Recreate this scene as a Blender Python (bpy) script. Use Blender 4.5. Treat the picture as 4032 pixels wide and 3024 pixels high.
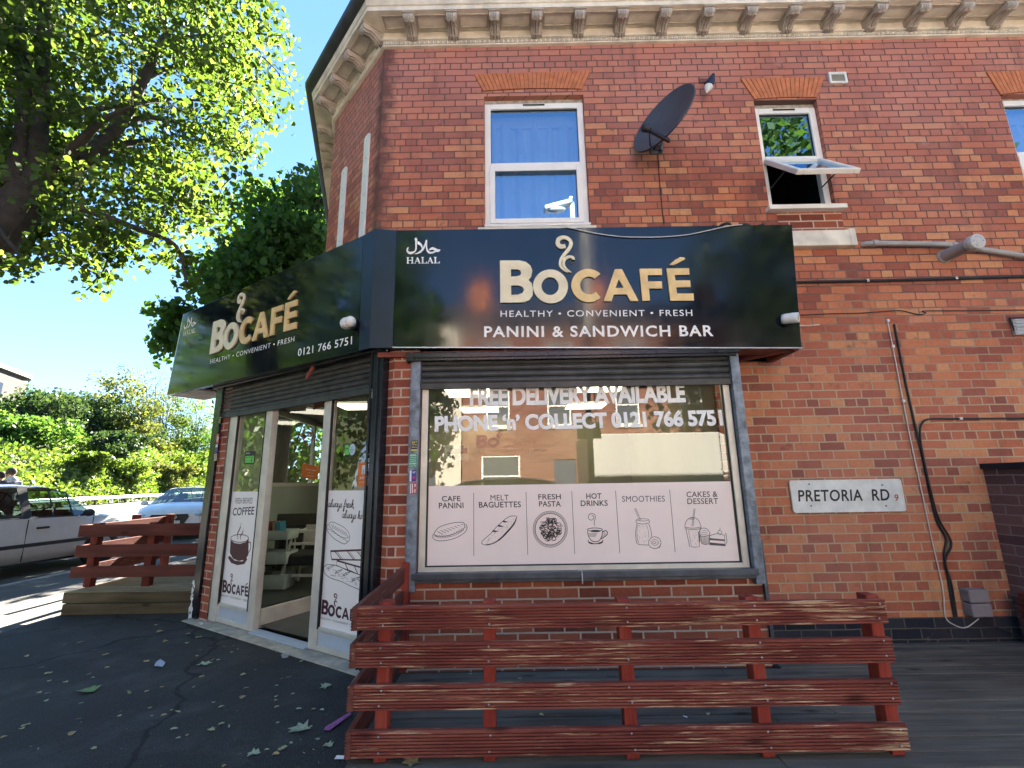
import bpy, bmesh, math, random
import numpy as np
from mathutils import Vector as V, Matrix
from mathutils.geometry import tessellate_polygon
random.seed(7); rng = np.random.default_rng(7)
for o in list(bpy.data.objects): bpy.data.objects.remove(o)
SC = bpy.context.scene
COL = SC.collection
rad = math.radians

# ------------------------------------------------------------------ camera, sky, sun, exposure
# world: X along the shop front, Y into the building, Z up, origin below the camera's eye level (z=0 is eye level)
CAM_Y = -3.95
F = 1810.16
def cam_matrix(yaw, pitch, roll):
    cy, sy, cp, sp, cr, sr = math.cos(yaw), math.sin(yaw), math.cos(pitch), math.sin(pitch), math.cos(roll), math.sin(roll)
    f = V((sy*cp, cy*cp, sp)); r0 = V((cy, -sy, 0)); u0 = r0.cross(f)
    return cr*r0 + sr*u0, -sr*r0 + cr*u0, f
CR, CU, CF = cam_matrix(rad(-.2404), rad(12.0668), rad(-.93126))
C0 = V((0, CAM_Y, 0))
cd = bpy.data.cameras.new('camera'); cam = bpy.data.objects.new('camera', cd); COL.objects.link(cam)
cd.sensor_width = 36; cd.lens = 36*F/4032; cd.clip_end = 2000; cd.clip_start = .02
m = Matrix((CR, CU, -CF)).transposed().to_4x4(); m.translation = C0; cam.matrix_world = m
SC.camera = cam
SUN_EL, SUN_AZ = rad(31), 0.0           # the sun stands behind the building, along +Y
w = bpy.data.worlds.new('World'); SC.world = w; w.use_nodes = True
nt = w.node_tree; bg = nt.nodes['Background']
sky = nt.nodes.new('ShaderNodeTexSky'); sky.sky_type = 'NISHITA'; sky.sun_disc = False
sky.sun_elevation = SUN_EL; sky.sun_rotation = SUN_AZ; sky.altitude = 900; sky.air_density = .5; sky.dust_density = 0.; sky.ozone_density = 1.6
gm_ = nt.nodes.new('ShaderNodeGamma'); gm_.inputs[1].default_value = .55; hs_ = nt.nodes.new('ShaderNodeHueSaturation'); hs_.inputs['Saturation'].default_value = 1.5; hs_.inputs['Hue'].default_value = .505
nt.links.new(sky.outputs[0], gm_.inputs[0]); nt.links.new(gm_.outputs[0], hs_.inputs['Color']); nt.links.new(hs_.outputs[0], bg.inputs[0]); bg.inputs[1].default_value = .068
sl = bpy.data.lights.new('sun', 'SUN'); sl.energy = 4.5; sl.angle = rad(.55); sl.color = (1, .93, .82)
so = bpy.data.objects.new('sun', sl); COL.objects.link(so)
d = V((0, -math.cos(SUN_EL), -math.sin(SUN_EL))); so.rotation_euler = d.to_track_quat('-Z', 'Y').to_euler()
SC.view_settings.view_transform = 'Standard'; SC.view_settings.look = 'None'
SC.view_settings.exposure = 4.0; SC.view_settings.gamma = 1; SC.view_settings.use_curve_mapping = False

# ------------------------------------------------------------------ measuring helpers: a sight line met with a real plane
def ray(x, y): return CR*(x-2016) - CU*(y-1512) + CF*F
def onY(x, y, Y=0.):
    d = ray(x, y); return C0 + d*((Y-C0.y)/d.y)
def onZ(x, y, Z):
    d = ray(x, y); return C0 + d*((Z-C0.z)/d.z)
def onN(x, y, p, n):
    d = ray(x, y); return C0 + d*((V(p)-C0).dot(n)/d.dot(n))
def K(x0, y0, s): return lambda x, y: (x0+x*s, y0+y*s)
kA, kB, kC, kD = K(0,0,.7232), K(1200,0,.5877), K(2400,0,.7378), K(600,880,.4521)
k5, k6, k7, k8 = K(1400,850,.8137), K(1500,1380,.7007), K(740,1380,.7658), K(0,1350,.6933)
k9, k10, k11, k12 = K(0,2300,.6781), K(1250,2150,.6555), K(2600,2150,.6474), K(2900,800,1.0247)
kL, kH, kI4, kI5, kP = K(1950,900,.38427), K(1500,900,.13562), K(1650,2000,.3165), K(2250,2000,.3165), K(1250,1940,.3377)
kDR, kST, kDG, kS2, kS3 = K(950,1650,.5722), K(1280,1380,.4339), K(800,1600,.3165), K(0,1800,.2411), K(0,2200,.3617)
kM, kN, kR, kF = K(2700,240,.1356), K(1150,0,.3617), K(3700,1100,.8448), K(2900,1250,.1808)

# ------------------------------------------------------------------ mesh helpers
class MB:
    def __init__(s): s.v = []; s.f = []; s.uv = []; s.sm = []
    def add(s, vs, fs, smooth=False, uvs=None):
        b = len(s.v); s.v += [V(p) for p in vs]
        for i, f in enumerate(fs):
            s.f.append([b+k for k in f]); s.sm.append(smooth)
            s.uv.append(uvs[i] if uvs else None)
        return s
    def box(s, c, size, ax=None):
        ex, ey, ez = ax or (V((1,0,0)), V((0,1,0)), V((0,0,1))); c = V(c)
        hx, hy, hz = ex*size[0]/2, ey*size[1]/2, ez*size[2]/2
        vs = [c+a*hx+b*hy+e*hz for e in (-1,1) for b in (-1,1) for a in (-1,1)]
        return s.add(vs, [(0,2,3,1),(4,5,7,6),(0,1,5,4),(2,6,7,3),(0,4,6,2),(1,3,7,5)])
    def bx(s, x0, x1, y0, y1, z0, z1): return s.box(((x0+x1)/2,(y0+y1)/2,(z0+z1)/2), (abs(x1-x0),abs(y1-y0),abs(z1-z0)))
    def bar(s, p, q, wd, ht, up=(0,0,1)):
        p, q = V(p), V(q); ex = (q-p); L = ex.length; ex.normalize()
        ey = V(up).cross(ex).normalized(); ez = ex.cross(ey)
        return s.box((p+q)/2, (L, wd, ht), (ex, ey, ez))
    def hexa(s, P): # 8 points: bottom loop 0-3, top loop 4-7
        return s.add(P, [(3,2,1,0),(4,5,6,7),(0,1,5,4),(1,2,6,5),(2,3,7,6),(3,0,4,7)])
    def tube(s, pts, r, n=8, caps=True, smooth=True):
        pts = [V(p) for p in pts]; m_ = len(pts); rs = r if isinstance(r, (list, tuple)) else [r]*m_
        t0 = (pts[1]-pts[0]).normalized(); a = V((0,0,1)) if abs(t0.z) < .9 else V((1,0,0))
        e = t0.cross(a).normalized(); vs = []
        for i in range(m_):
            t = (pts[min(i+1,m_-1)]-pts[max(i-1,0)]).normalized()
            e = (e - t*e.dot(t)).normalized(); b = t.cross(e)
            vs += [pts[i] + (e*math.cos(2*math.pi*k/n)+b*math.sin(2*math.pi*k/n))*rs[i] for k in range(n)]
        fs = [(i*n+k, i*n+(k+1)%n, (i+1)*n+(k+1)%n, (i+1)*n+k) for i in range(m_-1) for k in range(n)]
        s.add(vs, fs, smooth)
        if caps: s.add(vs[:n], [tuple(range(n))[::-1]]); s.add(vs[-n:], [tuple(range(n))])
        return s
    def lathe(s, prof, o, ax=None, n=24, smooth=True):
        ex, ey, ez = ax or (V((1,0,0)), V((0,1,0)), V((0,0,1))); o = V(o)
        vs = [o + (ex*math.cos(2*math.pi*k/n)+ey*math.sin(2*math.pi*k/n))*r + ez*z for r, z in prof for k in range(n)]
        fs = [(i*n+k, i*n+(k+1)%n, (i+1)*n+(k+1)%n, (i+1)*n+k) for i in range(len(prof)-1) for k in range(n)]
        return s.add(vs, fs, smooth)
    def ell(s, c, r, ax=None, n=14, m_=8):
        pr = [(math.sin(math.pi*i/m_), -math.cos(math.pi*i/m_)) for i in range(m_+1)]
        ex, ey, ez = ax or (V((1,0,0)), V((0,1,0)), V((0,0,1)))
        return s.lathe([(max(a,1e-4), b) for a, b in pr], c, (ex*r[0], ey*r[1], ez*r[2]), n)
    def poly(s, loops, o, ex, ey, dep=0.):
        """flat polygon (outer loop, holes) in the frame o,ex,ey; dep extrudes along ex x ey from the plane"""
        o, ex, ey = V(o), V(ex), V(ey); nz = ex.cross(ey).normalized()
        L = [[V((p[0], p[1], 0)) for p in lp] for lp in loops]
        tris = tessellate_polygon(L); flat = [p for lp in L for p in lp]
        top = [o+ex*p.x+ey*p.y+nz*dep for p in flat]
        fs = []
        for t in tris:
            a, b, c = (flat[k] for k in t)
            fs.append(t if (b-a).cross(c-a).z > 0 else t[::-1])
        s.add(top, fs)
        if dep:
            bot = [o+ex*p.x+ey*p.y for p in flat]; n = len(flat); k0 = 0; sd = []
            for lp in L:
                k = len(lp); sd += [(k0+i, k0+(i+1)%k, n+k0+(i+1)%k, n+k0+i) for i in range(k)]; k0 += k
            s.add(bot+top, sd)
        return s
    def ribbon(s, pts, wd, nrm):
        """flat stroke of width wd (number or list) along 3D points lying in a plane with normal nrm"""
        pts = [V(p) for p in pts]; n = len(pts); ws = wd if isinstance(wd, (list, tuple)) else [wd]*n; vs = []
        for i in range(n):
            t = (pts[min(i+1,n-1)]-pts[max(i-1,0)]); t.normalize(); e = V(nrm).cross(t).normalized()
            vs += [pts[i]+e*ws[i]/2, pts[i]-e*ws[i]/2]
        return s.add(vs, [(2*i, 2*i+1, 2*i+3, 2*i+2) for i in range(n-1)])
    def quad(s, a, b, c, d_, uv=None): return s.add([a,b,c,d_], [(0,1,2,3)], uvs=[uv] if uv else None)
    def build(s, name, mat, parent=None, local=False, bevel=0., off=None):
        me = bpy.data.meshes.new(name)
        o0 = V((0,0,0)) if (local or parent is None) else origin(parent)
        if off is not None: o0 = V(off)
        me.from_pydata([tuple(p-o0) for p in s.v], [], s.f)
        me.polygons.foreach_set('use_smooth', s.sm)
        if any(u for u in s.uv):
            ul = me.uv_layers.new(name='UVMap').data; k = 0
            for f, u in zip(s.f, s.uv):
                for j in range(len(f)):
                    ul[k].uv = u[j] if u else (0,0); k += 1
        me.materials.append(mat); me.update()
        return link(name, me, parent, off, bevel)
def link(name, me, parent=None, loc=None, bevel=0.):
    o = bpy.data.objects.new(name, me); COL.objects.link(o)
    if parent: o.parent = parent
    if loc is not None: o.location = loc
    if bevel:
        b = o.modifiers.new('bevel', 'BEVEL'); b.width = bevel; b.segments = 2; b.limit_method = 'ANGLE'; b.angle_limit = rad(40)
    return o
def origin(o):
    p = V(o.location)
    while o.parent: o = o.parent; p += V(o.location)
    return p
def tag(o, label, cat, group=None):
    o['label'] = label; o['category'] = cat
    if group: o['group'] = group
    return o
def thing(name, label, cat, loc=(0,0,0), rz=0., group=None):
    o = bpy.data.objects.new(name, None); COL.objects.link(o); o.empty_display_size = .1
    o.location = loc; o.rotation_euler = (0,0,rz); return tag(o, label, cat, group)
def kind(o, k='structure'): o['kind'] = k; return o
def copy_tree(o, parent=None):
    c = o.copy(); COL.objects.link(c); c.parent = parent
    for ch in list(o.children): copy_tree(ch, c)
    return c
def smooth_line(pts, n=6, closed=False):
    P = [V((p[0], p[1], p[2] if len(p) > 2 else 0)) for p in pts]; m_ = len(P); out = []
    g = (lambda i: P[i % m_]) if closed else (lambda i: P[max(0, min(m_-1, i))])
    for i in range(m_ if closed else m_-1):
        a, b, c, e = g(i-1), g(i), g(i+1), g(i+2)
        for k in range(n):
            t = k/n; out.append(.5*((2*b)+(c-a)*t+(2*a-5*b+4*c-e)*t*t+(3*b-a-3*c+e)*t**3))
    if not closed: out.append(P[-1])
    return out
def arc(cx, cy, rx, ry, a0, a1, n=24): return [(cx+rx*math.cos(rad(a0+(a1-a0)*i/n)), cy+ry*math.sin(rad(a0+(a1-a0)*i/n))) for i in range(n+1)]

def text(mb, body, TL, TR, BL, bold=0., space=1., dep=.0, lift=.002, shear=0., line=1.):
    """lettering filling the parallelogram TL,TR,BL (cap top left, top right, bottom left)"""
    cu = bpy.data.curves.new('t', 'FONT'); cu.body = body; cu.size = 1; cu.offset = bold; cu.space_character = space
    cu.align_x = 'CENTER'; cu.space_line = line; cu.resolution_u = 4; cu.fill_mode = 'FRONT'; cu.shear = shear
    ob = bpy.data.objects.new('t', cu); COL.objects.link(ob)
    me = ob.to_mesh(); P = [v.co.copy() for v in me.vertices]; Fs = [tuple(p.vertices) for p in me.polygons]
    ob.to_mesh_clear(); bpy.data.objects.remove(ob); bpy.data.curves.remove(cu)
    if not P: return mb
    x0, x1 = min(p.x for p in P), max(p.x for p in P); y0, y1 = min(p.y for p in P), max(p.y for p in P)
    TL, TR, BL = V(TL), V(TR), V(BL); ex, ey = (TR-TL), (BL-TL); nz = ey.cross(ex).normalized()
    if nz.dot(C0-TL) < 0: nz = -nz
    mp = lambda p: TL+ex*((p.x-x0)/(x1-x0))+ey*((y1-p.y)/(y1-y0))
    top = [mp(p)+nz*(lift+dep) for p in P]
    a, b, c = (top[i] for i in Fs[0][:3])
    fl = (b-a).cross(c-a).dot(nz) < 0
    mb.add(top, [f[::-1] if fl else f for f in Fs])
    if dep:
        from collections import Counter
        ed = Counter()
        for f in Fs:
            for i in range(len(f)): ed[frozenset((f[i], f[(i+1) % len(f)]))] += 1
        bot = [mp(p)+nz*lift for p in P]; n = len(P)
        mb.add(top+bot, [(a_, b_, n+b_, n+a_) for a_, b_ in (tuple(e) for e, k in ed.items() if k == 1)])
    return mb

# ------------------------------------------------------------------ materials
def new_mat(name):
    m_ = bpy.data.materials.new(name); m_.use_nodes = True; n = m_.node_tree
    return m_, n, n.nodes['Principled BSDF']
def N(n, t, **kw):
    nd = n.nodes.new(t)
    for k, v_ in kw.items():
        if k in nd.inputs: nd.inputs[k].default_value = v_
        else: setattr(nd, k, v_)
    return nd
def ramp(n, src, stops, interp='LINEAR'):
    r = n.nodes.new('ShaderNodeValToRGB'); r.color_ramp.interpolation = interp; e = r.color_ramp.elements
    while len(e) < len(stops): e.new(.5)
    for el, (p, c) in zip(e, stops): el.position = p; el.color = (*c, 1) if len(c) == 3 else c
    n.links.new(src, r.inputs[0]); return r.outputs[0]
def mix(n, fac, a, b, mode='MIX'):
    m_ = n.nodes.new('ShaderNodeMix'); m_.data_type = 'RGBA'; m_.blend_type = mode
    for sk, v_ in ((0, fac), (6, a), (7, b)):
        if isinstance(v_, (int, float)): m_.inputs[sk].default_value = v_
        elif isinstance(v_, tuple): m_.inputs[sk].default_value = (*v_, 1)
        else: n.links.new(v_, m_.inputs[sk])
    return m_.outputs[2]
def mathn(n, op, a, b=0., c=None):
    m_ = n.nodes.new('ShaderNodeMath'); m_.operation = op
    for i, v_ in enumerate((a, b) if c is None else (a, b, c)):
        if isinstance(v_, (int, float)): m_.inputs[i].default_value = v_
        else: n.links.new(v_, m_.inputs[i])
    return m_.outputs[0]
def coords(n, which='Object', scale=(1,1,1)):
    tc = n.nodes.new('ShaderNodeTexCoord'); mp = n.nodes.new('ShaderNodeMapping'); mp.inputs['Scale'].default_value = scale
    n.links.new(tc.outputs[which], mp.inputs[0]); return mp.outputs[0]
def noise(n, vec, scale, detail=4, rough=.55):
    t = N(n, 'ShaderNodeTexNoise', Scale=scale, Detail=detail, Roughness=rough); n.links.new(vec, t.inputs['Vector']); return t.outputs['Fac']
def bump(n, b, h, strength=.3, dist=.01):
    t = N(n, 'ShaderNodeBump', Strength=strength, Distance=dist); n.links.new(h, t.inputs['Height']); n.links.new(t.outputs[0], b.inputs['Normal'])
def plain(name, col, rough=.5, metal=0., var=.12, scale=8., bmp=0., spec=.5):
    """paint/plastic/metal with a little tonal unevenness"""
    m_, n, b = new_mat(name); co = coords(n)
    f = noise(n, co, scale, 5)
    c = ramp(n, f, [(.3, tuple(x*(1-var) for x in col)), (.7, tuple(min(1, x*(1+var)) for x in col))])
    n.links.new(c, b.inputs['Base Color']); b.inputs['Roughness'].default_value = rough; b.inputs['Metallic'].default_value = metal
    b.inputs['Specular IOR Level'].default_value = spec
    if bmp: bump(n, b, noise(n, co, scale*6, 4), bmp, .004)
    return m_
def brick(name, tones, mortar, bw=.2335, rh=.0775, ms=.0055, upper=None, soot=0., dist=.006, mort2=None, squash=None, edge=None):
    m_, n, b = new_mat(name); tc = n.nodes.new('ShaderNodeTexCoord'); uv = tc.outputs['UV']
    nz = N(n, 'ShaderNodeTexNoise', Scale=9., Detail=2.); n.links.new(uv, nz.inputs['Vector'])
    off = N(n, 'ShaderNodeVectorMath', operation='MULTIPLY_ADD'); n.links.new(nz.outputs['Color'], off.inputs[0])
    off.inputs[1].default_value = (dist*2, dist*2, 0); n.links.new(uv, off.inputs[2])
    br = N(n, 'ShaderNodeTexBrick', Scale=1.); br.offset = .5; br.inputs['Brick Width'].default_value = bw
    br.inputs['Row Height'].default_value = rh; br.inputs['Mortar Size'].default_value = ms; br.inputs['Mortar Smooth'].default_value = .25
    br.inputs['Color1'].default_value = (0,0,0,1); br.inputs['Color2'].default_value = (1,1,1,1); br.inputs['Mortar'].default_value = (.5,.5,.5,1)
    if squash: br.squash = squash; br.squash_frequency = 4
    n.links.new(off.outputs[0], br.inputs['Vector'])
    big = noise(n, uv, .9, 3); fine = noise(n, uv, 34, 6, .65); mid = noise(n, uv, 7., 4)
    v_ = mathn(n, 'ADD', br.outputs['Color'], mathn(n, 'MULTIPLY', mathn(n, 'SUBTRACT', big, .5), .6))
    v_ = mathn(n, 'ADD', v_, mathn(n, 'MULTIPLY', mathn(n, 'SUBTRACT', mid, .5), .3))
    col = ramp(n, v_, [(i/(len(tones)-1), t) for i, t in enumerate(tones)])
    col = mix(n, mathn(n, 'MULTIPLY', mathn(n, 'SUBTRACT', fine, .35), .9), col, (.45,.30,.22), 'MULTIPLY')
    mort = mortar
    if upper:
        sep = n.nodes.new('ShaderNodeSeparateXYZ'); n.links.new(uv, sep.inputs[0])
        mr = N(n, 'ShaderNodeMapRange'); mr.inputs[1].default_value = 2.6; mr.inputs[2].default_value = 4.2
        n.links.new(mathn(n, 'ADD', sep.outputs[1], mathn(n, 'MULTIPLY', mathn(n, 'SUBTRACT', big, .5), 3.)), mr.inputs[0])
        col = mix(n, mathn(n, 'MULTIPLY', mr.outputs[0], .68), col, upper)
        bg_ = noise(n, uv, .55, 4, .6); br_ = N(n, 'ShaderNodeMapRange'); br_.inputs[1].default_value = .42; br_.inputs[2].default_value = .66; n.links.new(bg_, br_.inputs[0])
        col = mix(n, mathn(n, 'MULTIPLY', br_.outputs[0], .4), col, (.46,.20,.15))
        m2 = N(n, 'ShaderNodeMapRange'); m2.inputs[1].default_value = .6; m2.inputs[2].default_value = 1.8
        n.links.new(mathn(n, 'ADD', sep.outputs[1], mathn(n, 'MULTIPLY', mathn(n, 'SUBTRACT', big, .5), 2.)), m2.inputs[0])
        mort = mix(n, m2.outputs[0], mortar, mort2 or mortar)
    if soot:
        sm = noise(n, uv, 5.5, 6, .7)
        sf = N(n, 'ShaderNodeMapRange'); sf.inputs[1].default_value = .60; sf.inputs[2].default_value = .74; n.links.new(sm, sf.inputs[0])
        col = mix(n, mathn(n, 'MULTIPLY', sf.outputs[0], soot), col, (.05,.032,.03))
    if edge is not None:                     # soot lodged along the corner of the wall
        se = n.nodes.new('ShaderNodeSeparateXYZ'); n.links.new(uv, se.inputs[0]); dx = mathn(n, 'ABSOLUTE', mathn(n, 'SUBTRACT', se.outputs[0], edge))
        er = N(n, 'ShaderNodeMapRange'); er.inputs[1].default_value = .16; er.inputs[2].default_value = .02; n.links.new(mathn(n, 'ADD', dx, mathn(n, 'MULTIPLY', mathn(n, 'SUBTRACT', mid, .5), .35)), er.inputs[0])
        col = mix(n, mathn(n, 'MULTIPLY', er.outputs[0], .75), col, (.055,.032,.03))
    col = mix(n, br.outputs['Fac'], col, mort)
    wh = noise(n, uv, 2.3, 8, .75)
    wf = N(n, 'ShaderNodeMapRange'); wf.inputs[1].default_value = .60; wf.inputs[2].default_value = .78; n.links.new(wh, wf.inputs[0])
    col = mix(n, mathn(n, 'MULTIPLY', wf.outputs[0], .45), col, (.50,.38,.34))
    st_ = N(n, 'ShaderNodeTexNoise', Scale=1., Detail=6.); mp_ = n.nodes.new('ShaderNodeMapping'); mp_.inputs['Scale'].default_value = (5.5,.55,1); n.links.new(uv, mp_.inputs[0]); n.links.new(mp_.outputs[0], st_.inputs['Vector'])
    sr_ = N(n, 'ShaderNodeMapRange'); sr_.inputs[1].default_value = .55; sr_.inputs[2].default_value = .75; n.links.new(st_.outputs['Fac'], sr_.inputs[0])
    col = mix(n, mathn(n, 'MULTIPLY', sr_.outputs[0], .42 if soot else .15), col, (.12,.06,.05))
    n.links.new(col, b.inputs['Base Color']); b.inputs['Roughness'].default_value = .88; b.inputs['Specular IOR Level'].default_value = .25
    h = mathn(n, 'SUBTRACT', mathn(n, 'MULTIPLY', fine, .35), br.outputs['Fac'])
    bump(n, b, h, .75, .008)
    return m_
def wood(name, tones, worn, axis='x', worn_amt=.62, scale=1., rough=.65):
    """stained softwood: streaks run along the board, worn pale scratches, knots"""
    m_, n, b = new_mat(name); s_ = {'x': (1.2,22,22), 'y': (22,1.2,22), 'z': (22,22,1.2)}[axis]
    co = coords(n, 'Object', tuple(k*scale for k in s_)); c1 = coords(n, 'Object', tuple(scale*k for k in {'x': (3,9,9), 'y': (9,3,9), 'z': (9,9,3)}[axis]))
    g = noise(n, co, 1., 6, .6); g2 = noise(n, c1, .8, 4)
    c = ramp(n, mathn(n, 'ADD', mathn(n, 'MULTIPLY', g, .6), mathn(n, 'MULTIPLY', g2, .45)), [(.32, tones[0]), (.52, tones[1]), (.72, tones[2])])
    co2 = coords(n, 'Object', tuple(scale*k for k in {'x': (3.2,60,85), 'y': (60,3.2,85), 'z': (70,70,4)}[axis]))
    s1 = noise(n, co2, 1., 5, .7); s2 = noise(n, c1, .45, 3)
    mr = N(n, 'ShaderNodeMapRange'); mr.inputs[1].default_value = worn_amt; mr.inputs[2].default_value = worn_amt+.06
    n.links.new(mathn(n, 'ADD', s1, mathn(n, 'MULTIPLY', mathn(n, 'SUBTRACT', s2, .5), .35)), mr.inputs[0])
    c = mix(n, mathn(n, 'MULTIPLY', mr.outputs[0], .8), c, worn)
    vo = N(n, 'ShaderNodeTexVoronoi', Scale=1.); n.links.new(coords(n, 'Object', tuple(scale*k for k in {'x': (2.2,6,6), 'y': (6,2.2,6), 'z': (6,6,2.2)}[axis])), vo.inputs['Vector'])
    kn = N(n, 'ShaderNodeMapRange'); kn.inputs[1].default_value = .16; kn.inputs[2].default_value = .05; n.links.new(vo.outputs['Distance'], kn.inputs[0])
    c = mix(n, mathn(n, 'MULTIPLY', kn.outputs[0], .75), c, tuple(k*.35 for k in tones[0]))
    n.links.new(c, b.inputs['Base Color']); b.inputs['Roughness'].default_value = min(.9, rough+.15); b.inputs['Specular IOR Level'].default_value = .15
    bump(n, b, mathn(n, 'ADD', g, mathn(n, 'MULTIPLY', s1, .5)), .35, .004); return m_
def glass(name, refl=.12, tint=(.85,.9,.88), rough=0.0, gcol=(1,1,1)):
    m_, n, b = new_mat(name); n.nodes.remove(b); out = n.nodes['Material Output']
    tr = N(n, 'ShaderNodeBsdfTransparent'); tr.inputs[0].default_value = (*tint, 1)
    gl = N(n, 'ShaderNodeBsdfGlossy'); gl.inputs['Roughness'].default_value = rough; gl.inputs[0].default_value = (*gcol, 1)
    lw = N(n, 'ShaderNodeFresnel', IOR=1.5); gm = n.nodes.new('ShaderNodeNewGeometry')
    n.links.new(mathn(n, 'SUBTRACT', 1.5, mathn(n, 'MULTIPLY', gm.outputs['Backfacing'], 1.5-1/1.5)), lw.inputs['IOR'])
    fac = mathn(n, 'ADD', mathn(n, 'MULTIPLY', lw.outputs[0], 1.2), refl); fac = mathn(n, 'MINIMUM', fac, 1.)
    mx = n.nodes.new('ShaderNodeMixShader'); n.links.new(fac, mx.inputs[0]); n.links.new(tr.outputs[0], mx.inputs[1]); n.links.new(gl.outputs[0], mx.inputs[2])
    n.links.new(mx.outputs[0], out.inputs[0]); return m_
def leafmat(name, tones, trans=.5):
    m_, n, b = new_mat(name); n.nodes.remove(b); out = n.nodes['Material Output']
    g = n.nodes.new('ShaderNodeNewGeometry'); c = ramp(n, g.outputs['Random Per Island'], [(i/(len(tones)-1), t) for i, t in enumerate(tones)])
    df = n.nodes.new('ShaderNodeBsdfDiffuse'); tl = n.nodes.new('ShaderNodeBsdfTranslucent'); gs = N(n, 'ShaderNodeBsdfGlossy', Roughness=.4)
    n.links.new(c, df.inputs[0]); n.links.new(mix(n, 1., c, (1.7,1.6,.85), 'MULTIPLY'), tl.inputs[0])
    mx = n.nodes.new('ShaderNodeMixShader'); mx.inputs[0].default_value = trans; n.links.new(df.outputs[0], mx.inputs[1]); n.links.new(tl.outputs[0], mx.inputs[2])
    m2 = n.nodes.new('ShaderNodeMixShader'); m2.inputs[0].default_value = .02; n.links.new(mx.outputs[0], m2.inputs[1]); n.links.new(gs.outputs[0], m2.inputs[2])
    n.links.new(m2.outputs[0], out.inputs[0]); return m_
def emit(name, col, s_):
    m_, n, b = new_mat(name); b.inputs['Base Color'].default_value = (.8,.8,.8,1); b.inputs['Emission Color'].default_value = (*col, 1); b.inputs['Emission Strength'].default_value = s_; return m_
def asphalt(name, c0, c1, speck=(.3,.29,.27), crack=True, sc=1.):
    m_, n, b = new_mat(name); co = coords(n)
    a = noise(n, co, .7*sc, 5, .6); f = noise(n, co, 70*sc, 3, .7)
    c = ramp(n, a, [(.3, c0), (.7, c1)])
    vo = N(n, 'ShaderNodeTexVoronoi', Scale=130.*sc); n.links.new(co, vo.inputs['Vector'])
    sp = N(n, 'ShaderNodeMapRange'); sp.inputs[1].default_value = .22; sp.inputs[2].default_value = .12; n.links.new(vo.outputs['Distance'], sp.inputs[0])
    c = mix(n, mathn(n, 'MULTIPLY', sp.outputs[0], .6), c, speck)
    c = mix(n, mathn(n, 'MULTIPLY', f, .35), c, (.35,.35,.35), 'MULTIPLY')
    pb = noise(n, co, 2.6*sc, 6, .7); pm = N(n, 'ShaderNodeMapRange'); pm.inputs[1].default_value = .5; pm.inputs[2].default_value = .72; n.links.new(pb, pm.inputs[0])
    c = mix(n, mathn(n, 'MULTIPLY', pm.outputs[0], .5), c, tuple(k*2.0 for k in c1))
    gv_ = N(n, 'ShaderNodeTexVoronoi', Scale=3.2*sc); n.links.new(co, gv_.inputs['Vector']); gr_ = N(n, 'ShaderNodeMapRange'); gr_.inputs[1].default_value = .075; gr_.inputs[2].default_value = .055; n.links.new(gv_.outputs['Distance'], gr_.inputs[0])
    c = mix(n, mathn(n, 'MULTIPLY', gr_.outputs[0], .45), c, tuple(k*3.2 for k in c1))
    wn = N(n, 'ShaderNodeTexNoise', Scale=1.5, Detail=5.); n.links.new(co, wn.inputs['Vector']); ad = N(n, 'ShaderNodeVectorMath', operation='MULTIPLY_ADD'); n.links.new(wn.outputs['Color'], ad.inputs[0]); ad.inputs[1].default_value = (.7,.7,.7); n.links.new(co, ad.inputs[2])
    cv = N(n, 'ShaderNodeTexVoronoi', Scale=.42, feature='DISTANCE_TO_EDGE'); n.links.new(ad.outputs[0], cv.inputs['Vector']); cr = N(n, 'ShaderNodeMapRange'); cr.inputs[1].default_value = .010; cr.inputs[2].default_value = .003; n.links.new(cv.outputs['Distance'], cr.inputs[0])
    c = mix(n, mathn(n, 'MULTIPLY', cr.outputs[0], .75), c, tuple(k*.3 for k in c0))
    n.links.new(c, b.inputs['Base Color']); b.inputs['Roughness'].default_value = .85; b.inputs['Specular IOR Level'].default_value = .3
    bump(n, b, mathn(n, 'ADD', mathn(n, 'ADD', f, vo.outputs['Distance']), mathn(n, 'MULTIPLY', a, 2.)), .6, .008); return m_

M = {}
M['brick'] = brick('old_red_brick', [(.25,.08,.058),(.38,.115,.07),(.49,.155,.082),(.57,.205,.098),(.64,.31,.145)], (.46,.35,.23), upper=(.50,.215,.18), soot=.7, dist=.0045, mort2=(.15,.085,.068), ms=.0062, bw=.216, rh=.0745, squash=.5, edge=-1.285)
M['brick_new'] = brick('shop_brick', [(.19,.052,.034),(.29,.078,.045),(.36,.10,.055),(.41,.125,.065)], (.52,.39,.30), bw=.225, rh=.0755, ms=.0075, dist=.003)
M['brick_blue'] = brick('blue_plinth_brick', [(.012,.015,.025),(.022,.026,.04),(.035,.038,.05)], (.10,.09,.075))
M['brick_dark'] = brick('purple_brick', [(.10,.055,.058),(.155,.085,.085),(.20,.11,.105)], (.25,.20,.185))
M['brick_far'] = brick('terrace_brick', [(.18,.072,.052),(.25,.10,.07),(.31,.135,.095)], (.30,.25,.21))
M['render_pale'] = plain('bounce_cream_render', (.62,.57,.47), .9, var=.12, scale=1.5)
M['far_pave'] = asphalt('pale_bounce_paving', (.26,.245,.22), (.34,.32,.29))
M['arch'] = plain('gauged_arch_brick', (.52,.17,.07), .85, var=.2, scale=14, bmp=.3)
M['arch_joint'] = plain('arch_joint', (.10,.045,.03), .9)
M['stone'] = plain('painted_cornice_stone', (.74,.67,.55), .75, var=.24, scale=5, bmp=.25)
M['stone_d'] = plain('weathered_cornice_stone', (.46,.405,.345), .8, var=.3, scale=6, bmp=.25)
M['gutter'] = plain('mossy_gutter', (.028,.033,.038), .6, var=.4, scale=6)
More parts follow.
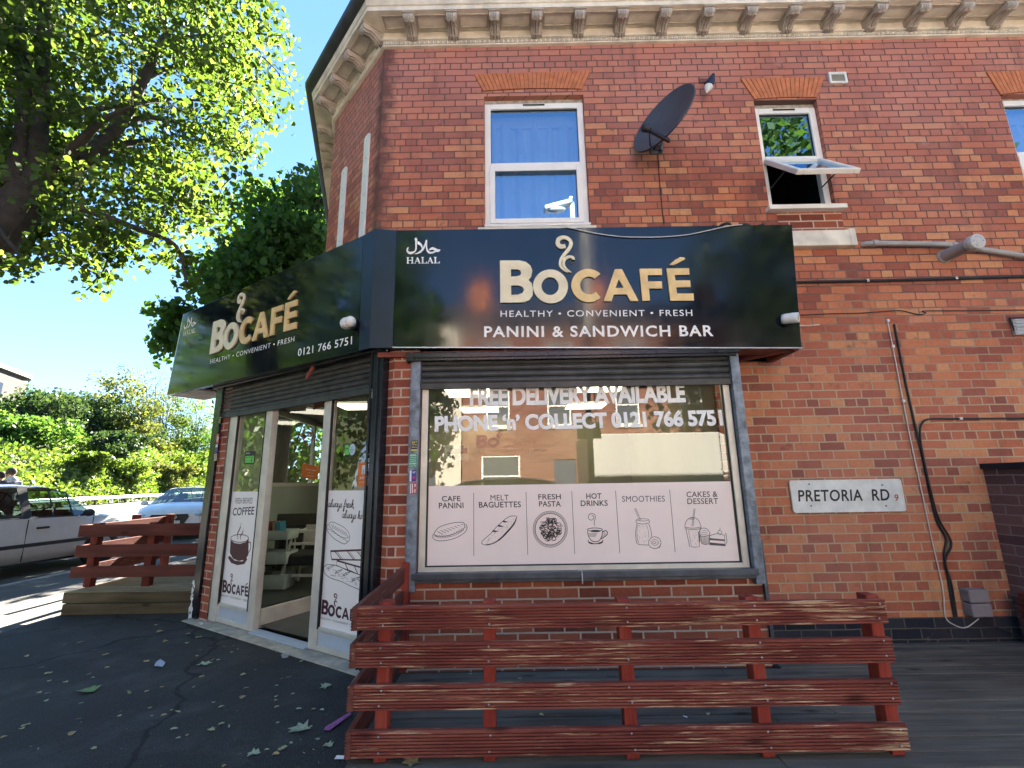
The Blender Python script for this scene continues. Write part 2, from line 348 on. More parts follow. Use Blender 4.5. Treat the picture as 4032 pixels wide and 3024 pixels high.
M['slate'] = plain('roof_slate', (.055,.058,.07), .6, var=.3, scale=3, bmp=.3)
M['upvc'] = plain('white_upvc', (.86,.82,.74), .35, var=.06, scale=5)
M['upvc_d'] = plain('dirty_sealant', (.42,.38,.33), .8, var=.4, scale=18)
M['rubber'] = plain('black_rubber', (.015,.015,.016), .6)
M['fascia'] = plain('black_gloss_panel', (.0035,.005,.010), .085, var=.3, scale=3, spec=.6)
def dusty(m_):
    n = m_.node_tree; b = n.nodes['Principled BSDF']; co = coords(n); f = noise(n, co, 3., 6, .7); g_ = noise(n, coords(n, 'Object', (14,14,1.2)), 1., 4)
    n.links.new(ramp(n, mathn(n, 'ADD', mathn(n, 'MULTIPLY', f, .6), mathn(n, 'MULTIPLY', g_, .4)), [(.35, (.05,)*3), (.7, (.16,)*3)]), b.inputs['Roughness'])
    bump(n, b, noise(n, co, 1.1, 2), .12, .02)
dusty(M['fascia'])
M['navy'] = plain('navy_corner_strip', (.012,.024,.050), .28, var=.15)
M['silver_edge'] = plain('silver_panel_edge', (.55,.6,.66), .3, metal=.6)
M['soffit'] = plain('white_soffit_board', (.6,.58,.55), .7, var=.3, scale=6)
M['redsteel'] = plain('red_oxide_frame', (.20,.045,.03), .7, var=.3)
M['gold'] = plain('gold_letter', (.78,.55,.24), .42, var=.16, scale=9)
M['gold_pale'] = plain('pale_gold_letter', (.80,.71,.48), .42, var=.12, scale=9)
M['white_l'] = plain('white_lettering', (.90,.87,.83), .5, var=.04)
M['letter_edge'] = plain('letter_return', (.03,.03,.035), .3)
M['steel'] = plain('grey_painted_steel', (.075,.085,.10), .45, metal=.3, var=.35, scale=7)
M['steel_w'] = plain('worn_steel_guide', (.17,.20,.24), .5, metal=.4, var=.5, scale=16)
M['shutter'] = plain('black_shutter_slat', (.052,.052,.05), .5, metal=.3, var=.4, scale=9)
M['pillar'] = plain('black_gloss_paint', (.012,.014,.018), .22, var=.3, scale=5)
M['alu'] = plain('grey_aluminium_frame', (.62,.58,.50), .4, metal=.25, var=.14, scale=6)
M['alu_b'] = plain('blue_grey_panel', (.42,.48,.54), .45, var=.1, scale=5)
M['sill'] = plain('worn_concrete_sill', (.42,.37,.29), .85, var=.3, scale=9, bmp=.4)
M['vinyl'] = plain('pink_white_vinyl', (.90,.74,.68), .4, var=.035, scale=3)
M['poster'] = plain('white_poster', (.88,.83,.78), .4, var=.025, scale=3)
M['ink'] = plain('black_ink', (.022,.018,.02), .6)
M['ink_g'] = plain('faded_ink', (.10,.085,.085), .6)
M['maroon'] = plain('maroon_ink', (.055,.006,.018), .5)
M['glass_shop'] = glass('shop_glass', .022, (.80,.84,.76))
M['glass_door'] = glass('door_glass', .05, (.86,.9,.84))
M['glass_up'] = glass('upper_glass', .33, (.55,.62,.68), gcol=(.55,.78,1.))
M['glass_car'] = glass('car_glass', .02, (.36,.46,.42))
M['curtain'] = plain('sheer_curtain', (.55,.56,.6), .9, var=.05)
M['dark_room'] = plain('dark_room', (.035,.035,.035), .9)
M['cream_wall'] = plain('cream_wall', (.27,.24,.15), .8, var=.06, scale=2)
M['ceil'] = plain('ceiling_tile', (.30,.29,.25), .9, var=.05)
M['floor_in'] = plain('cafe_floor', (.05,.055,.05), .35, var=.4, scale=5)
M['pale_wall'] = plain('pale_partition', (.32,.36,.31), .7, var=.1, scale=2)
M['led'] = emit('led_panel', (1,.94,.74), .5)
M['red_wood'] = wood('red_stained_board', [(.065,.017,.013),(.20,.050,.037),(.32,.105,.068)], (.62,.40,.24), worn_amt=.575)
M['red_wood_y'] = wood('red_stained_board_side', [(.085,.03,.024),(.15,.048,.036),(.22,.08,.055)], (.45,.3,.2), 'y')
M['red_wood_backlit'] = wood('backlit_red_stained_board', [(.05,.018,.014),(.095,.032,.024),(.14,.05,.036)], (.22,.12,.08), worn_amt=.7)  # less worn rail wood, darkened in colour as if seen against the sun
M['red_post_backlit'] = wood('backlit_red_stained_post', [(.07,.016,.012),(.13,.03,.02),(.18,.05,.03)], (.25,.14,.09), 'z', worn_amt=.72)  # post wood of the same fence, backlit shade put into the colour
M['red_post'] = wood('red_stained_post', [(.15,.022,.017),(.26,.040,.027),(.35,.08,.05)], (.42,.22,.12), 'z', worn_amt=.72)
M['deck'] = wood('grey_deck_board', [(.055,.048,.04),(.125,.11,.09),(.20,.175,.14)], (.22,.19,.15), 'x', worn_amt=.68, rough=.8)
M['sleeper'] = wood('brown_deck_timber', [(.05,.04,.022),(.09,.072,.04),(.14,.115,.07)], (.2,.17,.11), 'x', worn_amt=.7, rough=.85)
M['sleeper_y'] = wood('pale_deck_board', [(.20,.15,.08),(.30,.23,.13),(.38,.30,.18)], (.45,.38,.25), 'x', worn_amt=.7, rough=.85)
M['asphalt'] = asphalt('dark_tarmac', (.029,.0285,.028), (.052,.051,.049))
M['road'] = asphalt('road_tarmac', (.06,.058,.055), (.095,.092,.086))
M['pave'] = asphalt('pale_paving', (.085,.08,.073), (.13,.122,.11))
M['kerb'] = plain('kerb_stone', (.25,.24,.22), .85, var=.25, scale=9, bmp=.3)
M['soil'] = plain('earth_under_plants', (.05,.06,.02), .95, var=.4, scale=2)
M['bark'] = plain('tree_bark', (.045,.036,.03), .9, var=.35, scale=12, bmp=.6)
M['leaf_lime'] = leafmat('lime_leaf', [(.030,.058,.012),(.045,.082,.015),(.062,.105,.020),(.088,.125,.028)], .6)
M['leaf_back'] = leafmat('back_tree_leaf', [(.030,.075,.016),(.05,.11,.023),(.08,.15,.032)], .5)
M['leaf_bank'] = leafmat('bank_leaf', [(.042,.08,.014),(.072,.12,.02),(.11,.155,.03)], .45)
M['leaf_dark'] = leafmat('dark_bush_leaf', [(.02,.045,.018),(.035,.065,.022),(.055,.09,.035)], .3)
M['leaf_olive'] = leafmat('olive_bush_leaf', [(.042,.058,.015),(.072,.092,.02),(.115,.128,.033)], .4)
M['silver'] = plain('silver_car_paint', (.66,.67,.68), .3, metal=.15, var=.04)
M['white_car'] = plain('white_car_paint', (.75,.77,.8), .2, var=.03)
M['van_white'] = plain('white_van_panel', (.50,.485,.43), .4, var=.06)
M['trim'] = plain('black_plastic_trim', (.02,.02,.022), .5)
M['tyre'] = plain('tyre', (.015,.015,.015), .85)
M['chrome'] = plain('bright_metal', (.7,.7,.72), .18, metal=1., var=.05)
M['lampglass'] = plain('headlamp_lens', (.5,.53,.56), .1, metal=.3)
M['rust'] = plain('brown_stained_edge', (.12,.045,.025), .7, var=.4, scale=20)
M['dish'] = plain('dark_dish_paint', (.055,.062,.078), .5, var=.12)
M['galv'] = plain('galvanised', (.38,.39,.40), .45, metal=.5, var=.2, scale=14)
M['grey_pipe'] = plain('grey_plastic_pipe', (.37,.35,.335), .5, var=.12, scale=9)
M['white_pl'] = plain('white_plastic', (.75,.74,.70), .4, var=.08)
M['plate'] = plain('street_plate_enamel', (.70,.70,.66), .45, var=.12, scale=14)
M['cable_b'] = plain('black_cable', (.012,.011,.012), .6)
M['cable_w'] = plain('white_cable', (.62,.58,.54), .6)
def col(name, c, r=.5, **k):
    if name not in M: M[name] = plain(name, c, r, **k)
    return M[name]
# ------------------------------------------------------------------ levels and main planes
ZP, ZD, ZR, PS = -1.304, -1.27, -1.42, -.35     # pavement, timber deck, road, shop-front plane
CHA = rad(32.234)
PC = onY(1540, 1790, PS); PC.z = 0
DCH = V((-math.cos(CHA), math.sin(CHA), 0)); NCH = V((-math.sin(CHA), -math.cos(CHA), 0)); UP = V((0,0,1)); XX = V((1,0,0)); FN = V((0,-1,0))
def ch(x, y, off=0.): return onN(x, y, PC+NCH*off, NCH)
def sch(x, y): return (ch(x, y)-PC).dot(DCH)
def chp(s, z, off=0.): return PC+DCH*s+NCH*off+V((0,0,z))

# ------------------------------------------------------------------ ground, road, pavements
def sheet(name, pts, z, mat, thick=0.):
    mb = MB(); P = [V((x, y, z)) for x, y in pts]
    mb.add(P, [tuple(range(len(P)))])
    if thick:
        n = len(P); Q = [p-V((0,0,thick)) for p in P]
        mb.add(P+Q, [(i, n+i, n+(i+1) % n, (i+1) % n) for i in range(n)])
    return kind(mb.build(name, mat))
sheet('road', [(-400,-400),(400,-400),(400,700),(-400,700)], ZR, M['road'])
sheet('pavement', [(-7.0,-5.2),(14,-5.2),(14,30),(-12,30),(-7.2,6)], ZP-.004, M['pave'], .12)
sheet('forecourt', [(-4.72,-5.0),(9,-5.0),(9,-.02),(-1.2,-.02),(-3.3,1.3),(-4.86,1.35)], ZP, M['asphalt'])
def kerb(name, pts):
    mb = MB()
    for (a, b), (c, d_) in zip(pts[:-1], pts[1:]):
        L = math.hypot(c-a, d_-b); n = max(1, int(L/.9))
        for i in range(n):
            p, q = (V((a+(c-a)*t, b+(d_-b)*t, ZP-.055)) for t in (i/n+.004/L, (i+1)/n-.004/L))
            mb.bar(p, q, .13, .125)
    return kind(mb.build(name, M['kerb'], bevel=.012))
kerb('kerb', [(-12.06,30),(-7.27,6),(-7.07,-5.27),(14,-5.27)])
# far side: a strip of pavement along the guard rail, the embankment behind it
RB0, RB1 = onZ(*k8(710,915), ZR), onZ(*k8(955,895), ZR)
RB0.z = RB1.z = 0; RD = (RB1-RB0).normalized(); RN = V((-RD.y, RD.x, 0))       # RN points into the bank
if RN.x > 0: RN = -RN
def rb(t, s): return RB0+RD*t+RN*s
sheet('far_pavement', [tuple(rb(-45,-.1).xy), tuple(rb(120,-.1).xy), tuple(rb(120,-7.5).xy), tuple(rb(-45,-7.5).xy)], ZR+.10, M['pave'], .11)
def bank_z(t, s):
    h = 8.6*(1-math.exp(-max(0,s-.3)/6.5))*(1+.10*math.sin(t*.13)+.06*math.sin(t*.31+1))
    return ZR+.1+h+.25*math.sin(s*1.1+t*.5)*min(1,s/3)
mb = MB(); nt_, ns = 90, 22; g = []
for i in range(nt_+1):
    for j in range(ns+1):
        t, s_ = -45+165*i/nt_, 38*(j/ns)**1.6; p = rb(t, s_); g.append((p.x, p.y, bank_z(t, s_)))
mb.add(g, [(i*(ns+1)+j, (i+1)*(ns+1)+j, (i+1)*(ns+1)+j+1, i*(ns+1)+j+1) for i in range(nt_) for j in range(ns)], True)
kind(mb.build('embankment', M['soil']))

# ------------------------------------------------------------------ the corner building
CB = thing('corner_building', 'red brick corner building with a cream bracketed cornice and a cafe on its ground floor', 'building', (1.2, 0, ZP))
def wallgrid(mb, o, ex, u0, u1, z0, z1, holes=(), inward=None, depth=.12, uoff=0.):
    us = sorted({u0, u1, *[h[0] for h in holes], *[h[1] for h in holes]}); zs = sorted({z0, z1, *[h[2] for h in holes], *[h[3] for h in holes]})
    o = V(o); P = lambda u, z: o+ex*u+UP*z
    for a, b in zip(us[:-1], us[1:]):
        for c, d_ in zip(zs[:-1], zs[1:]):
            if any(h[0] <= a and b <= h[1] and h[2] <= c and d_ <= h[3] for h in holes): continue
            mb.quad(P(a,c), P(b,c), P(b,d_), P(a,d_), [(a+uoff,c),(b+uoff,c),(b+uoff,d_),(a+uoff,d_)])
    if inward is not None:
        for a, b, c, d_ in holes:
            iv = inward*depth
            for (p, q) in (((a,c),(a,d_)), ((b,d_),(b,c)), ((a,d_),(b,d_)), ((b,c),(a,c))):
                A, B = P(*p), P(*q)
                uvq = [(p[0]+.03,p[1]),(q[0]+.03,q[1]),(q[0]+depth,q[1]),(p[0]+depth,p[1])]
                mb.quad(A, B, B+iv, A+iv, uvq)
    return mb
A2 = V((-1.285, 0, 0)); B2 = onZ(1320, 479, 4.435); B2.z = 0; TD = V((-.30, .954, 0)); C2 = B2+TD*9
W1 = (onY(*kB(1203,900)).x, onY(*kB(1880,900)).x, onY(1911,888).z, onY(*kB(1530,640)).z)
W2 = (onY(2972,428).x, onY(3217,402).x, onY(*kC(1030,1108)).z, onY(*kC(940,535)).z)
W3 = (onY(3948,405).x, onY(3948,405).x+.95, W2[2]-.02, onY(3960,372).z)
SHOP = (A2.x, onY(*k6(2150,1330), PS).x-.04, ZP-.1, 1.2)
mb = MB(); wallgrid(mb, (0,0,0), XX, A2.x, 9, ZP-.1, 4.7, [W1, W2, W3, SHOP], V((0,1,0)), .14)
mb.build('wall', M['brick'], CB)
L = (B2-A2).length; mb = MB(); wallgrid(mb, B2, (A2-B2).normalized(), 0, L, .8, 4.7, uoff=A2.x-L); mb.build('chamfer_wall', M['brick'], CB)
mb = MB(); wallgrid(mb, C2, -TD, 0, 9, 1.7, 4.7); wallgrid(mb, (9,0,0), V((0,1,0)), 0, 9, ZP-.1, 4.7); wallgrid(mb, (9,9,0), V((-1,0,0)), 0, 9-C2.x, ZP-.1, 4.7)
mb.build('rear_wall', M['brick'], CB)
pl = MB(); zt_ = onY(*k11(1700,432)).z; wallgrid(pl, (0,-.012,0), XX, 1.9, 9, ZP-.1, zt_); pl.quad(V((1.9,-.012,zt_)),V((9,-.012,zt_)),V((9,.02,zt_)),V((1.9,.02,zt_)))
pl.build('plinth', M['brick_blue'], CB)
# cornice: mouldings swept along the eaves line
PATH = [V((9,0,0)), A2, B2, C2]
def sweep(mb, prof, path=PATH, smooth=False):
    nr = []
    for a, b in zip(path[:-1], path[1:]):
        t = (b-a).normalized(); nr.append(V((-t.y, t.x, 0)) if V((-t.y, t.x, 0)).dot(V((-1,-1.2,0))) > 0 else V((t.y, -t.x, 0)))
    off = []
    for i in range(len(path)):
        if i == 0: off.append(nr[0])
        elif i == len(path)-1: off.append(nr[-1])
        else: h = (nr[i-1]+nr[i]).normalized(); off.append(h/h.dot(nr[i]))
    n = len(prof); vs = [p+o_*q[0]+UP*q[1] for p, o_ in zip(path, off) for q in prof]
    mb.add(vs, [(i*n+k, i*n+k+1, (i+1)*n+k+1, (i+1)*n+k) for i in range(len(path)-1) for k in range(n-1)], smooth)
    return mb
Z0 = 4.435
corn = sweep(MB(), [(0,Z0),(.03,Z0+.004),(.034,Z0+.016),(.03,Z0+.018),(.03,Z0+.064),(.05,Z0+.068),(.05,Z0+.08),(.03,Z0+.082),(.03,Z0+.175),(.262,Z0+.178),(.262,Z0+.225),(.275,Z0+.23),(.285,Z0+.285),(.2,Z0+.29)]).build('cornice', M['stone'], CB)
sweep(MB(), [(.0315,Z0+.019),(.0315,Z0+.063)]).build('moulding_shade', col('shaded_recess_stone', (.17,.14,.11), .9), corn)  # dark strip: recess shade painted in behind the eggs so they stand out
for a, b in ((PATH[0], A2), (A2, B2), (B2, B2+TD*.8)):
    t = (b-a).normalized(); nn = V((t.y,-t.x,0)); nn = nn if nn.dot(V((-1,-1.2,0))) > 0 else -nn
    n = int((b-a).length/.0485); eg = MB(); da = MB()
    for i in range(n):
        c = b-t*((i+.5)*.0485)+nn*.03+UP*(Z0+.041)
        eg.ell(c, (.0145,.012,.021), (t, nn, UP), 8, 5)
        da.box(c+t*.024, (.005,.018,.042), (t, nn, UP)); 
        for sg in (-1,1): da.box(c+t*(.024+sg*.008), (.004,.012,.036), (t*math.cos(.25)+UP*sg*math.sin(.25), nn, UP))
    eg.build('egg_moulding', M['stone'], corn); da.build('dart_moulding', M['stone'], corn)
# scrolled brackets and sunk panels under the eaves
def bracket_mesh():
    mb = MB(); wd = .105
    prof = [(.03,.068),(.045,.060),(.075,.074),(.11,.10),(.15,.115),(.185,.108),(.215,.098),(.240,.108),(.248,.135),(.238,.168)]
    n = len(prof)
    for sx, wv in ((-1,wd/2),): pass
    L_ = [V((-wd/2, -o_, z)) for o_, z in prof]; R_ = [V((wd/2, -o_, z)) for o_, z in prof]
    mb.add(L_+R_, [(i, n+i, n+i+1, i+1) for i in range(n-1)], True)
    TL_ = [V((-wd/2,-.03,.177))]+[]; 
    mb.add(L_+[V((-wd/2,-.236,.177)), V((-wd/2,-.03,.177))], [tuple(range(n+2))]); mb.add(R_+[V((wd/2,-.236,.177)), V((wd/2,-.03,.177))], [tuple(range(n+2))[::-1]])
    for k in (-1,0,1):                     # acanthus ribs and curled tip
        pts = [(k*.028*(1-.3*i/(n-1)), -o_, z-.006-(.006 if k == 0 else 0)) for i, (o_, z) in enumerate(prof)]
        mb.tube(pts, [.006+.006*math.sin(math.pi*i/(n-1)) for i in range(n)], 6)
    for i in (2,4,6):
        o_, z = prof[i]
        for sg in (-1,1): mb.ell((sg*.026,-o_,z-.008),(.02,.016,.010),(V((1,0,0)),V((0,1,0)),UP),8,5)
    for sg in (-1,0,1): mb.ell((sg*.026,-.238,.135),(.016,.014,.016),None,8,5)
    mb.bx(-.06,.06,-.256,-.03,.164,.1765); mb.bx(-.056,.056,-.052,-.028,.062,.168)
    return mb
bm_ = bracket_mesh(); me_ = None
def put_bracket(p, t, nn):
    global me_
    if me_ is None:
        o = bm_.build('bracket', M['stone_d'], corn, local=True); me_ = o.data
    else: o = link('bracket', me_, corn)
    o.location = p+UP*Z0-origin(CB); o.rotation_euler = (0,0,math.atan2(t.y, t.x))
bx0 = onY(*kB(712,150), -.12).x; bx1 = onY(*kB(2115,130), -.12).x; sp = (bx1-bx0)/5
def panel(c, t, nn, L_):
    pan = MB()
    for (a, b, w_, l_) in ((0,-.065,L_,.014),(0,.065,L_,.014)): pan.box(c+t*a+nn*b+UP*(Z0+.170), (w_, l_, .014), (t, nn, UP))
    for sg in (-1,1): pan.box(c+t*sg*(L_/2-.007)+UP*(Z0+.170), (.014,.116,.014), (t, nn, UP))
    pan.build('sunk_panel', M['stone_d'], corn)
for i in range(22):
    x = bx0+sp*i
    if x < 8.8: put_bracket(V((x,0,0)), XX, FN); panel(V((x+sp/2,-.145,0)), XX, FN, sp-.13)
tc_ = (A2-B2).normalized(); nc_ = V((tc_.y,-tc_.x,0)); nc_ = nc_ if nc_.y < 0 else -nc_
Lc = (A2-B2).length
for i in range(4):
    s_ = .05+i*(Lc-.10)/3.02
    put_bracket(A2-tc_*s_, tc_, nc_)
    if i < 3: panel(A2-tc_*(s_+(Lc-.1)/6.04)+nc_*.145, tc_, nc_, .28)
for i in range(1,4): put_bracket(B2+TD*(.35*i), -TD, V((-.954,-.3,0)))
panel(A2+XX*.13+FN*.145, XX, FN, .22)
gu = sweep(MB(), [(.2,Z0+.29),(.285,Z0+.287),(.33,Z0+.30),(.36,Z0+.335),(.365,Z0+.40),(.35,Z0+.405),(.33,Z0+.35),(.28,Z0+.325),(.0,Z0+.36)], smooth=True)
gu.build('gutter', M['gutter'], CB)
rf = MB(); top = [V((6,4.5,7.0)), V((1,4.5,7.0))]
ev = [p+UP*(Z0+.36) for p in (V((9.2,-.3,0)), A2+V((-.1,-.3,0)), B2+V((-.3,-.1,0)), C2+V((-.3,.1,0)), V((9.2,9.2,0)))]
rf.add(ev+top, [(0,5,6,1),(1,6,2),(2,6,3),(3,6,5,4),(4,5,0)]); rf.build('roof', M['slate'], CB)
# flat arches of rubbed brick
def arch(pts, n, camber):
    (tl, tr, br_, bl) = [onY(*p, -.006) for p in pts]; mb = MB(); jt = MB()
    for i in range(n):
        u0, u1 = (i+.06)/n, (i+.94)/n
        cb = lambda u: camber*(1-(2*u-1)**2)
        T = lambda u: tl.lerp(tr, u)+UP*0; B = lambda u: bl.lerp(br_, u)+UP*cb(u)
        f = [B(u0), B(u1), T(u1), T(u0)]
        mb.hexa([f[0]+V((0,.02,0)), f[1]+V((0,.02,0)), f[1]+V((0,-.006,0)), f[0]+V((0,-.006,0)), f[3]+V((0,.02,0)), f[2]+V((0,.02,0)), f[2]+V((0,-.006,0)), f[3]+V((0,-.006,0))])
        g0, g1 = i/n, (i+1)/n
        jt.quad(B(g0)+V((0,.002,0)), B(g1)+V((0,.002,0)), T(g1)+V((0,.002,0)), T(g0)+V((0,.002,0)))
        jt.quad(B(g0)+V((0,.002,0)), B(g0)+V((0,.16,0)), B(g1)+V((0,.16,0)), B(g1)+V((0,.002,0)))
    a = mb.build('arch', M['arch'], CB); jt.build('joint', M['arch_joint'], a)
arch([kB(1133,500), kB(1915,474), kB(1858,598), kB(1195,612)], 26, .022)
arch([kC(697,422), kC(1145,412), kC(1108,522), kC(772,530)], 17, .014)
arch([kC(2008,385), kC(2560,362), kC(2520,480), kC(2085,505)], 22, .02)
# upper windows
def window(W, tz, gap, curtain, sash=True, topinfill=.05, YF=.045):
    x0, x1, z0, z1 = W; fr = MB(); b = .062; zt = z1-topinfill; d0, d1 = YF, YF+.06
    fr.bx(x0, x0+b, d0, d1, z0, zt); fr.bx(x1-b, x1, d0, d1, z0, zt); fr.bx(x0+b, x1-b, d0, d1, zt-b, zt); fr.bx(x0+b, x1-b, d0, d1, z0, z0+.05); fr.bx(x0+b, x1-b, d0, d1, tz-.03, tz+.03)
    fr.bx(x0-.0, x1+.0, -.03, d0-.002, z0-.03, z0-.002)
    o = fr.build('window', M['upvc'], CB, bevel=.006)
    tv = MB(); tv.bx((x0+x1)/2-.11, (x0+x1)/2+.11, d0-.008, d0-.0015, zt-.03, zt-.016); tv.build('trickle_vent', M['rubber'], o)
    inf = MB(); inf.bx(x0, x1, d0+.015, d1, zt, z1+.03); inf.build('infill_strip', M['upvc_d'], o)
    yy = d0+.03; pn = MB()
    pn.quad(V((x0+b,yy,tz+.03)), V((x1-b,yy,tz+.03)), V((x1-b,yy,zt-b)), V((x0+b,yy,zt-b))); pn.build('pane', M['glass_up'], o)
    if sash:
        s_ = MB(); a0, a1, c0, c1 = x0+b-.012, x1-b+.012, z0+.038, tz-.018; e = .052; y0, y1 = d0-.014, d0-.001
        s_.bx(a0,a0+e,y0,y1,c0,c1); s_.bx(a1-e,a1,y0,y1,c0,c1); s_.bx(a0+e,a1-e,y0,y1,c1-e,c1); s_.bx(a0+e,a1-e,y0,y1,c0,c0+e)
        s_.build('sash', M['upvc'], o, bevel=.005)
        pn = MB(); pn.quad(V((x0+b,yy,z0+.05)), V((x1-b,yy,z0+.05)), V((x1-b,yy,tz-.03)), V((x0+b,yy,tz-.03))); pn.build('pane', M['glass_up'], o)
    gs = MB()
    for zz0, zz1 in ((tz+.03, zt-b), (z0+.05, tz-.03)):
        if not sash and zz0 < tz: continue
        for (p, q) in (((x0+b,zz0),(x1-b,zz0)),((x0+b,zz1),(x1-b,zz1)),((x0+b,zz0),(x0+b,zz1)),((x1-b,zz0),(x1-b,zz1))): gs.bar((p[0],yy-.004,p[1]),(q[0],yy-.004,q[1]),.008,.012,(0,1,0))
    gs.build('gasket', M['rubber'], o)
    if curtain:
        cu = MB(); n = 90; w_ = x1-x0+.1; P = []
        for i in range(n+1):
            u = i/n; x = x0-.05+w_*u; y = .20+.022*math.sin(u*46)+.016*math.sin(u*19+1)+.01*math.sin(u*83)
            P += [(x, y, z0-.1), (x, y*.9+.02, zt-.12)]
        cu.add(P, [(2*i, 2*i+2, 2*i+3, 2*i+1) for i in range(n)], True); cu.build('curtain', M['curtain'], o)
        cr = MB(); cr.bx(x0-.05,x1+.05,.19,.26,zt-.17,zt-.03); cr.build('blind', M['curtain'], o)
    return o
wz1 = onY(*kB(1545,1103), .04).z
win1 = window(W1, wz1, 0, True)
wz2 = onY(*kC(985,845), .04).z
win2 = window(W2, wz2, 0, False, sash=False)
win3 = window(W3, wz2, 0, True, topinfill=.03)
sl_ = MB(); p, q = onY(*kC(850,1122), -.05), onY(*kC(1265,1106), -.05); sl_.bx(p.x, q.x, -.07, .04, W2[2]-.05, W2[2]-.004); sl_.build('sill', M['upvc'], win2, bevel=.006)
sl_ = MB(); p, q = onY(*kB(1160,1520), -.02), onY(*kB(1953,1505), -.02); sl_.bx(p.x, q.x, -.03, .04, W1[2]-.075, W1[2]-.032); sl_.build('sill', M['stone'], win1, bevel=.008)
# the open top-hung casement of the small window
hx0, hx1, hz = W2[0]+.03, W2[1]-.05, wz2-.035
lo, hi = 0., 1.
for _ in range(40):
    md = (lo+hi)/2
    if onY(*kC(1000,918), -md).x > hx0: lo = md
    else: hi = md
oy = lo; oz = onY(*kC(1000,918), -oy).z
ax = V((0,-oy-.03,oz-hz)); sL = ax.length; ax.normalize(); nn = XX.cross(ax).normalized()
s_ = MB(); e = .055; H = V((hx0,.03,hz)); T = .045
def sb(u0,u1,v0,v1): s_.box(H+XX*((u0+u1)/2)+ax*((v0+v1)/2), (u1-u0, v1-v0, T), (XX, ax, nn))
wd_ = hx1-hx0; sb(0,e,0,sL); sb(wd_-e,wd_,0,sL); sb(e,wd_-e,0,e); sb(e,wd_-e,sL-e,sL)
so_ = s_.build('open_casement', M['upvc'], win2, bevel=.006)
g = MB(); g.quad(H+XX*e+ax*e, H+XX*(wd_-e)+ax*e, H+XX*(wd_-e)+ax*(sL-e), H+XX*e+ax*(sL-e)); go_ = g.build('casement_pane', M['glass_up'], win2)
st = MB()
for x in (hx0+.03, hx1-.03): st.bar(V((x,.03,hz-.30)), V((x,0,0))+V((0,H.y,H.z))+ax*sL*.62-UP*.01, .012, .006)
st.build('stay', M['trim'], win2)
# rooms behind the upper windows, so that the panes look into depth
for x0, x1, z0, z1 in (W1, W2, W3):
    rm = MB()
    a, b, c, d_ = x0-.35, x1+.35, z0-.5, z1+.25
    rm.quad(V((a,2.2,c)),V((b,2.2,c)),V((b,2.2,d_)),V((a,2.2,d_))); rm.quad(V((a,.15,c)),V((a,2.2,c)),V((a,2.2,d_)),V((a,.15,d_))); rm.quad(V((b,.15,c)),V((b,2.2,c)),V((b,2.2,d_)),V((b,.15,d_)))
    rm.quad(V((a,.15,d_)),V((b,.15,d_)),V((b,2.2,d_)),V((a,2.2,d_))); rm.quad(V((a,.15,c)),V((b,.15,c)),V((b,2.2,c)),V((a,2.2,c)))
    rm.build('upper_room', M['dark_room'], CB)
# the bricked-up patch and old stone sill right of the sign
o_ = MB(); p, q = onY(*kC(982,1255), -.02), onY(*kC(1302,1322), -.02); o_.bx(p.x-.3, q.x, -.075, .01, q.z, onY(*kC(1290,1240), -.02).z); o_.bx(q.x-.06, q.x+.004, -.08, .01, q.z-.004, onY(*kC(1290,1240), -.02).z+.012)
o_.build('stone_sill', M['stone'], CB, bevel=.01)
pt = MB(); p0, p1 = onY(*kC(868,1135)), onY(*kC(1232,1240)); wallgrid(pt, (.04,-.004,.03), XX, p0.x, p1.x, p1.z, W2[2]-.05); pt.build('patched_brick', M['brick_new'], CB)

# ------------------------------------------------------------------ shop front: pier, stall riser, window
pierR = onY(*kST(745,900), PS).x
mb = MB(); wallgrid(mb, (0,PS,0), XX, PC.x, pierR+.08, ZP-.05, 1.25)
sA = sch(*kST(565,300)); wallgrid(mb, PC, -DCH, -sA-.05, 0, ZP-.05, 1.25); mb.build('brick_pier', M['brick_new'], CB)
zs0 = onY(*k6(1000,1262), PS-.05).z; rx1 = onY(*k6(2150,1330), PS).x
mb = MB(); wallgrid(mb, (0,PS,0), XX, pierR+.08, rx1, ZP-.05, zs0); wallgrid(mb, (rx1,PS,0), V((0,1,0)), 0, -PS, ZP-.05, zs0); mb.build('stall_riser', M['brick_new'], CB)
gxL0, gxL1 = onY(*k6(175,200), PS-.05).x, onY(*k6(220,200), PS-.05).x
gxR0, gxR1 = onY(*k6(1990,300), PS-.05).x, onY(*k6(2040,300), PS-.05).x
zbox = onY(*k6(1000,45), PS-.06).z; zshut = onY(*k6(1000,208), PS-.02).z
gd = None
for a, b, zb in ((gxL0, gxL1, onY(*k6(165,1360), PS-.05).z), (gxR0, gxR1, onY(*k6(2145,1312), PS-.05).z)):
    gd = MB(); gd.bx(a, b, PS-.055, PS-.002, zb, zbox+.02); gd.bx(a+.008 if a < 0 else b, (a if a < 0 else b+.012)-(.02 if a < 0 else 0), PS-.03, PS, zb-.02, zbox); gd.build('shutter_guide', M['steel_w'], CB, bevel=.003)
ds = MB(); xg = onY(*k6(2150,1330), PS-.02).x; ds.bx(gxR1-.0, xg+.03, PS-.028, PS-.003, ZD, gd.v[0].z+.3); ds.build('corner_trim', M['steel'], CB)
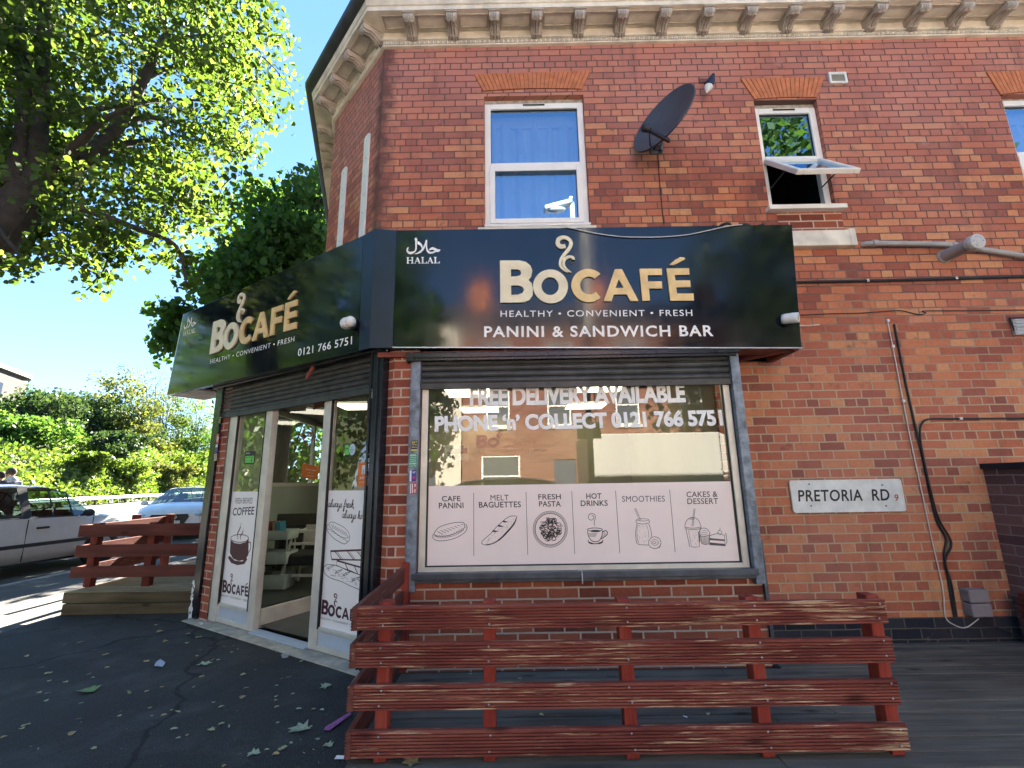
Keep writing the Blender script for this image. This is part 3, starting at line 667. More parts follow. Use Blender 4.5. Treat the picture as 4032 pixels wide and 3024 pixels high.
# roller shutter: ribbed slats, bottom bar, box
def shutter(name, o, ex, nrm, L_, z0, z1, nsl, mat):
    mb = MB(); prof = []
    h = (z1-z0)/nsl
    for i in range(nsl):
        b = z0+i*h
        prof += [(.0,b),(.010,b+h*.12),(.016,b+h*.4),(.016,b+h*.65),(.010,b+h*.9),(.0,b+h*.98)]
    P = [];
    for u in (0, L_): P += [V(o)+ex*u+nrm*a+UP*z for a, z in prof]
    n = len(prof); mb.add(P, [(i, n+i, n+i+1, i+1) for i in range(n-1)])
    mb.box(V(o)+ex*L_/2+UP*(z0-.02)+nrm*.005, (L_, .03, .045), (ex, nrm, UP))
    return mb.build(name, mat, CB)
shutter('roller_shutter', (gxL1,PS-.012,0), XX, FN, gxR0-gxL1, zshut+.045, zbox+.02, 4, M['shutter'])
sbx = MB(); bxr = onY(*k6(2005,25), PS-.09).x
zft = onY(2300, 1372, -.44).z-.004; sbx.bx(onY(*k6(140,30), PS-.08).x, bxr, PS-.075, PS+.1, zbox-.005, zft); sbx.bx(onY(*k6(140,30), PS-.08).x, bxr+.02, PS-.085, PS-.075, zft-.05, zft-.01); sbx.build('shutter_box', M['pillar'], CB, bevel=.004)
# window frame and glass
YG = PS+.03
gl0, gl1 = onY(*k6(255,1000), YG).x, onY(*k6(1990,900), YG).x; gzb = onY(*k6(1100,1203), YG).z; gzt = zbox
fw = MB(); fb = .05
fw.bx(gl0-fb, gl0, YG-.03, YG+.03, gzb-.06, gzt); fw.bx(gl1, gl1+fb, YG-.03, YG+.03, gzb-.06, gzt); fw.bx(gl0, gl1, YG-.03, YG+.03, gzb-.055, gzb); fw.bx(gl0, gl1, YG-.036, YG-.031, gzb-.038, gzb-.033)
SW = fw.build('shop_window', M['alu'], CB, bevel=.004)
ru = MB(); ru.bar((gl0,YG-.012,gzb+.004),(gl1,YG-.012,gzb+.004),.01,.012,(0,1,0)); ru.bar((gl0+.004,YG-.012,gzb),(gl0+.004,YG-.012,gzt),.01,.012,(0,1,0)); ru.bar((gl1-.004,YG-.012,gzb),(gl1-.004,YG-.012,gzt),.01,.012,(0,1,0)); ru.build('gasket', M['rubber'], SW)
pn = MB(); pn.quad(V((gl0,YG,gzb)),V((gl1,YG,gzb)),V((gl1,YG,gzt)),V((gl0,YG,gzt))); pn.build('pane', M['glass_shop'], SW)
ed = MB(); ed.bx(gxL1, gl0-fb, YG-.03, YG+.01, gzb-.06, gzt); ed.build('brown_edge', M['rust'], SW)
ed = MB(); ed.bx(gl1+fb, gxR0+.01, YG-.02, YG+.01, gzb-.06, gzt); ed.build('side_panel', M['steel'], SW)
ws = MB(); zt = onY(*k6(1000,1243), PS-.06).z; ws.bx(gxL0+.04, gxR0+.02, PS-.07, PS+.02, zt-.045, zt); ws.bx(gxL0+.04, gxR0+.02, PS-.05, PS+.03, zt-.07, zt-.045); ws.build('window_ledge', M['steel'], SW, bevel=.004)
hk = MB(); p = onY(*k6(1118,1240), PS-.075); hk.tube([p+V((-.012,0,-.0)), p+V((0,-.008,.012)), p+V((.012,-.008,-.0)), p+V((.014,-.006,-.085))], .006, 6); hk.build('hook', M['galv'], SW)

# ------------------------------------------------------------------ chamfered front with the entrance
sP0, sP1 = sch(*kST(572,400)), (ch(*kST(403,400), .075)-PC).dot(DCH)                    # right black pillar
sMR0, sMR1 = sch(*k7(738,300)), sch(*k7(700,300))                    # right mullion
sML0, sML1 = sch(*k7(432,340)), sch(*k7(402,340))                    # left mullion
sL0, sL1 = sch(*k7(255,360)), sch(*k7(222,360))                      # left jamb
sB1 = sch(*k7(178,420)); sG1 = sch(*k7(150,420))                     # brick strip, left guide
zDB = ch(*k7(560,282)).z; zTop = 1.08; zSill = ch(*k7(400,1490), .06).z
mb = MB(); mb.box(chp((sB1+sG1+.02)/2, (ZP+zTop)/2, .005), (abs(sG1+.02-sB1), .09, zTop-ZP), (DCH, NCH, UP)); mb.build('black_pillar', M['pillar'], CB, bevel=.004)
mb = MB(); mb.box(chp((sP0+sP1)/2, (ZP+zTop)/2, .015), (abs(sP1-sP0), .11, zTop-ZP), (DCH, NCH, UP))
mb.box(chp((sP0+sP1)/2, (ZP+zTop)/2, .075), (.05, .02, zTop-ZP), (DCH, NCH, UP)); mb.box(chp(sP1-.012, (ZP+zTop)/2, .06), (.02, .05, zTop-ZP), (DCH, NCH, UP))
mb.build('black_pillar', M['pillar'], CB, bevel=.004)
mb = MB(); wallgrid(mb, PC+NCH*.02, -DCH, -sB1, -sL1, ZP, zTop); mb.build('brick_strip', M['brick_new'], CB)
pk = MB()
for i in range(46):
    z = ZP+.01+random.random()**1.3*.36; s_ = sB1+random.random()*.07; r = random.uniform(.006,.022)
    pk.poly([[(r*random.uniform(.5,1.2)*math.cos(a), 1.6*r*random.uniform(.5,1.2)*math.sin(a)) for a in [k*math.pi/4 for k in range(8)]]], chp(sG1+.012+random.random()*(sB1-sG1)*-.0-random.random()*.055+.02, z, .0512+i*.00001), -DCH, UP)
pk.build('flaking_paint', M['white_pl'], CB)
d0 = -.03
fr = MB()
def vb(s0, s1, z0=zSill, z1=zTop, t=.06, off=d0): fr.box(chp((s0+s1)/2, (z0+z1)/2, off), (abs(s1-s0), t, z1-z0), (DCH, NCH, UP))
vb(sMR0, sMR1); vb(sML0, sML1); vb(sL0, sL1, t=.08); vb(sP1, sP1+.03)
zPB = ch(*k7(700,1432), d0).z                                        # top of the bottom panels
for a, b in ((sP1, sMR0), (sML1, sL0)):
    fr.box(chp((a+b)/2, zPB, d0), (abs(b-a), .05, .03), (DCH, NCH, UP)); fr.box(chp((a+b)/2, zSill+.02, d0), (abs(b-a), .055, .04), (DCH, NCH, UP))
fr.box(chp((sP1+sL0)/2, zTop-.02, d0), (abs(sL0-sP1), .06, .06), (DCH, NCH, UP))
EN = fr.build('entrance_frame', M['alu'], CB, bevel=.004)
bp = MB(); pg = MB(); rb_ = MB()
for a, b in ((sP1+.03, sMR0), (sML1, sL0)):
    bp = MB(); pg = MB(); bp.box(chp((a+b)/2, (zSill+zPB)/2, d0+.004), (abs(b-a), .02, zPB-zSill), (DCH, NCH, UP))
    pg.quad(chp(a, zPB, d0), chp(b, zPB, d0), chp(b, zTop, d0), chp(a, zTop, d0)); pg.build('pane', M['glass_door'], EN); bp.build('bottom_panel', M['alu_b'], EN)
    for s_ in (a, b): rb_.box(chp(s_+(.006 if s_ == a else -.006), (zPB+zTop)/2, d0+.022), (.012,.02,zTop-zPB), (DCH, NCH, UP))
rb_.build('gasket', M['rubber'], EN)
st = MB(); st.box(chp((sP0+sG1)/2, (ZP+zSill-.005)/2, .02), (sG1-sP0-.06, .24, zSill-.005-ZP), (DCH, NCH, UP)); st.build('door_step', M['sill'], CB, bevel=.012)
tp = MB(); tp.box(chp((sMR1+sML0)/2, zSill+.004, -.02), (sML0-sMR1, .10, .012), (DCH, NCH, UP)); tp.build('threshold', M['alu_b'], CB)
shutter('roller_shutter', chp(sB1, 0, .012), -DCH, NCH, sB1-sP1, zDB+.03, zTop+.02, 7, M['shutter'])
sbx = MB(); sbx.box(chp((sP0+sG1)/2, zTop+.06, .0), (sG1-sP0, .20, .16), (DCH, NCH, UP)); sbx.build('shutter_box', M['pillar'], CB, bevel=.004)
# side wall of the shop beyond the left pillar, with the side window the door looks through
SB = chp(sG1, 0, -.02); SE = SB+V((-.25, 6, 0)); sdir = (SE-SB).normalized(); sl6 = 6.0
mb = MB(); wallgrid(mb, SB, sdir, 0, sl6, ZP-.05, 1.9, [(.9, 3.9, .02, 1.0)]); mb.build('side_wall', M['brick_new'], CB)
mb = MB(); wallgrid(mb, SB+V((.06,0,0)), sdir, 0.06, sl6, ZP, 1.25, [(.9, 3.9, .02, 1.0)]); mb.build('side_lining', M['pale_wall'], CB)
mb = MB(); q = lambda u, z: SB+V((.03,0,0))+sdir*u+UP*z; mb.quad(q(.9,.02), q(3.9,.02), q(3.9,1.0), q(.9,1.0)); mb.build('side_pane', M['glass_door'], CB)
mb = MB(); mb.bar(q(.9,.02), q(3.9,.02), .06, .05); mb.bar(q(.9,1.0), q(3.9,1.0), .06, .05); mb.bar(q(2.6,.02), q(2.6,1.0), .05, .05, (0,1,0)); mb.build('side_frame', M['alu'], CB)
mb = MB(); zr = 1.96; mb.add([V((1.9,-.3,zr)), V((PC.x,PS,zr)), chp(sG1,zr), SE+UP*zr, V((SE.x+2.2,SE.y,zr)), V((-1.3,0,zr)), V((1.9,0,zr))], [(0,1,2,3,4,5,6)]); mb.build('flat_roof', M['slate'], CB)
# room inside
Z1 = 1.06
mb = MB(); mb.add([V((1.95,PS+.12,ZP+.05)), V((PC.x,PS+.12,ZP+.05)), chp(sG1,ZP+.05,-.06), SE+UP*(ZP+.05), V((1.95,SE.y,ZP+.05))], [(0,1,2,3,4)]); mb.build('cafe_floor', M['floor_in'], CB)
mb = MB(); mb.add([V((1.95,PS+.1,Z1)), V((PC.x,PS+.1,Z1)), chp(sG1,Z1,-.06), SE+UP*Z1, V((1.95,SE.y,Z1))], [(4,3,2,1,0)]); mb.build('cafe_ceiling', M['ceil'], CB)
BW = 3.1
mb = MB(); mb.quad(V((-1.75,BW,ZP)), V((1.95,BW,ZP)), V((1.95,BW,Z1)), V((-1.75,BW,Z1))); xw_ = SHOP[1]-.015; mb.quad(V((xw_,.005,ZP)), V((xw_,BW,ZP)), V((xw_,BW,Z1)), V((xw_,.005,Z1)))
mb.quad(V((-3.7,5.2,ZP)), V((-1.75,5.2,ZP)), V((-1.75,5.2,Z1)), V((-3.7,5.2,Z1))); mb.quad(V((-1.75,BW,ZP)), V((-1.75,5.2,ZP)), V((-1.75,5.2,Z1)), V((-1.75,BW,Z1)))
mb.build('cafe_wall', M['cream_wall'], CB)
# the door, standing ajar into the shop
hD = onZ(*kDR(60,1462), zSill); eD = onZ(*kDR(462,1340), zSill); dd = (eD-hD); dd.z = 0; dd.normalize(); DW = min(.98, (eD-hD).length+.12); nd = V((dd.y,-dd.x,0)); nd = nd if nd.dot(NCH) > 0 else -nd
hD = V((hD.x, hD.y, 0)); zDT = zTop-.06; zDa = zSill+.006
def dp(u, z, off=0.): return hD+dd*u+nd*off+UP*z
dr = MB(); e = .075; zk = onN(*kDR(115,1312), hD, nd).z
for u0, u1, z0, z1 in ((0,e,zDa,zDT),(DW-e,DW,zDa,zDT),(e,DW-e,zDa,zk),(e,DW-e,zDT-e,zDT)): dr.box(dp((u0+u1)/2,(z0+z1)/2), (u1-u0,.045,z1-z0), (dd, nd, UP))
DO = dr.build('door', M['alu'], CB, bevel=.005)
pn = MB(); pn.quad(dp(e,zk), dp(DW-e,zk), dp(DW-e,zDT-e), dp(e,zDT-e)); pn.build('pane', M['glass_door'], DO)
pp = MB(); pp.box(dp(DW*.52, (zDa+zk)/2+.03, .026), (.03,.008,.10), (dd, nd, UP)); pp.build('door_plate', M['alu_b'], DO)
gk = MB()
for u in (e+.006, DW-e-.006): gk.box(dp(u,(zk+zDT-e)/2,.016), (.012,.012,zDT-e-zk), (dd, nd, UP))
gk.box(dp(DW/2,zk+.006,.016), (DW-2*e,.012,.012), (dd, nd, UP)); gk.build('gasket', M['rubber'], DO)
# ------------------------------------------------------------------ fascia signs
Fb, Ft = onY(1454.5, 1370, -.44), onY(1477, 900, -.50)
FNn = V((0, -(Ft.z-Fb.z), -.06)).normalized()
def fp(x, y, off=0.): return onN(x, y, Fb+FNn*off, FNn)
CNn = DCH.cross(Ft-Fb).normalized(); CNn = CNn if CNn.dot(NCH) > 0 else -CNn
def cp(x, y, off=0.): return onN(x, y, Fb+CNn*off, CNn)
def slab(q, n, t): # q: 4 corners seen from the front (counter-clockwise from bottom left)
    return MB().hexa([p-n*t for p in q]+list(q))
FS = thing('fascia_sign', 'long black gloss shop sign with gold cafe name above the shop window', 'shop sign', onY(2300, 1370, -.4))
f_tr, f_br = fp(3118.6, 884), fp(3157, 1370)
f_tl, f_bl = fp(*k5(200,70)), fp(*k5(180,637))
slab([f_bl, f_br, f_tr, f_tl], FNn, .025).build('panel', M['fascia'], FS, bevel=.003)
slab([Fb, f_bl-XX*.002, f_tl-XX*.002, Ft], FNn, .02).build('corner_strip', M['navy'], FS)
mb = MB(); yb = -.02
mb.bar(f_br+V((-.03,.03,.02)), V((f_br.x-.03,yb,f_br.z+.02)), .05, .06); mb.bar(f_tr+V((-.03,.03,-.02)), V((f_tr.x-.03,yb,f_tr.z-.02)), .05, .05); mb.bar(V((Fb.x+.05,-.30,f_br.z+.02)), V((f_br.x-.03,-.33,f_br.z+.02)), .16, .04)
mb.bar(V((f_br.x-.35,-.05,f_br.z+.015)), f_br+V((-.03,.05,.015)), .04, .05)
mb.build('frame', M['redsteel'], FS)
mb = MB(); mb.hexa([Fb+V((.02,.03,.0)), f_br+V((-.0,.03,0)), V((f_br.x,-.02,f_br.z)), V((Fb.x+.1,-.02,Fb.z)), Ft+V((.02,.03,0)), f_tr+V((0,.03,0)), V((f_tr.x,-.02,f_tr.z-.02)), V((Ft.x+.1,-.02,Ft.z-.02))])
del mb.f[0], mb.uv[0], mb.sm[0]
mb.build('casing', M['pillar'], FS)
sc_ = MB()
for x in (150, 225, 725, 1228, 1685): p = fp(*k5(x, 650))+V((0,.012,.001)); sc_.ell(p, (.006,.006,.006), None, 8, 5)
sc_.build('screw', M['galv'], FS)
tr_ = MB(); tr_.bar(f_bl+FNn*.004-UP*.001, f_br+FNn*.004-UP*.001, .012, .008); tr_.build('edge_trim', M['silver_edge'], FS)

def oval(cx, cy, rx, ry, n=40): return [(p[0], p[1]) for p in arc(cx, cy, rx, ry, 0, 360, n)[:-1]]
LOGO = {'b': [[(52,335),(255,335),(320,350),(368,390),(386,440),(374,500),(345,535),(378,572),(387,620),(386,690),(350,740),(290,762),(230,765),(52,765)],
              [(165,425),(230,425),(262,440),(272,465),(258,490),(225,498),(165,502)], [(165,592),(235,590),(280,605),(297,637),(282,668),(235,685),(165,688)]],
        'o': [oval(570,603,179,172), oval(566,601,89,91)],
        'c': [[(960+176*math.cos(rad(a)), 597-169*math.sin(rad(a))) for a in range(44,320,6)]+[(965+90*math.cos(rad(a)), 597-92*math.sin(rad(a))) for a in range(318,42,-6)]],
        'a': [[(1240,432),(1310,432),(1465,757),(1380,757),(1350,690),(1215,690),(1190,757),(1110,757)],[(1275,535),(1235,625),(1320,625)]],
        'f': [[(1492,430),(1722,430),(1722,495),(1572,495),(1572,560),(1715,560),(1715,632),(1578,632),(1582,755),(1505,757)]],
        'e': [[(1772,428),(2003,428),(2003,495),(1850,495),(1855,552),(2005,552),(2005,620),(1858,622),(1860,685),(2030,685),(2030,757),(1790,757)]],
        'accent': [[(1805,390),(1860,345),(1920,312),(1965,318),(1968,335),(1920,360),(1850,395)]]}
def thick(pts, ws, n=6):
    P = smooth_line(pts, n); W_ = [ws[min(int(i/n), len(ws)-2)]*(1-(i % n)/n)+ws[min(int(i/n)+1, len(ws)-1)]*((i % n)/n) for i in range(len(P)-1)]+[ws[-1]]
    l_, r_ = [], []
    for i, p in enumerate(P):
        t = (P[min(i+1,len(P)-1)]-P[max(i-1,0)]).normalized(); e = V((-t.y,t.x,0))
        l_.append((p+e*W_[i]/2)[:2]); r_.append((p-e*W_[i]/2)[:2])
    return [l_+r_[::-1]]
LOGO['steam'] = thick([(737,185),(695,195),(658,165),(668,115),(722,98),(775,118),(795,165),(770,220),(718,280),(682,335),(678,390),(715,438),(760,460)], [40,46,46,42,38,36,38,38,34,30,26,18,6])
LOGO['curl'] = thick([(785,352),(814,338),(806,306),(762,302),(722,330),(712,385),(742,430),(790,462)], [34,30,24,28,30,26,18,5])
def logo(parent, P0, P1, P2, mats, dep, only=None, lift=0.):
    ex, ey = (P1-P0)/1978, (P2-P0)/430
    nz = ex.cross(ey).normalized()
    groups = {'logo_letters': 'bo', 'logo_name': 'cafe', 'logo_steam': None}
    for nm, keys, mt in (('logo_initials', ('b','o'), mats[0]), ('logo_word', ('c','a','f','e','accent'), mats[1]), ('logo_steam', ('steam','curl'), mats[0])):
        mb = MB()
        for k in keys:
            mb.poly([[(x-52, 765-y) for x, y in lp] for lp in LOGO[k]], P0+nz*lift, ex, ey, dep+(.0006 if k in ('o','curl') else 0))
        mb.build(nm, mt, parent)
logo(FS, fp(*kL(52,765),.001), fp(*kL(2030,752),.001), fp(*kL(49,335),.001), (M['gold_pale'], M['gold']), .016)
def T(parent, name, mat, body, f, pts, **k):
    mb = MB(); text(mb, body, f(*pts[0]), f(*pts[1]), f(*pts[2]), **k); return mb.build(name, mat, parent)
g = lambda k: (lambda x, y: fp(*k(x, y)))
T(FS, 'tagline', M['white_l'], 'HEALTHY • CONVENIENT • FRESH', g(kL), ((54,842),(2016,832),(54,906)), bold=.004, space=1.18)
T(FS, 'subtitle', M['white_l'], 'PANINI & SANDWICH BAR', g(k5), ((622,534),(1728,529),(622,588)), bold=.022, space=1.15)
ARAB = [[(1020,255),(1062,310),(1050,350),(1045,600),(1010,670),(930,735),(860,752),(790,730),(745,670),(745,600),(770,560),(800,540),(805,560),(785,620),(800,665),(860,680),(940,670),(985,640),(1000,560),(995,350),(978,300)],
        [(1060,365),(1120,385),(1180,440),(1210,500),(1212,545),(1205,585),(1185,585),(1175,540),(1140,490),(1060,455)],
        [(1330,322),(1352,350),(1345,480),(1350,570),(1375,640),(1420,680),(1480,685),(1550,665),(1565,648),(1500,620),(1400,640),(1392,632),(1440,570),(1500,545),(1570,565),(1640,605),(1735,622),(1690,690),(1600,690),(1520,730),(1430,740),(1370,720),(1325,650),(1305,540),(1300,500),(1285,550),(1240,630),(1160,710),(1060,745),(975,742),(975,735),(1060,705),(1150,640),(1220,550),(1270,450),(1305,345)]]
SER = {'H': [[(0,0),(.38,0),(.38,.07),(.28,.1),(.28,.45),(.72,.45),(.72,.1),(.62,.07),(.62,0),(1,0),(1,.07),(.92,.1),(.92,.9),(1,.93),(1,1),(.62,1),(.62,.93),(.72,.9),(.72,.55),(.28,.55),(.28,.9),(.38,.93),(.38,1),(0,1),(0,.93),(.08,.9),(.08,.1),(0,.07)]],
       'A': [[(0,0),(.3,0),(.3,.06),(.2,.09),(.27,.3),(.64,.3),(.7,.09),(.62,.06),(.62,0),(1,0),(1,.06),(.93,.08),(.56,1),(.46,1),(.1,.08),(0,.06)],[(.33,.38),(.58,.38),(.46,.74)]],
       'L': [[(0,0),(.95,0),(1,.32),(.93,.32),(.82,.09),(.38,.08),(.38,.9),(.5,.93),(.5,1),(0,1),(0,.93),(.13,.9),(.13,.1),(0,.07)]]}
def halal(parent, O, X_, Y_):
    """O: point of (745,1020); X_: of (1735,1020); Y_: of (745,255), measured on the front sign's own artwork"""
    ex, ey = (X_-O)/990, (Y_-O)/765; mb = MB(); nz = ex.cross(ey).normalized()
    for lp in ARAB: mb.poly([[(x-745, 1020-y) for x, y in lp]], O+nz*.002, ex, ey)
    for c, x0, x1 in (('H',745,950),('A',965,1158),('L',1172,1338),('A',1340,1526),('L',1538,1712)):
        mb.poly([[(x0-745+u*(x1-x0), v*186) for u, v in lp] for lp in SER[c]], O+nz*.002, ex, ey)
    mb.build('halal_mark', M['white_l'], parent)
halal(FS, fp(*kH(745,1020)), fp(*kH(1735,1010)), fp(*kH(745,262)))

CS = thing('fascia_sign', 'black gloss shop sign with the telephone number above the angled cafe door', 'shop sign', cp(1000, 1450))
c_tl, c_bl, c_tr, c_br = cp(*kD(275,790)), cp(*kD(130,1495)), cp(*kD(1835,105)), cp(*kD(1795,1108))
slab([c_bl, c_br, c_tr, c_tl], CNn, .025).build('panel', M['fascia'], CS, bevel=.003)
slab([c_br+(-DCH)*.002, Fb, Ft, c_tr+(-DCH)*.002], CNn, .02).build('corner_strip', M['navy'], CS)
lw_ = cp(*kD(155,1495))
slab([c_bl+DCH*.02, c_bl+DCH*.001, c_tl+DCH*.001, c_tl+DCH*.02], CNn, .03).build('end_trim', M['silver_edge'], CS)
bk = -CNn*.42; bk.z = 0
mb = MB(); mb.hexa([c_bl-CNn*.03, Fb-CNn*.03, Fb+bk, c_bl+bk, c_tl-CNn*.03, Ft-CNn*.03, Ft+bk, c_tl+bk]); del mb.f[0], mb.uv[0], mb.sm[0]; mb.build('casing', M['pillar'], CS)
mb = MB(); e = DCH*.02; mb.hexa([c_bl+e-CNn*.02-UP*.0, c_bl-DCH*.62-CNn*.02, c_bl-DCH*.62+bk, c_bl+e+bk, c_bl+e-CNn*.02+UP*.02, c_bl-DCH*.62-CNn*.02+UP*.02, c_bl-DCH*.62+bk+UP*.02, c_bl+e+bk+UP*.02]); mb.build('soffit', M['soffit'], CS)
mb = MB(); mb.bar(c_bl-CNn*.03-DCH*.63+UP*.02, c_br-CNn*.03+UP*.02, .06, .05); mb.build('frame', M['pillar'], CS)
P0, P1, P2 = cp(*kD(509,1142),.001), cp(*kD(1258,922),.001), cp(*kD(543,862),.001)
logo(CS, P0, P1, P2, (M['gold_pale'], M['gold']), .016)
g2 = lambda x, y: cp(*kD(x, y))
T(CS, 'tagline', M['white_l'], 'HEALTHY • CONVENIENT • FRESH', g2, ((508,1186),(1240,980),(503,1225)), bold=.002, space=1.18)
T(CS, 'telephone_number', M['white_l'], '0121 766 5751', g2, ((1272,1092),(1742,980),(1268,1158)), bold=.012, space=1.08)
halal(CS, cp(*kD(270,980)), cp(*kD(378,948)), cp(*kD(285,820)))
hk = MB(); p, q = cp(*kD(1402,1248),-.06), cp(*kD(1345,1350),-.06); hk.bar(p, q, .02, .035); hk.build('bracket', M['redsteel'], CS)
# lamps / cameras on the signs
def camera_cyl(nm, label, p, axis, nrm, r, L_):
    t = thing(nm, label, 'security camera', p); up = UP; ax = V(axis).normalized(); e1 = ax.cross(UP).normalized(); e2 = e1.cross(ax)
    a1 = nrm.cross(UP).normalized(); a2 = nrm.cross(a1)
    MB().lathe([(.001,.0),(r*1.15,.0),(r*1.15,.02),(r*.9,.035),(.001,.036)], p, (a1, a2, nrm), 20).build('base', M['rubber'], t)
    c = p+nrm*.05
    mb = MB(); mb.lathe([(.001,-L_*.5),(r*.85,-L_*.5),(r,-L_*.3),(r,L_*.38),(r*.92,L_*.5),(r*.8,L_*.5),(r*.8,L_*.46),(.001,L_*.46)], c, (e1, e2, ax), 22)
    mb.lathe([(r*1.03,L_*.1),(r*1.05,L_*.13),(r*1.03,L_*.16)], c, (e1, e2, ax), 22); mb.build('body', M['white_pl'], t)
    MB().lathe([(.001,L_*.47),(r*.6,L_*.47),(r*.55,L_*.49),(.001,L_*.49)], c, (e1, e2, ax), 16).build('lens', M['upvc_d'], t)
    return t
camera_cyl('security_camera', 'white security camera at the right end of the long black sign', fp(*kF(1090,60),.0), (.75,-.65,-.12), FNn, .042, .115)
p = cp(*kD(1755,880)); t = thing('security_light', 'white shell shaped security light at the right end of the angled sign', 'security light', p)
MB().lathe([(.001,0),(.05,0),(.05,.02),(.001,.022)], p, (DCH, UP, CNn), 18).build('base', M['rubber'], t)
mb = MB(); c = p+CNn*.06
mb.ell(c+DCH*.018, (.055,.05,.05), (DCH, CNn, UP), 18, 10); mb.ell(c-DCH*.03+UP*.004, (.045,.045,.046), (DCH, CNn, UP), 16, 10); mb.build('head', M['white_pl'], t)
MB().ell(c-UP*.035+CNn*.015, (.025,.03,.022), (DCH, CNn, UP), 12, 8).build('sensor', M['upvc_d'], t)

# ------------------------------------------------------------------ window graphics
g6 = lambda off: (lambda x, y: onY(*k6(x, y), YG+off))
T(SW, 'lettering', M['white_l'], 'FREE DELIVERY AVAILABLE', g6(-.003), ((500,206),(1703,184),(500,314)), bold=.044, space=.98)
T(SW, 'lettering', M['white_l'], "PHONE ‘n’ COLLECT 0121 766 5751", g6(-.003), ((302,366),(1912,330),(303,460)), bold=.044, space=.98)
VG = thing('window_graphic', 'pale pink menu graphic of six food drawings across the lower shop window', 'window graphic', onY(*k6(1100,1195), YG))
a, b, c, d_ = (g6(-.004)(*q) for q in ((262,763),(1978,734),(2028,1190),(252,1211)))
x0, x1 = gl0+.012, gl1-.012
MB().bx(x0, x1, YG-.004, YG-.0015, (c.z+d_.z)/2, (a.z+b.z)/2).build('sheet', M['vinyl'], VG)
gv = g6(-.0045)
WORDS = [('CAFE',342,818,446,817,848),('PANINI',325,856,463,854,888),('MELT',615,812,717,811,843),('BAGUETTES',550,851,785,848,884),('FRESH',884,808,1010,806,838),('PASTA',888,847,1010,846,878),('HOT',1153,803,1238,802,834),('DRINKS',1122,843,1273,841,875),('SMOOTHIES',1354,818,1594,816,851),('CAKES &',1716,793,1890,791,825),('DESSERT',1721,831,1894,829,864)]
for i, (s_, xa, ya, xb, yb_, yc) in enumerate(WORDS):
    T(VG, 'lettering', M['ink'] if i < 8 else M['ink_g'], s_, gv, ((xa,ya),(xb,yb_),(xa+1,yc)), bold=.0 if 'M' in s_ else .011, space=1.04, lift=.0008)
mb = MB()
for xa, ya, xb, yb_ in ((521,800,522,1155),(815,795,825,1148),(1072,790,1089,1143),(1318,787,1342,1138),(1622,782,1653,1132)): mb.ribbon([gv(xa,ya)+FN*.0008, gv(xb,yb_)+FN*.0008], .0035, FN)
mb.build('divider', M['ink'], VG)
class Draw:
    """ink drawing laid on a flat sheet: strokes and filled shapes given in measured sheet coordinates"""
    def __init__(s, f, nrm, unit): s.f, s.n, s.u, s.mb, s.k = f, nrm, unit, MB(), 0
    def lift(s): s.k += 1; return s.n*(.0008+s.k*.00001)
    def line(s, pts, w_=4, sm=True, closed=False):
        P = smooth_line(pts, 5, closed) if sm and len(pts) > 2 else [V((p[0],p[1],0)) for p in pts]
        if closed: P = P+[P[0]]
        e = s.lift(); n = len(P)
        ws = [x*s.u for x in w_] if isinstance(w_, list) else w_*s.u
        if isinstance(ws, list): ws = [ws[min(len(ws)-1, int(i*len(ws)/n))] for i in range(n)]
        s.mb.ribbon([s.f(p.x, p.y)+e for p in P], ws, s.n); return s
    def fill(s, pts, sm=False):
        P = [tuple(p[:2]) for p in smooth_line(pts, 4, True)] if sm else pts; e = s.lift()
        tr_ = tessellate_polygon([[V((x,y,0)) for x, y in P]]); vs = [s.f(x, y)+e for x, y in P]; fs = []
        for t in tr_:
            A, B, C_ = (vs[k] for k in t); fs.append(t if (B-A).cross(C_-A).dot(s.n) > 0 else t[::-1])
        s.mb.add(vs, fs); return s
    def build(s, name, mat, parent): return s.mb.build(name, mat, parent)
u4 = .0008
D = Draw(lambda x, y: onY(*kI4(x, y), YG-.0045), FN, u4)
D.line([(195,300),(260,235),(400,190),(530,178),(565,200),(555,260),(470,310),(330,350),(230,350),(195,330)], 5, closed=True)
for i in range(8): D.line([(225+i*42,292-i*13),(300+i*36,330-i*17)], 4, False)
D.line([(180,320),(170,360),(188,388),(235,408),(330,405),(450,375),(560,312),(598,250),(580,198)], 5)
D.line([(185+i*16, (352+(10 if i % 2 else -12))-(0 if i < 12 else (i-12)*9)) for i in range(26)], 4, False); D.line([(200,345),(260,372),(360,362),(470,330),(560,270)], 3)
D.build('drawing', M['ink'], VG)
D = Draw(lambda x, y: onY(*kI4(x, y), YG-.0045), FN, u4)
D.line([(780,430),(800,400),(900,310),(960,240),(1060,150),(1130,105),(1205,102),(1212,130),(1180,210),(1100,300),(1000,390),(900,450),(820,460),(785,445)], 5, closed=True)
for tr3 in ([(905,295),(920,275),(998,290),(940,300)], [(975,228),(990,208),(1060,230),(1010,236)], [(1035,170),(1050,155),(1110,175),(1060,182)]): D.fill(tr3)
D.line([(830,456),(920,440),(1010,385),(1100,295),(1175,205),(1208,130)], [6,10,14,16,14,8])
for i in range(26): a_ = i/26; x, y = 830+a_*330+random.uniform(-30,40), 420-a_*270+random.uniform(-25,35); D.line([(x,y),(x+9,y-7)], 3, False)
D.build('drawing', M['ink'], VG)
D = Draw(lambda x, y: onY(*kI4(x, y), YG-.0045), FN, u4)
for r, w_ in ((1,4),(.94,3),(.88,6)): D.line(oval(1632,264,213*r,224*r,40), w_, False, True)
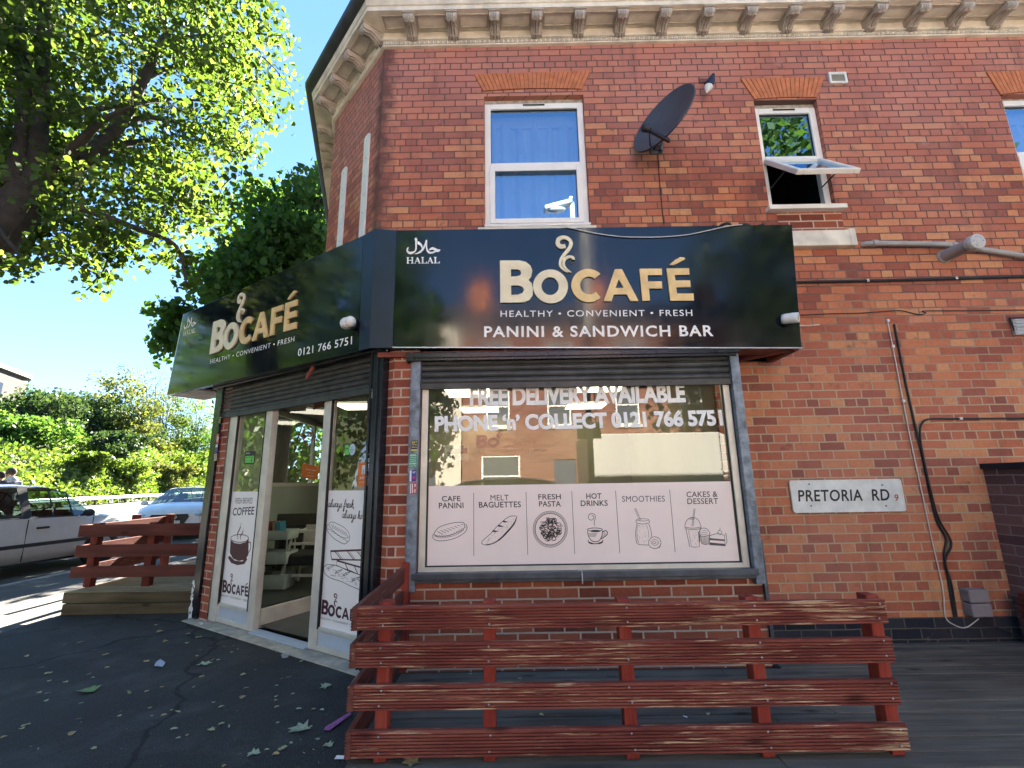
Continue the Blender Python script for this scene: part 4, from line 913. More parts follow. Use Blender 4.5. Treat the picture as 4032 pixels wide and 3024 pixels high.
for i in range(95):
    a_, r = random.uniform(0,360), math.sqrt(random.random())*.72; cx, cy = 1632+175*r*math.cos(rad(a_)), 264+185*r*math.sin(rad(a_)); q = random.uniform(14,34); b0 = random.uniform(0,360)
    D.line([p for p in arc(cx, cy, q, q*.9, b0, b0+random.uniform(150,330), 8)], random.choice([4,5,7]), False)
D.build('drawing', M['ink'], VG)
D = Draw(lambda x, y: onY(*kI5(x, y), YG-.0045), FN, u4)
D.line(oval(292,270,93,21,24), 6, False, True); D.fill(oval(298,287,68,14,20)); D.line([(200,285),(213,350),(250,405),(300,420),(347,405),(378,350),(388,285)], 7)
D.line([(390,298),(420,282),(445,300),(442,330),(415,355),(370,385)], 8); D.line([(395,318),(415,308),(420,325),(400,345),(380,355)], 4); D.line([(208,395),(218,428),(290,446),(375,430),(392,395)], [6,14,8,14,8])
D.line([(250,95),(275,103),(276,132),(248,152),(216,135),(213,95),(250,68),(290,85),(296,130),(283,180),(292,222)], 5)
for i in range(4): D.line([(215+i*3,315+i*13),(320-i*6,318+i*12)], 3, False)
D.build('drawing', M['ink'], VG)
D = Draw(lambda x, y: onY(*kI5(x, y), YG-.0045), FN, u4)
D.line([(787,10),(803,8),(862,152),(846,158)], 4, False, True); D.line(oval(886,148,78,14,22), 4, False, True); D.line([(808,150),(806,182),(885,200),(966,182),(964,150)], 5); D.line([(815,195),(800,290),(803,380),(828,450),(960,461)], 5); D.line([(960,195),(986,270),(999,360)], 5); D.line([(930,200),(955,280),(962,370)], 3); D.line([(830,200),(815,290),(820,380),(840,440)], 3)
D.line(oval(1036,432,77,73,30), 5, False, True); D.line([(965,455),(985,490),(1040,503),(1095,490),(1112,450)], 4)
D.line([(1036+(58 if i % 2 else 36)*math.cos(i*.2618), 428+(46 if i % 2 else 30)*math.sin(i*.2618)) for i in range(24)], 4, False, True); D.line(oval(1030,430,22,12,14), 4, False, True)
for i in range(24): x, y = random.uniform(815,975), random.uniform(215,440); D.line([(x,y),(x+6,y-5)], 4, False)
D.build('drawing', M['ink_g'], VG)
D = Draw(lambda x, y: onY(*kI5(x, y), YG-.0045), FN, u4)
D.line([(1413,215),(1425,170),(1465,130),(1510,118),(1560,135),(1592,175),(1605,215)], 5); D.line([(1407,220),(1425,240),(1510,252),(1600,238),(1612,218)], 5); D.line([(1408,240),(1430,260),(1510,268),(1598,258),(1612,236)], 5); D.line([(1424,262),(1470,478),(1530,488),(1590,482),(1600,262)], 5, False); D.line([(1455,280),(1490,470)], 3, False)
D.line([(1524,8),(1498,228)], 4, False); D.line([(1538,8),(1512,228)], 4, False); D.line(oval(1495,134,26,9,12), 4, False, True)
D.line([(1600,340),(1585,305),(1610,262),(1640,250),(1685,262),(1720,310),(1708,340),(1640,352)], 5, closed=True); D.line([(1600,345),(1622,445),(1665,458),(1710,445),(1718,335)], 5, False)
for i in range(6): D.line([(1618+i*17,352),(1632+i*13,450)], 4, False)
for i in range(3): D.line([(1605+i*12,325-i*22),(1650,330-i*24),(1700-i*12,318-i*20)], 3)
D.line([(1578,300),(1595,420)], [4,14,4], False); D.line([(1720,345),(1830,312),(1905,345),(1920,310),(1935,420),(1915,472),(1718,458)], 5, False, True); D.fill([(1718,375),(1905,392),(1905,412),(1718,400)]); D.fill([(1718,428),(1908,448),(1910,470),(1718,456)]); D.line([(1905,345),(1910,470)], 4, False)
D.line(oval(1845,308,27,27,18), 4, False, True); D.line([(1842,285),(1850,245)], 4, False)
for i in range(16): x, y = random.uniform(1460,1580), random.uniform(285,465); D.line([(x,y),(x+5,y-4)], 4, False)
D.build('drawing', M['ink_g'], VG)
# posters inside the entrance glazing
SCR = {'a': (.95,[(.75,.8),(.5,1),(.15,.7),(.1,.25),(.35,0),(.65,.3),(.78,.95),(.75,.2),(.9,0),(1.0,.12)]), 'l': (.55,[(0,.1),(.35,.9),(.5,1.7),(.4,2.0),(.25,1.7),(.2,.5),(.35,0),(.6,.15)]), 'w': (1.1,[(0,.9),(.1,.2),(.3,0),(.5,.3),(.55,.9),(.6,.2),(.8,0),(1.0,.4),(1.0,.95),(1.15,.85)]),
       'y': (.82,[(0,.9),(.05,.3),(.3,.05),(.6,.5),(.65,.95),(.6,-.2),(.45,-.9),(.15,-1),(.1,-.7),(.5,-.2),(.85,.1)]), 's': (.66,[(0,.1),(.35,.95),(.5,.6),(.5,.15),(.25,-.02),(.05,.15)]), 'f': (.66,[(0,.1),(.4,.9),(.55,1.75),(.45,2),(.3,1.7),(.2,.3),(.1,-.8),(.25,-1),(.4,-.5),(.3,.1),(.6,.2)]),
       'r': (.7,[(0,.1),(.2,1.05),(.3,.85),(.5,.85),(.45,.2),(.6,0),(.75,.15)]), 'e': (.65,[(0,.2),(.5,.55),(.5,.9),(.3,1),(.1,.6),(.15,.1),(.4,0),(.7,.25)]), 'h': (.85,[(0,.1),(.4,1.2),(.45,1.8),(.35,2),(.22,1.6),(.15,0),(.3,.75),(.5,1),(.6,.7),(.55,.1),(.7,0),(.85,.15)]), 'o': (.72,[(.5,1),(.15,.8),(.08,.3),(.3,0),(.6,.2),(.65,.7),(.5,1),(.7,.85)]), ',': (.3,[(.15,.15),(.18,-.1),(0,-.4)]), ' ': (.5,None)}
def script(D, body, x, y, sx, sy, slope, w_):
    for c in body:
        adv, P = SCR[c]
        if P: D.line([(x+(px+.22*py)*sx, y+px*sx*slope-py*sy) for px, py in P], w_)
        x += adv*sx; y += adv*sx*slope
PO = d0+.006
def pz(k, x, y): return ch(*k(x, y), PO)
def poster(label, s0, s1, z0, z1):
    t = thing('poster', label, 'poster', chp((s0+s1)/2, z0, PO))
    MB().box(chp((s0+s1)/2, (z0+z1)/2, PO-.0012), (abs(s1-s0), .002, z1-z0), (DCH, NCH, UP)).build('sheet', M['poster'], t); return t
z1a, z0a = pz(k7,260,726).z, pz(k7,160,1297).z
PL = poster('white poster of a maroon coffee mug on the left side of the cafe door', sML1+.004, sch(*k7(216,727))+0, z0a, z1a)
f7 = lambda x, y: ch(*k7(x, y), PO); f7d = lambda x, y: pz(k7, x, y)
T(PL, 'lettering', M['ink'], 'FRESH BREWED', f7, ((246,758),(333,757),(244,787)), bold=-.004, space=1.05, lift=.0006)
T(PL, 'lettering', M['ink'], 'COFFEE', f7, ((233,810),(343,802),(229,850)), bold=.012, lift=.0006)
D = Draw(f7d, NCH, .0017)
D.fill([(221,952),(222,975),(240,990),(268,994),(298,985),(313,962),(311,1050),(296,1075),(262,1082),(232,1070),(216,1040)]); D.line(oval(267,966,46,20,24), 4, False, True)
D.line([(312,985),(322,990),(322,1020),(310,1042)], 6); D.fill([(206,1065),(215,1055),(240,1080),(280,1085),(300,1062),(305,1075),(290,1098),(255,1104),(222,1092)])
D.line([(258,970),(256,940),(268,915),(274,885)], [5,9,9,3]); D.line([(272,972),(270,955),(282,935),(286,915)], [4,8,8,2]); D.build('drawing', M['maroon'], PL)
logo(PL, f7(177,1242), f7(309,1268), f7(181,1178), (M['maroon'], M['maroon']), .0004, lift=.0006)
T(PL, 'tagline', M['ink_g'], 'HEALTHY • CONVENIENT • FRESH', f7, ((172,1252),(310,1283),(171,1262)), lift=.0006, space=1.1)
z1b, z0b = pz(k7,800,720).z, pz(k7,670,1420).z
PR = poster('white poster of grilled sandwich drawings on the right side of the cafe door', sP1+.032, sMR0-.006, z0b, z1b)
fP = lambda x, y: ch(*kP(x, y), PO)
D = Draw(fP, NCH, .0009)
script(D, 'always fresh,', 120, 165, 33, 46, .03, [5,7,9,7]); script(D, 'always ho', 284, 292, 33, 46, .06, [5,7,9,7])
D.build('script', M['ink'], PR)
D = Draw(fP, NCH, .0009)
D.line([(150,345),(210,352),(310,405),(365,465),(368,505),(345,528),(280,515),(190,450),(138,385)], 4, closed=True)
for i in range(8): D.line([(160+i*24,365+i*13),(185+i*24,420+i*14)], 4, False)
D.line([(130,370),(108,395),(120,450),(190,530),(280,585),(325,595),(370,555),(378,500)], 5); D.line([(118+i*17, 415+i*11+(9 if i % 2 else -9)) for i in range(15)], 4, False); D.build('drawing', M['ink'], PR)
D = Draw(fP, NCH, .0009)
D.line([(155,680),(165,770),(185,782)], 9); D.line([(152,682),(520,668)], 16, False); D.line([(170,778),(510,785)], 12, False)
for x in (205,350,465): D.line([(x,685),(x+75,782)], 8, False); D.line([(x+22,685),(x+95,780)], 4, False)
D.line([(228,792),(220,845),(350,905),(500,960)], 7, False); D.line([(228,792),(380,835),(505,870)], 14, False)
for x in (320,430): D.line([(x,818+(x-320)*.3),(x+40,905+(x-320)*.35)], 9, False)
D.build('grill_mark', M['maroon'], PR)
D = Draw(fP, NCH, .0009)
D.line([(500,965),(400,915),(300,880),(200,845),(120,840),(80,865),(78,920),(110,965),(170,1000),(290,1040),(380,1085),(495,1132)], 5)
for x, y in ((120,890),(205,945),(300,970),(410,1030)): D.line([(x,y),(x+25,y-30),(x+85,y-50)], 5); D.line([(x,y),(x+45,y-18),(x+85,y-48)], 4)
for i in range(60): x, y = random.uniform(95,480), 0; y = 870+(x-95)*.36+random.uniform(-10,75); D.line([(x,y),(x+22,y+4)], 2, False)
D.build('drawing', M['ink'], PR)
logo(PR, fP(45,1412), fP(505,1524), fP(58,1243), (M['maroon'], M['maroon']), .0004, lift=.0006)
T(PR, 'tagline', M['ink_g'], 'HEALTHY • CONVENIENT • FRESH', fP, ((40,1448),(472,1545),(38,1472)), lift=.0006, space=1.1)

# ------------------------------------------------------------------ stickers
def sticker(label, f, nrm, pts, c, bits=(), rough=.45):
    TL, TR, BL = (f(*p) for p in pts); BR = TR+BL-TL
    t = thing('sticker', label, 'sticker', BL); mb = MB(); n = V(nrm); n = n if n.dot(C0-TL) > 0 else -n
    mb.hexa([p for p in (BL, BR, TR, TL)]+[p+n*.0008 for p in (BL, BR, TR, TL)]); mb.build('backing', col('sticker_%d' % (hash(c) % 99999), c, rough, var=.05), t)
    ex, ey = TR-TL, BL-TL
    for b in bits:
        u0, v0, u1, v1, cc, s_ = b; mt = col('sticker_ink_%d' % (hash(cc) % 99999), cc, .5, var=.03); A = lambda u, v: TL+ex*u+ey*v+n*.001
        m2 = MB()
        if s_ is None: m2.add([A(u0,v1)+n*.0003, A(u1,v1)+n*.0003, A(u1,v0)+n*.0003, A(u0,v0)+n*.0003], [(0,1,2,3)]); m2.build('band', mt, t)
        else: text(m2, s_, A(u0,v0), A(u1,v0), A(u0,v1), bold=.02, lift=.0006); m2.build('lettering', mt, t)
    return t
Wh, Bk, Rd, Bl, Gn, Or, Ye, Pu = (.75,.75,.75), (.012,.013,.014), (.50,.035,.045), (.02,.06,.32), (.02,.28,.14), (.72,.17,.015), (.75,.55,.06), (.06,.03,.22)
GRN = (.16,.58,.10)
fG = lambda off: (lambda x, y: ch(*kDG(x, y), off)); fST = lambda off: (lambda x, y: ch(*kST(x, y), off))
sticker('black and bright green hygiene sticker on the left door side light', fG(d0+.004), NCH, ((524,562),(648,556),(511,722)), Bk, [(.07,.36,.93,.88,GRN,None),(.10,.44,.88,.52,Bk,'FOOD HYGIENE'),(.1,.66,.5,.72,Bk,'0 1 2 3'),(.62,.58,.80,.82,Bk,'4'),(.1,.1,.5,.2,Wh,'RATING')])
fD = lambda off: (lambda x, y: onN(*kDG(x, y), hD+nd*off, nd))
sticker('orange sticker reading We are open on the door glass', fD(.004), nd, ((1235,713),(1440,742),(1218,888)), Or, [(.2,.28,.82,.46,Wh,"We're open"),(.34,.55,.7,.61,Wh,'come on in'),(.32,.76,.74,.86,Wh,'JUST EAT')])
t = thing('sticker', 'round red no smoking sign stuck high on the door glass', 'sticker', fD(.004)(1300,450))
c_ = fD(.004)(1300,362); rx = (fD(.004)(1375,362)-c_).length; ry = (fD(.004)(1300,448)-c_).length
mb = MB(); R_ = lambda k: [(rx*k*math.cos(i*math.pi/18), ry*k*math.sin(i*math.pi/18)) for i in range(36)]
mb.poly([R_(1), R_(.86)], c_, dd, UP, .001); mb.poly([[(-.62*rx,-.52*ry),(-.52*rx,-.64*ry),(.62*rx,.52*ry),(.52*rx,.64*ry)]], c_+nd*.0014, dd, UP, .0004); mb.poly([[(-.6*rx,-1.28*ry),(.45*rx,-1.28*ry),(.45*rx,-1.14*ry),(-.6*rx,-1.14*ry)]], c_, dd, UP, .001); mb.build('ring', col('sign_red', (.55,.015,.03), .5), t)
mb = MB(); mb.poly([[(-.65*rx,-.18*ry),(.6*rx,-.18*ry),(.6*rx,0),(-.65*rx,0)]], c_, dd, UP, .0008); mb.poly(thick([(-.5*rx,.2*ry),(-.35*rx,.45*ry),(0,.4*ry),(.1*rx,.65*ry)], [.1*rx]*4), c_, dd, UP, .0009); mb.build('cigarette', M['ink'], t)
sticker('green and white upright hygiene sticker in the right door side light', fST(d0+.004), NCH, ((182,846),(219,844),(178,959)), GRN, [(0,0,1,.1,Bk,None),(0,.9,1,1,Bk,None),(.15,.35,.85,.5,Bk,'open')])
t = thing('sticker', 'round pale blue sticker beside the upright green one by the door', 'sticker', fST(d0+.004)(247,950)); mb = MB(); c_ = fST(d0+.004)(247,898); r1 = (fST(d0+.004)(275,898)-c_).length; r2 = (fST(d0+.004)(247,950)-c_).length
mb.poly([[(r1*math.cos(i*math.pi/14), r2*math.sin(i*math.pi/14)) for i in range(28)]], c_, -DCH, UP, .001); mb.build('disc', col('pale_blue', (.5,.66,.68), .5), t)
mb = MB(); text(mb, 'our\nwelcome\nhere', fST(d0+.006)(226,880), fST(d0+.006)(262,880), fST(d0+.006)(225,925)); mb.build('lettering', M['ink'], t)
sticker('tall orange delivery sticker beside the right door pillar', fST(d0+.006), NCH, ((303,1018),(372,1014),(289,1234)), Or, [(.52,.12,.98,.5,Wh,None),(.66,.3,.84,.5,Or,None),(.3,.60,.98,.72,Wh,'JUST'),(.3,.81,.98,.85,Wh,'takeaway')])
fpl = fST(.072)
sticker('white sticker with a black logo on the right door pillar', fpl, NCH, ((371,984),(438,979),(370,1014)), Wh, [(.08,.25,.28,.75,Bk,'O'),(.32,.3,.95,.7,Bk,'S.R.S')])
sticker('white sticker with blue print just under the topmost pillar sticker', fpl, NCH, ((371,1030),(434,1025),(369,1095)), Wh, [(.1,.12,.9,.4,Bl,'SHUTTER'),(.1,.5,.9,.62,Bk,'REPAIRS 24HR'),(.1,.7,.9,.86,Bl,'SERVICE')])
sticker('red sticker with white print low on the right door pillar', fpl, NCH, ((370,1126),(407,1122),(366,1226)), Rd, [(.12,.08,.4,.92,Wh,'I'),(.55,.15,.88,.3,Wh,'24'),(.55,.45,.88,.85,Wh,'TEL')])
sticker('small yellowed label near the top of the right door pillar', fpl, NCH, ((414,352),(446,347),(408,436)), (.55,.5,.34), [(.1,.08,.9,.3,Bk,'AK'),(.1,.42,.9,.52,Bk,'SHUTTERS'),(.1,.62,.9,.72,Bk,'0121 000')])
sticker('tiny blue and white sticker on the right door pillar above the others', fpl, NCH, ((385,934),(412,932),(384,952)), Bl, [(.2,.2,.8,.8,Wh,'24')])
fgd = lambda x, y: onY(*kST(x, y), PS-.0555)
sticker('black and yellow sticker topmost on the left window guide', fgd, FN, ((786,819),(841,816),(780,913)), Bk, [(.1,.08,.92,.27,Ye,'EKT'),(.1,.36,.9,.42,Wh,'SHUTTERS'),(.1,.5,.9,.56,Ye,'GATES GRILLES'),(.1,.64,.9,.70,Wh,'REPAIRS'),(0,.85,1,.97,Ye,None)])
sticker('green sticker with white print on the left window guide', fgd, FN, ((765,938),(831,933),(763,1066)), Gn, [(.08,.05,.95,.18,Wh,'ADINA'),(.1,.25,.9,.31,Wh,'ROLLER SHUTTER'),(.1,.38,.9,.44,Wh,'SHOP FRONTS'),(.1,.51,.9,.57,Wh,'ALUMINIUM'),(.05,.66,.95,.78,Wh,'FITTERS'),(.1,.85,.9,.92,Wh,'0121 770')])
sticker('dark blue and white sticker on the left window guide', fgd, FN, ((769,1088),(828,1083),(766,1190)), Pu, [(.02,.02,.28,.98,Wh,None),(.4,.1,.9,.5,Bl,None),(.45,.12,.88,.3,Wh,'FAST'),(.45,.56,.9,.8,(.4,.03,.2),None)])
sticker('red sticker with white print lowest on the left window guide', fgd, FN, ((770,1200),(831,1196),(767,1306)), Rd, [(.08,.08,.2,.92,Wh,'I'),(.34,.1,.46,.9,Wh,'I'),(.62,.12,.9,.4,Wh,'24'),(.62,.55,.9,.9,Wh,'HR')])
flp = fG(.052)
sticker('red and white sticker on the black pillar left of the entrance', flp, NCH, ((170,345),(203,338),(162,465)), Rd, [(.2,.2,.5,.8,Wh,'I'),(.6,.3,.9,.6,Wh,'24')])
sticker('purple sticker under the red one on the left entrance pillar', flp, NCH, ((156,468),(188,460),(148,580)), Pu, [(.15,.1,.85,.4,Wh,None)])
sticker('worn beige sticker lowest on the left entrance pillar', flp, NCH, ((142,592),(176,586),(135,680)), (.42,.36,.27), [(.2,.2,.8,.35,Bk,'TEL'),(.2,.55,.8,.7,Rd,'CALL')])
sticker('dark sticker with yellow lines high on the left entrance pillar', flp, NCH, ((200,132),(228,126),(188,220)), Bk, [(.1,.1,.9,.2,Ye,None),(.1,.4,.9,.5,Ye,None),(.1,.7,.9,.8,Ye,None)])
# ------------------------------------------------------------------ things fixed to the wall
P_ = onY(*kC(305,655), -.30); n_ = V((-.78,-.52,.34)).normalized()
maj = (onY(*kC(405,515), -.30)-onY(*kC(208,800), -.30)); R = maj.length/2*.96; maj = (maj-n_*maj.dot(n_)).normalized(); mi = n_.cross(maj)
SD = thing('satellite_dish', 'dark grey satellite dish on the upper wall between the two windows', 'satellite dish', onY(*kC(250,815), 0))
mb = MB(); pr = [(max(R*i/12,.001), .12*R*2*(i/12)**2-.02) for i in range(13)]
mb.lathe(pr+[(R*1.02,.12*R*2-.018),(R*1.02,.12*R*2-.034)]+[(max(r,.001), z-.008) for r, z in pr[::-1]], P_, (maj, mi, n_), 40)
mb.build('reflector', M['dish'], SD)
lnb = onY(*kC(196,684), -.62); foot = P_-maj*R*.92+n_*.01
mb = MB(); e0 = onY(*kC(318,752), -.40); mb.bar(e0, lnb+(e0-lnb).normalized()*.03, .022, .03); mb.tube([lnb+V((.02,0,0)), foot.lerp(lnb,.5)-UP*.06, foot], .005, 6); mb.build('arm', M['trim'], SD)
mb = MB(); a_ = (P_-lnb).normalized(); e1 = a_.cross(UP).normalized(); mb.lathe([(.001,-.05),(.028,-.05),(.028,.0),(.036,.012),(.038,.03),(.034,.036),(.001,.036)], lnb, (e1, a_.cross(e1), a_), 16); mb.build('lnb_head', M['trim'], SD)
mb = MB(); w0 = onY(*kC(250,800), 0); mb.box(w0+V((0,-.008,0)), (.12,.016,.10)); mb.box(w0+V((-.0,-.06,-.0)), (.045,.10,.05)); mb.tube([w0+V((0,-.10,-.01)), w0+V((.0,-.12,.05)), P_-n_*.03-maj*R*.55], .02, 8); mb.box(w0+V((.035,-.03,-.02)),(.02,.05,.06)); mb.build('bracket', M['steel_w'], SD, bevel=.003)
def cable(name, label, pts, r, mat, Y=-.012, cat='cable', n=5, clips=None):
    P = [onY(x, y, Y) for x, y in pts]; t = thing(name, label, cat, P[-1])
    MB().tube(smooth_line(P, n), r, 6).build('line', mat, t)
    if clips:
        mb = MB()
        for i in clips: mb.box(V(P[i])+V((0,-.004,0)), (.02,.016,.022))
        mb.build('clip', M['white_pl'], t)
    return t
cable('cable', 'thin dark cable hanging down from the satellite dish to the sign', [kC(258,822), kC(264,920), kC(271,1010), kC(281,1110), kC(290,1200)], .004, M['cable_b'])
cable('cable', 'long white cable running down the wall right of the street sign', [k12(580,452), k12(600,550), k12(640,760), k12(668,905), k12(710,1100), k12(750,1290), k12(778,1410), k12(795,1500), k12(803,1590), k12(840,1622), k12(882,1630), k12(930,1597)], .0042, M['cable_w'], clips=(0,1,2))
cable('cable', 'black cable dropping from the small fixing above the street sign to the deck', [k12(606,465), k12(640,640), k12(665,760), k12(690,870), k12(720,1000), k12(745,1120), k12(770,1220), k12(805,1290), k12(799,1350), k12(815,1450), k12(838,1590)], .0085, M['cable_b'])
cable('cable', 'black cable entering from the right at mid wall and turning down beside the other', [k12(1400,822), k12(1105,826), k12(860,828), k12(745,829), k12(714,845), k12(705,885), k12(717,970), k12(750,1120), k12(778,1215), k12(826,1305), k12(802,1375), k12(827,1470), k12(846,1590)], .008, M['cable_b'], Y=-.022, clips=(2,))
cable('cable', 'thin black cable trailing right along the wall from the sign end camera', [k12(245,430), k12(360,425), k12(480,422), k12(590,414), k12(640,414), k12(700,428), k12(728,422), k12(720,414), k12(860,413), k12(1105,410), k12(1400,404)], .0042, M['cable_b'])
cable('cable', 'short pale twin wire poking from the wall behind the sign end', [k12(230,470), k12(270,471), k12(318,467)], .006, M['cable_w'])
t = cable('pipe', 'long black metal pipe running along the wall beside the sign', [k12(200,303), k12(240,303), k12(503,298), k12(843,289), k12(1105,281), k12(1400,272)], .0135, M['cable_b'], Y=-.03, cat='pipe', clips=(2,3))
P = [onY(*k12(482,160),.0), onY(*k12(500,156),-.035), onY(*k12(530,154),-.05), onY(*k12(795,158),-.05), onY(*k12(835,162),-.05), onY(*k12(1105,203),-.05), onY(*k12(1400,248),-.05)]
t = thing('pipe', 'grey plastic waste pipe with an elbow sloping along the wall to the right', 'pipe', P[2]); mb = MB(); mb.tube(P, .024, 12)
mb.build('tube', M['grey_pipe'], t); mb = MB()
for c, e in ((2,3),(4,5)):
    d_ = (P[e]-P[c]).normalized(); mb.tube([P[c]-d_*.02, P[c]+d_*.02], .030, 12)
mb.build('collar', M['grey_pipe'], t)
p0 = onY(*k12(795,206)); lo, hi = 0, 1.
for _ in range(40):
    md = (lo+hi)/2; lo, hi = (md, hi) if onY(*k12(930,145), -md).x > p0.x else (lo, md)
t = thing('vent_pipe', 'fat grey capped pipe sticking straight out of the wall', 'pipe', p0); pe = onY(*k12(930,145), -lo)
ax_ = (pe-p0).normalized(); e1 = XX; e2 = ax_.cross(e1).normalized(); e1 = e2.cross(ax_); Lp = (pe-p0).length
MB().lathe([(.055,-.02),(.055,Lp-.05)], p0, (e1, e2, ax_), 28).build('tube', M['grey_pipe'], t)
MB().lathe([(.063,Lp-.07),(.066,Lp-.06),(.066,Lp-.004),(.060,Lp),(.001,Lp)], p0, (e1, e2, ax_), 28).build('cap', plain('pale_cap', (.50,.49,.47), .6, var=.25, scale=30), t)
MB().lathe([(.062,-.0),(.062,.02),(.055,.02)], p0, (e1, e2, ax_), 28).build('flange', M['grey_pipe'], t)
mb = MB()
for i in range(6): mb.ell(pe+e1*.042*math.cos(i*1.047)+e2*.042*math.sin(i*1.047)+ax_*.001, (.004,.004,.003), (e1, e2, ax_), 6, 4)
mb.build('rivet', M['steel'], t)
# air vent
a, b = onY(*kC(1172,452)), onY(*kC(1255,392)); t = thing('air_vent', 'small square cream air vent high on the wall', 'vent', (a+b)/2); mb = MB(); e = .022
mb.bx(a.x,b.x,-.014,.0,a.z,b.z); mb.bx(a.x,a.x+e,-.022,-.0145,a.z,b.z); mb.bx(b.x-e,b.x,-.022,-.0145,a.z,b.z); mb.bx(a.x+e,b.x-e,-.022,-.0145,b.z-e,b.z); mb.bx(a.x+e,b.x-e,-.022,-.0145,a.z,a.z+e); mb.build('frame', M['white_pl'], t, bevel=.002)
mb = MB()
for i in range(6): z = a.z+e+.01+i*(b.z-a.z-2*e-.01)/6; mb.bar(V((a.x+e,-.017,z)), V((b.x-e,-.017,z)), .006, .008)
mb.build('louvre', col('vent_louvre', (.30,.28,.22), .6), t)
# dark lamp like fitting high on the wall
c = onY(*kM(740,560), -.14); t = thing('wall_lamp', 'small dark blue and white outdoor light sticking out of the upper wall', 'wall light', onY(*kM(700,700)))
ax_ = (onY(*kM(810,400), -.16)-onY(*kM(690,720), -.16)).normalized(); e1 = ax_.cross(V((0,-1,0))).normalized(); e2 = e1.cross(ax_)
Ld = (onY(*kM(815,345), -.15)-onY(*kM(690,730), -.15)).length; wd0 = .040
MB().lathe([(.001,-Ld*.5),(wd0*.9,-Ld*.48),(wd0,-Ld*.2),(wd0*.95,0),(wd0*.62,Ld*.2),(wd0*.52,Ld*.34),(wd0*.40,Ld*.45),(.001,Ld*.5)], c, (e1, e2, ax_), 20).build('body', col('lamp_navy', (.014,.022,.055), .55), t)
MB().lathe([(.001,-Ld*.98),(wd0*.15,-Ld*.95),(wd0*1.02,-Ld*.56),(wd0*1.02,-Ld*.49),(wd0*.9,-Ld*.485)], c, (e1, e2, ax_), 20).build('shade', M['white_pl'], t)
mb = MB(); w0 = onY(*kM(640,640)); mb.bar(w0, c-ax_*Ld*.3, .04, .05); mb.box(w0+V((-.04,-.006,.02)), (.10,.012,.05)); mb.build('bracket', col('rusty_bracket', (.14,.06,.05), .8), t)
# grey louvred box at the right edge, plastic junction box at the foot of the wall
a, b = onY(*k12(1062,510)), onY(*k12(1140,447)); t = thing('vent_cover', 'pale grey louvred vent cover at the right end of the wall', 'vent', a); mb = MB(); mb.bx(a.x,b.x+.1,-.03,.0,a.z,b.z); mb.build('cover', M['grey_pipe'], t, bevel=.004); mb = MB()
for i in range(5): z = a.z+.02+i*.03; mb.bar(V((a.x+.01,-.034,z)), V((b.x+.09,-.034,z)), .008, .012)
mb.build('louvre', M['galv'], t)
mb = MB(); mb.tube([V((a.x-.012,-.02,b.z+.012)), V((b.x+.1,-.02,b.z+.015))], .006, 6); mb.tube([V((a.x-.012,-.02,b.z+.012)), V((a.x+.01,-.02,a.z-.0))], .006, 6); mb.build('cable_edge', M['cable_b'], t)
p = [onY(*kR(*q), -.06) for q in ((120,1447),(200,1440),(240,1570),(158,1575))]; t = thing('junction_box', 'grey plastic junction box low on the wall above the dark plinth', 'junction box', p[3])
mb = MB(); x0, x1, z0, z1 = p[0].x, p[1].x+.02, (p[2].z+p[3].z)/2, (p[0].z+p[1].z)/2; mb.bx(x0,x1,-.085,0,z0,(z0+z1)/2-.003); mb.bx(x0,x1,-.085,0,(z0+z1)/2+.003,z1); mb.build('casing', col('box_grey', (.24,.21,.22), .6), t, bevel=.01)
mb = MB(); mb.bx(x0+.01,x1-.01,-.07,-.012,(z0+z1)/2-.004,(z0+z1)/2+.004); mb.tube([V((x1-.05,-.05,z0)), V((x1-.02,-.07,z0-.06)), V((x1+.25,-.1,ZD+.02)), V((x1+.6,-.25,ZD+.01))], .006, 6); mb.build('cable_tail', M['cable_b'], t)
# white battens on the angled upper wall
nu = tc_.cross(UP); nu = nu if nu.y < 0 else -nu
def cha(x, y, off=.014): return onN(x, y, A2+nu*off, nu)
for lab, pts in (('longer white timber strip on the angled upper wall, nearer the corner', ((400,925),(433,925),(398,1566),(361,1566))), ('shorter white timber strip on the angled upper wall, farther from the corner', ((248,1147),(279,1147),(255,1616),(217,1616)))):
    q = [cha(*kB(*p_)) for p_ in pts]; t = thing('timber_strip', lab, 'timber strip', q[3]); wx = (q[1]-q[0]).dot(tc_); top, bot = q[0], q[3]-UP*.25
    mb = MB(); mb.poly([[(0,bot.z),(wx,bot.z),(wx,top.z-.02),(wx*.75,top.z),(wx*.25,top.z),(0,top.z-.02)]], V((q[0].x,q[0].y,0))-nu*.012, tc_, UP, .014)
    o = mb.build('batten', M['white_pl'], t); mb = MB()
    for i in range(5): mb.ell(V((q[0].x,q[0].y,0))+tc_*wx/2+UP*(top.z-.07-i*.21)+nu*.002, (.006,.002,.006), (tc_, nu, UP), 8, 4)
    mb.build('nail_head', M['steel'], t)
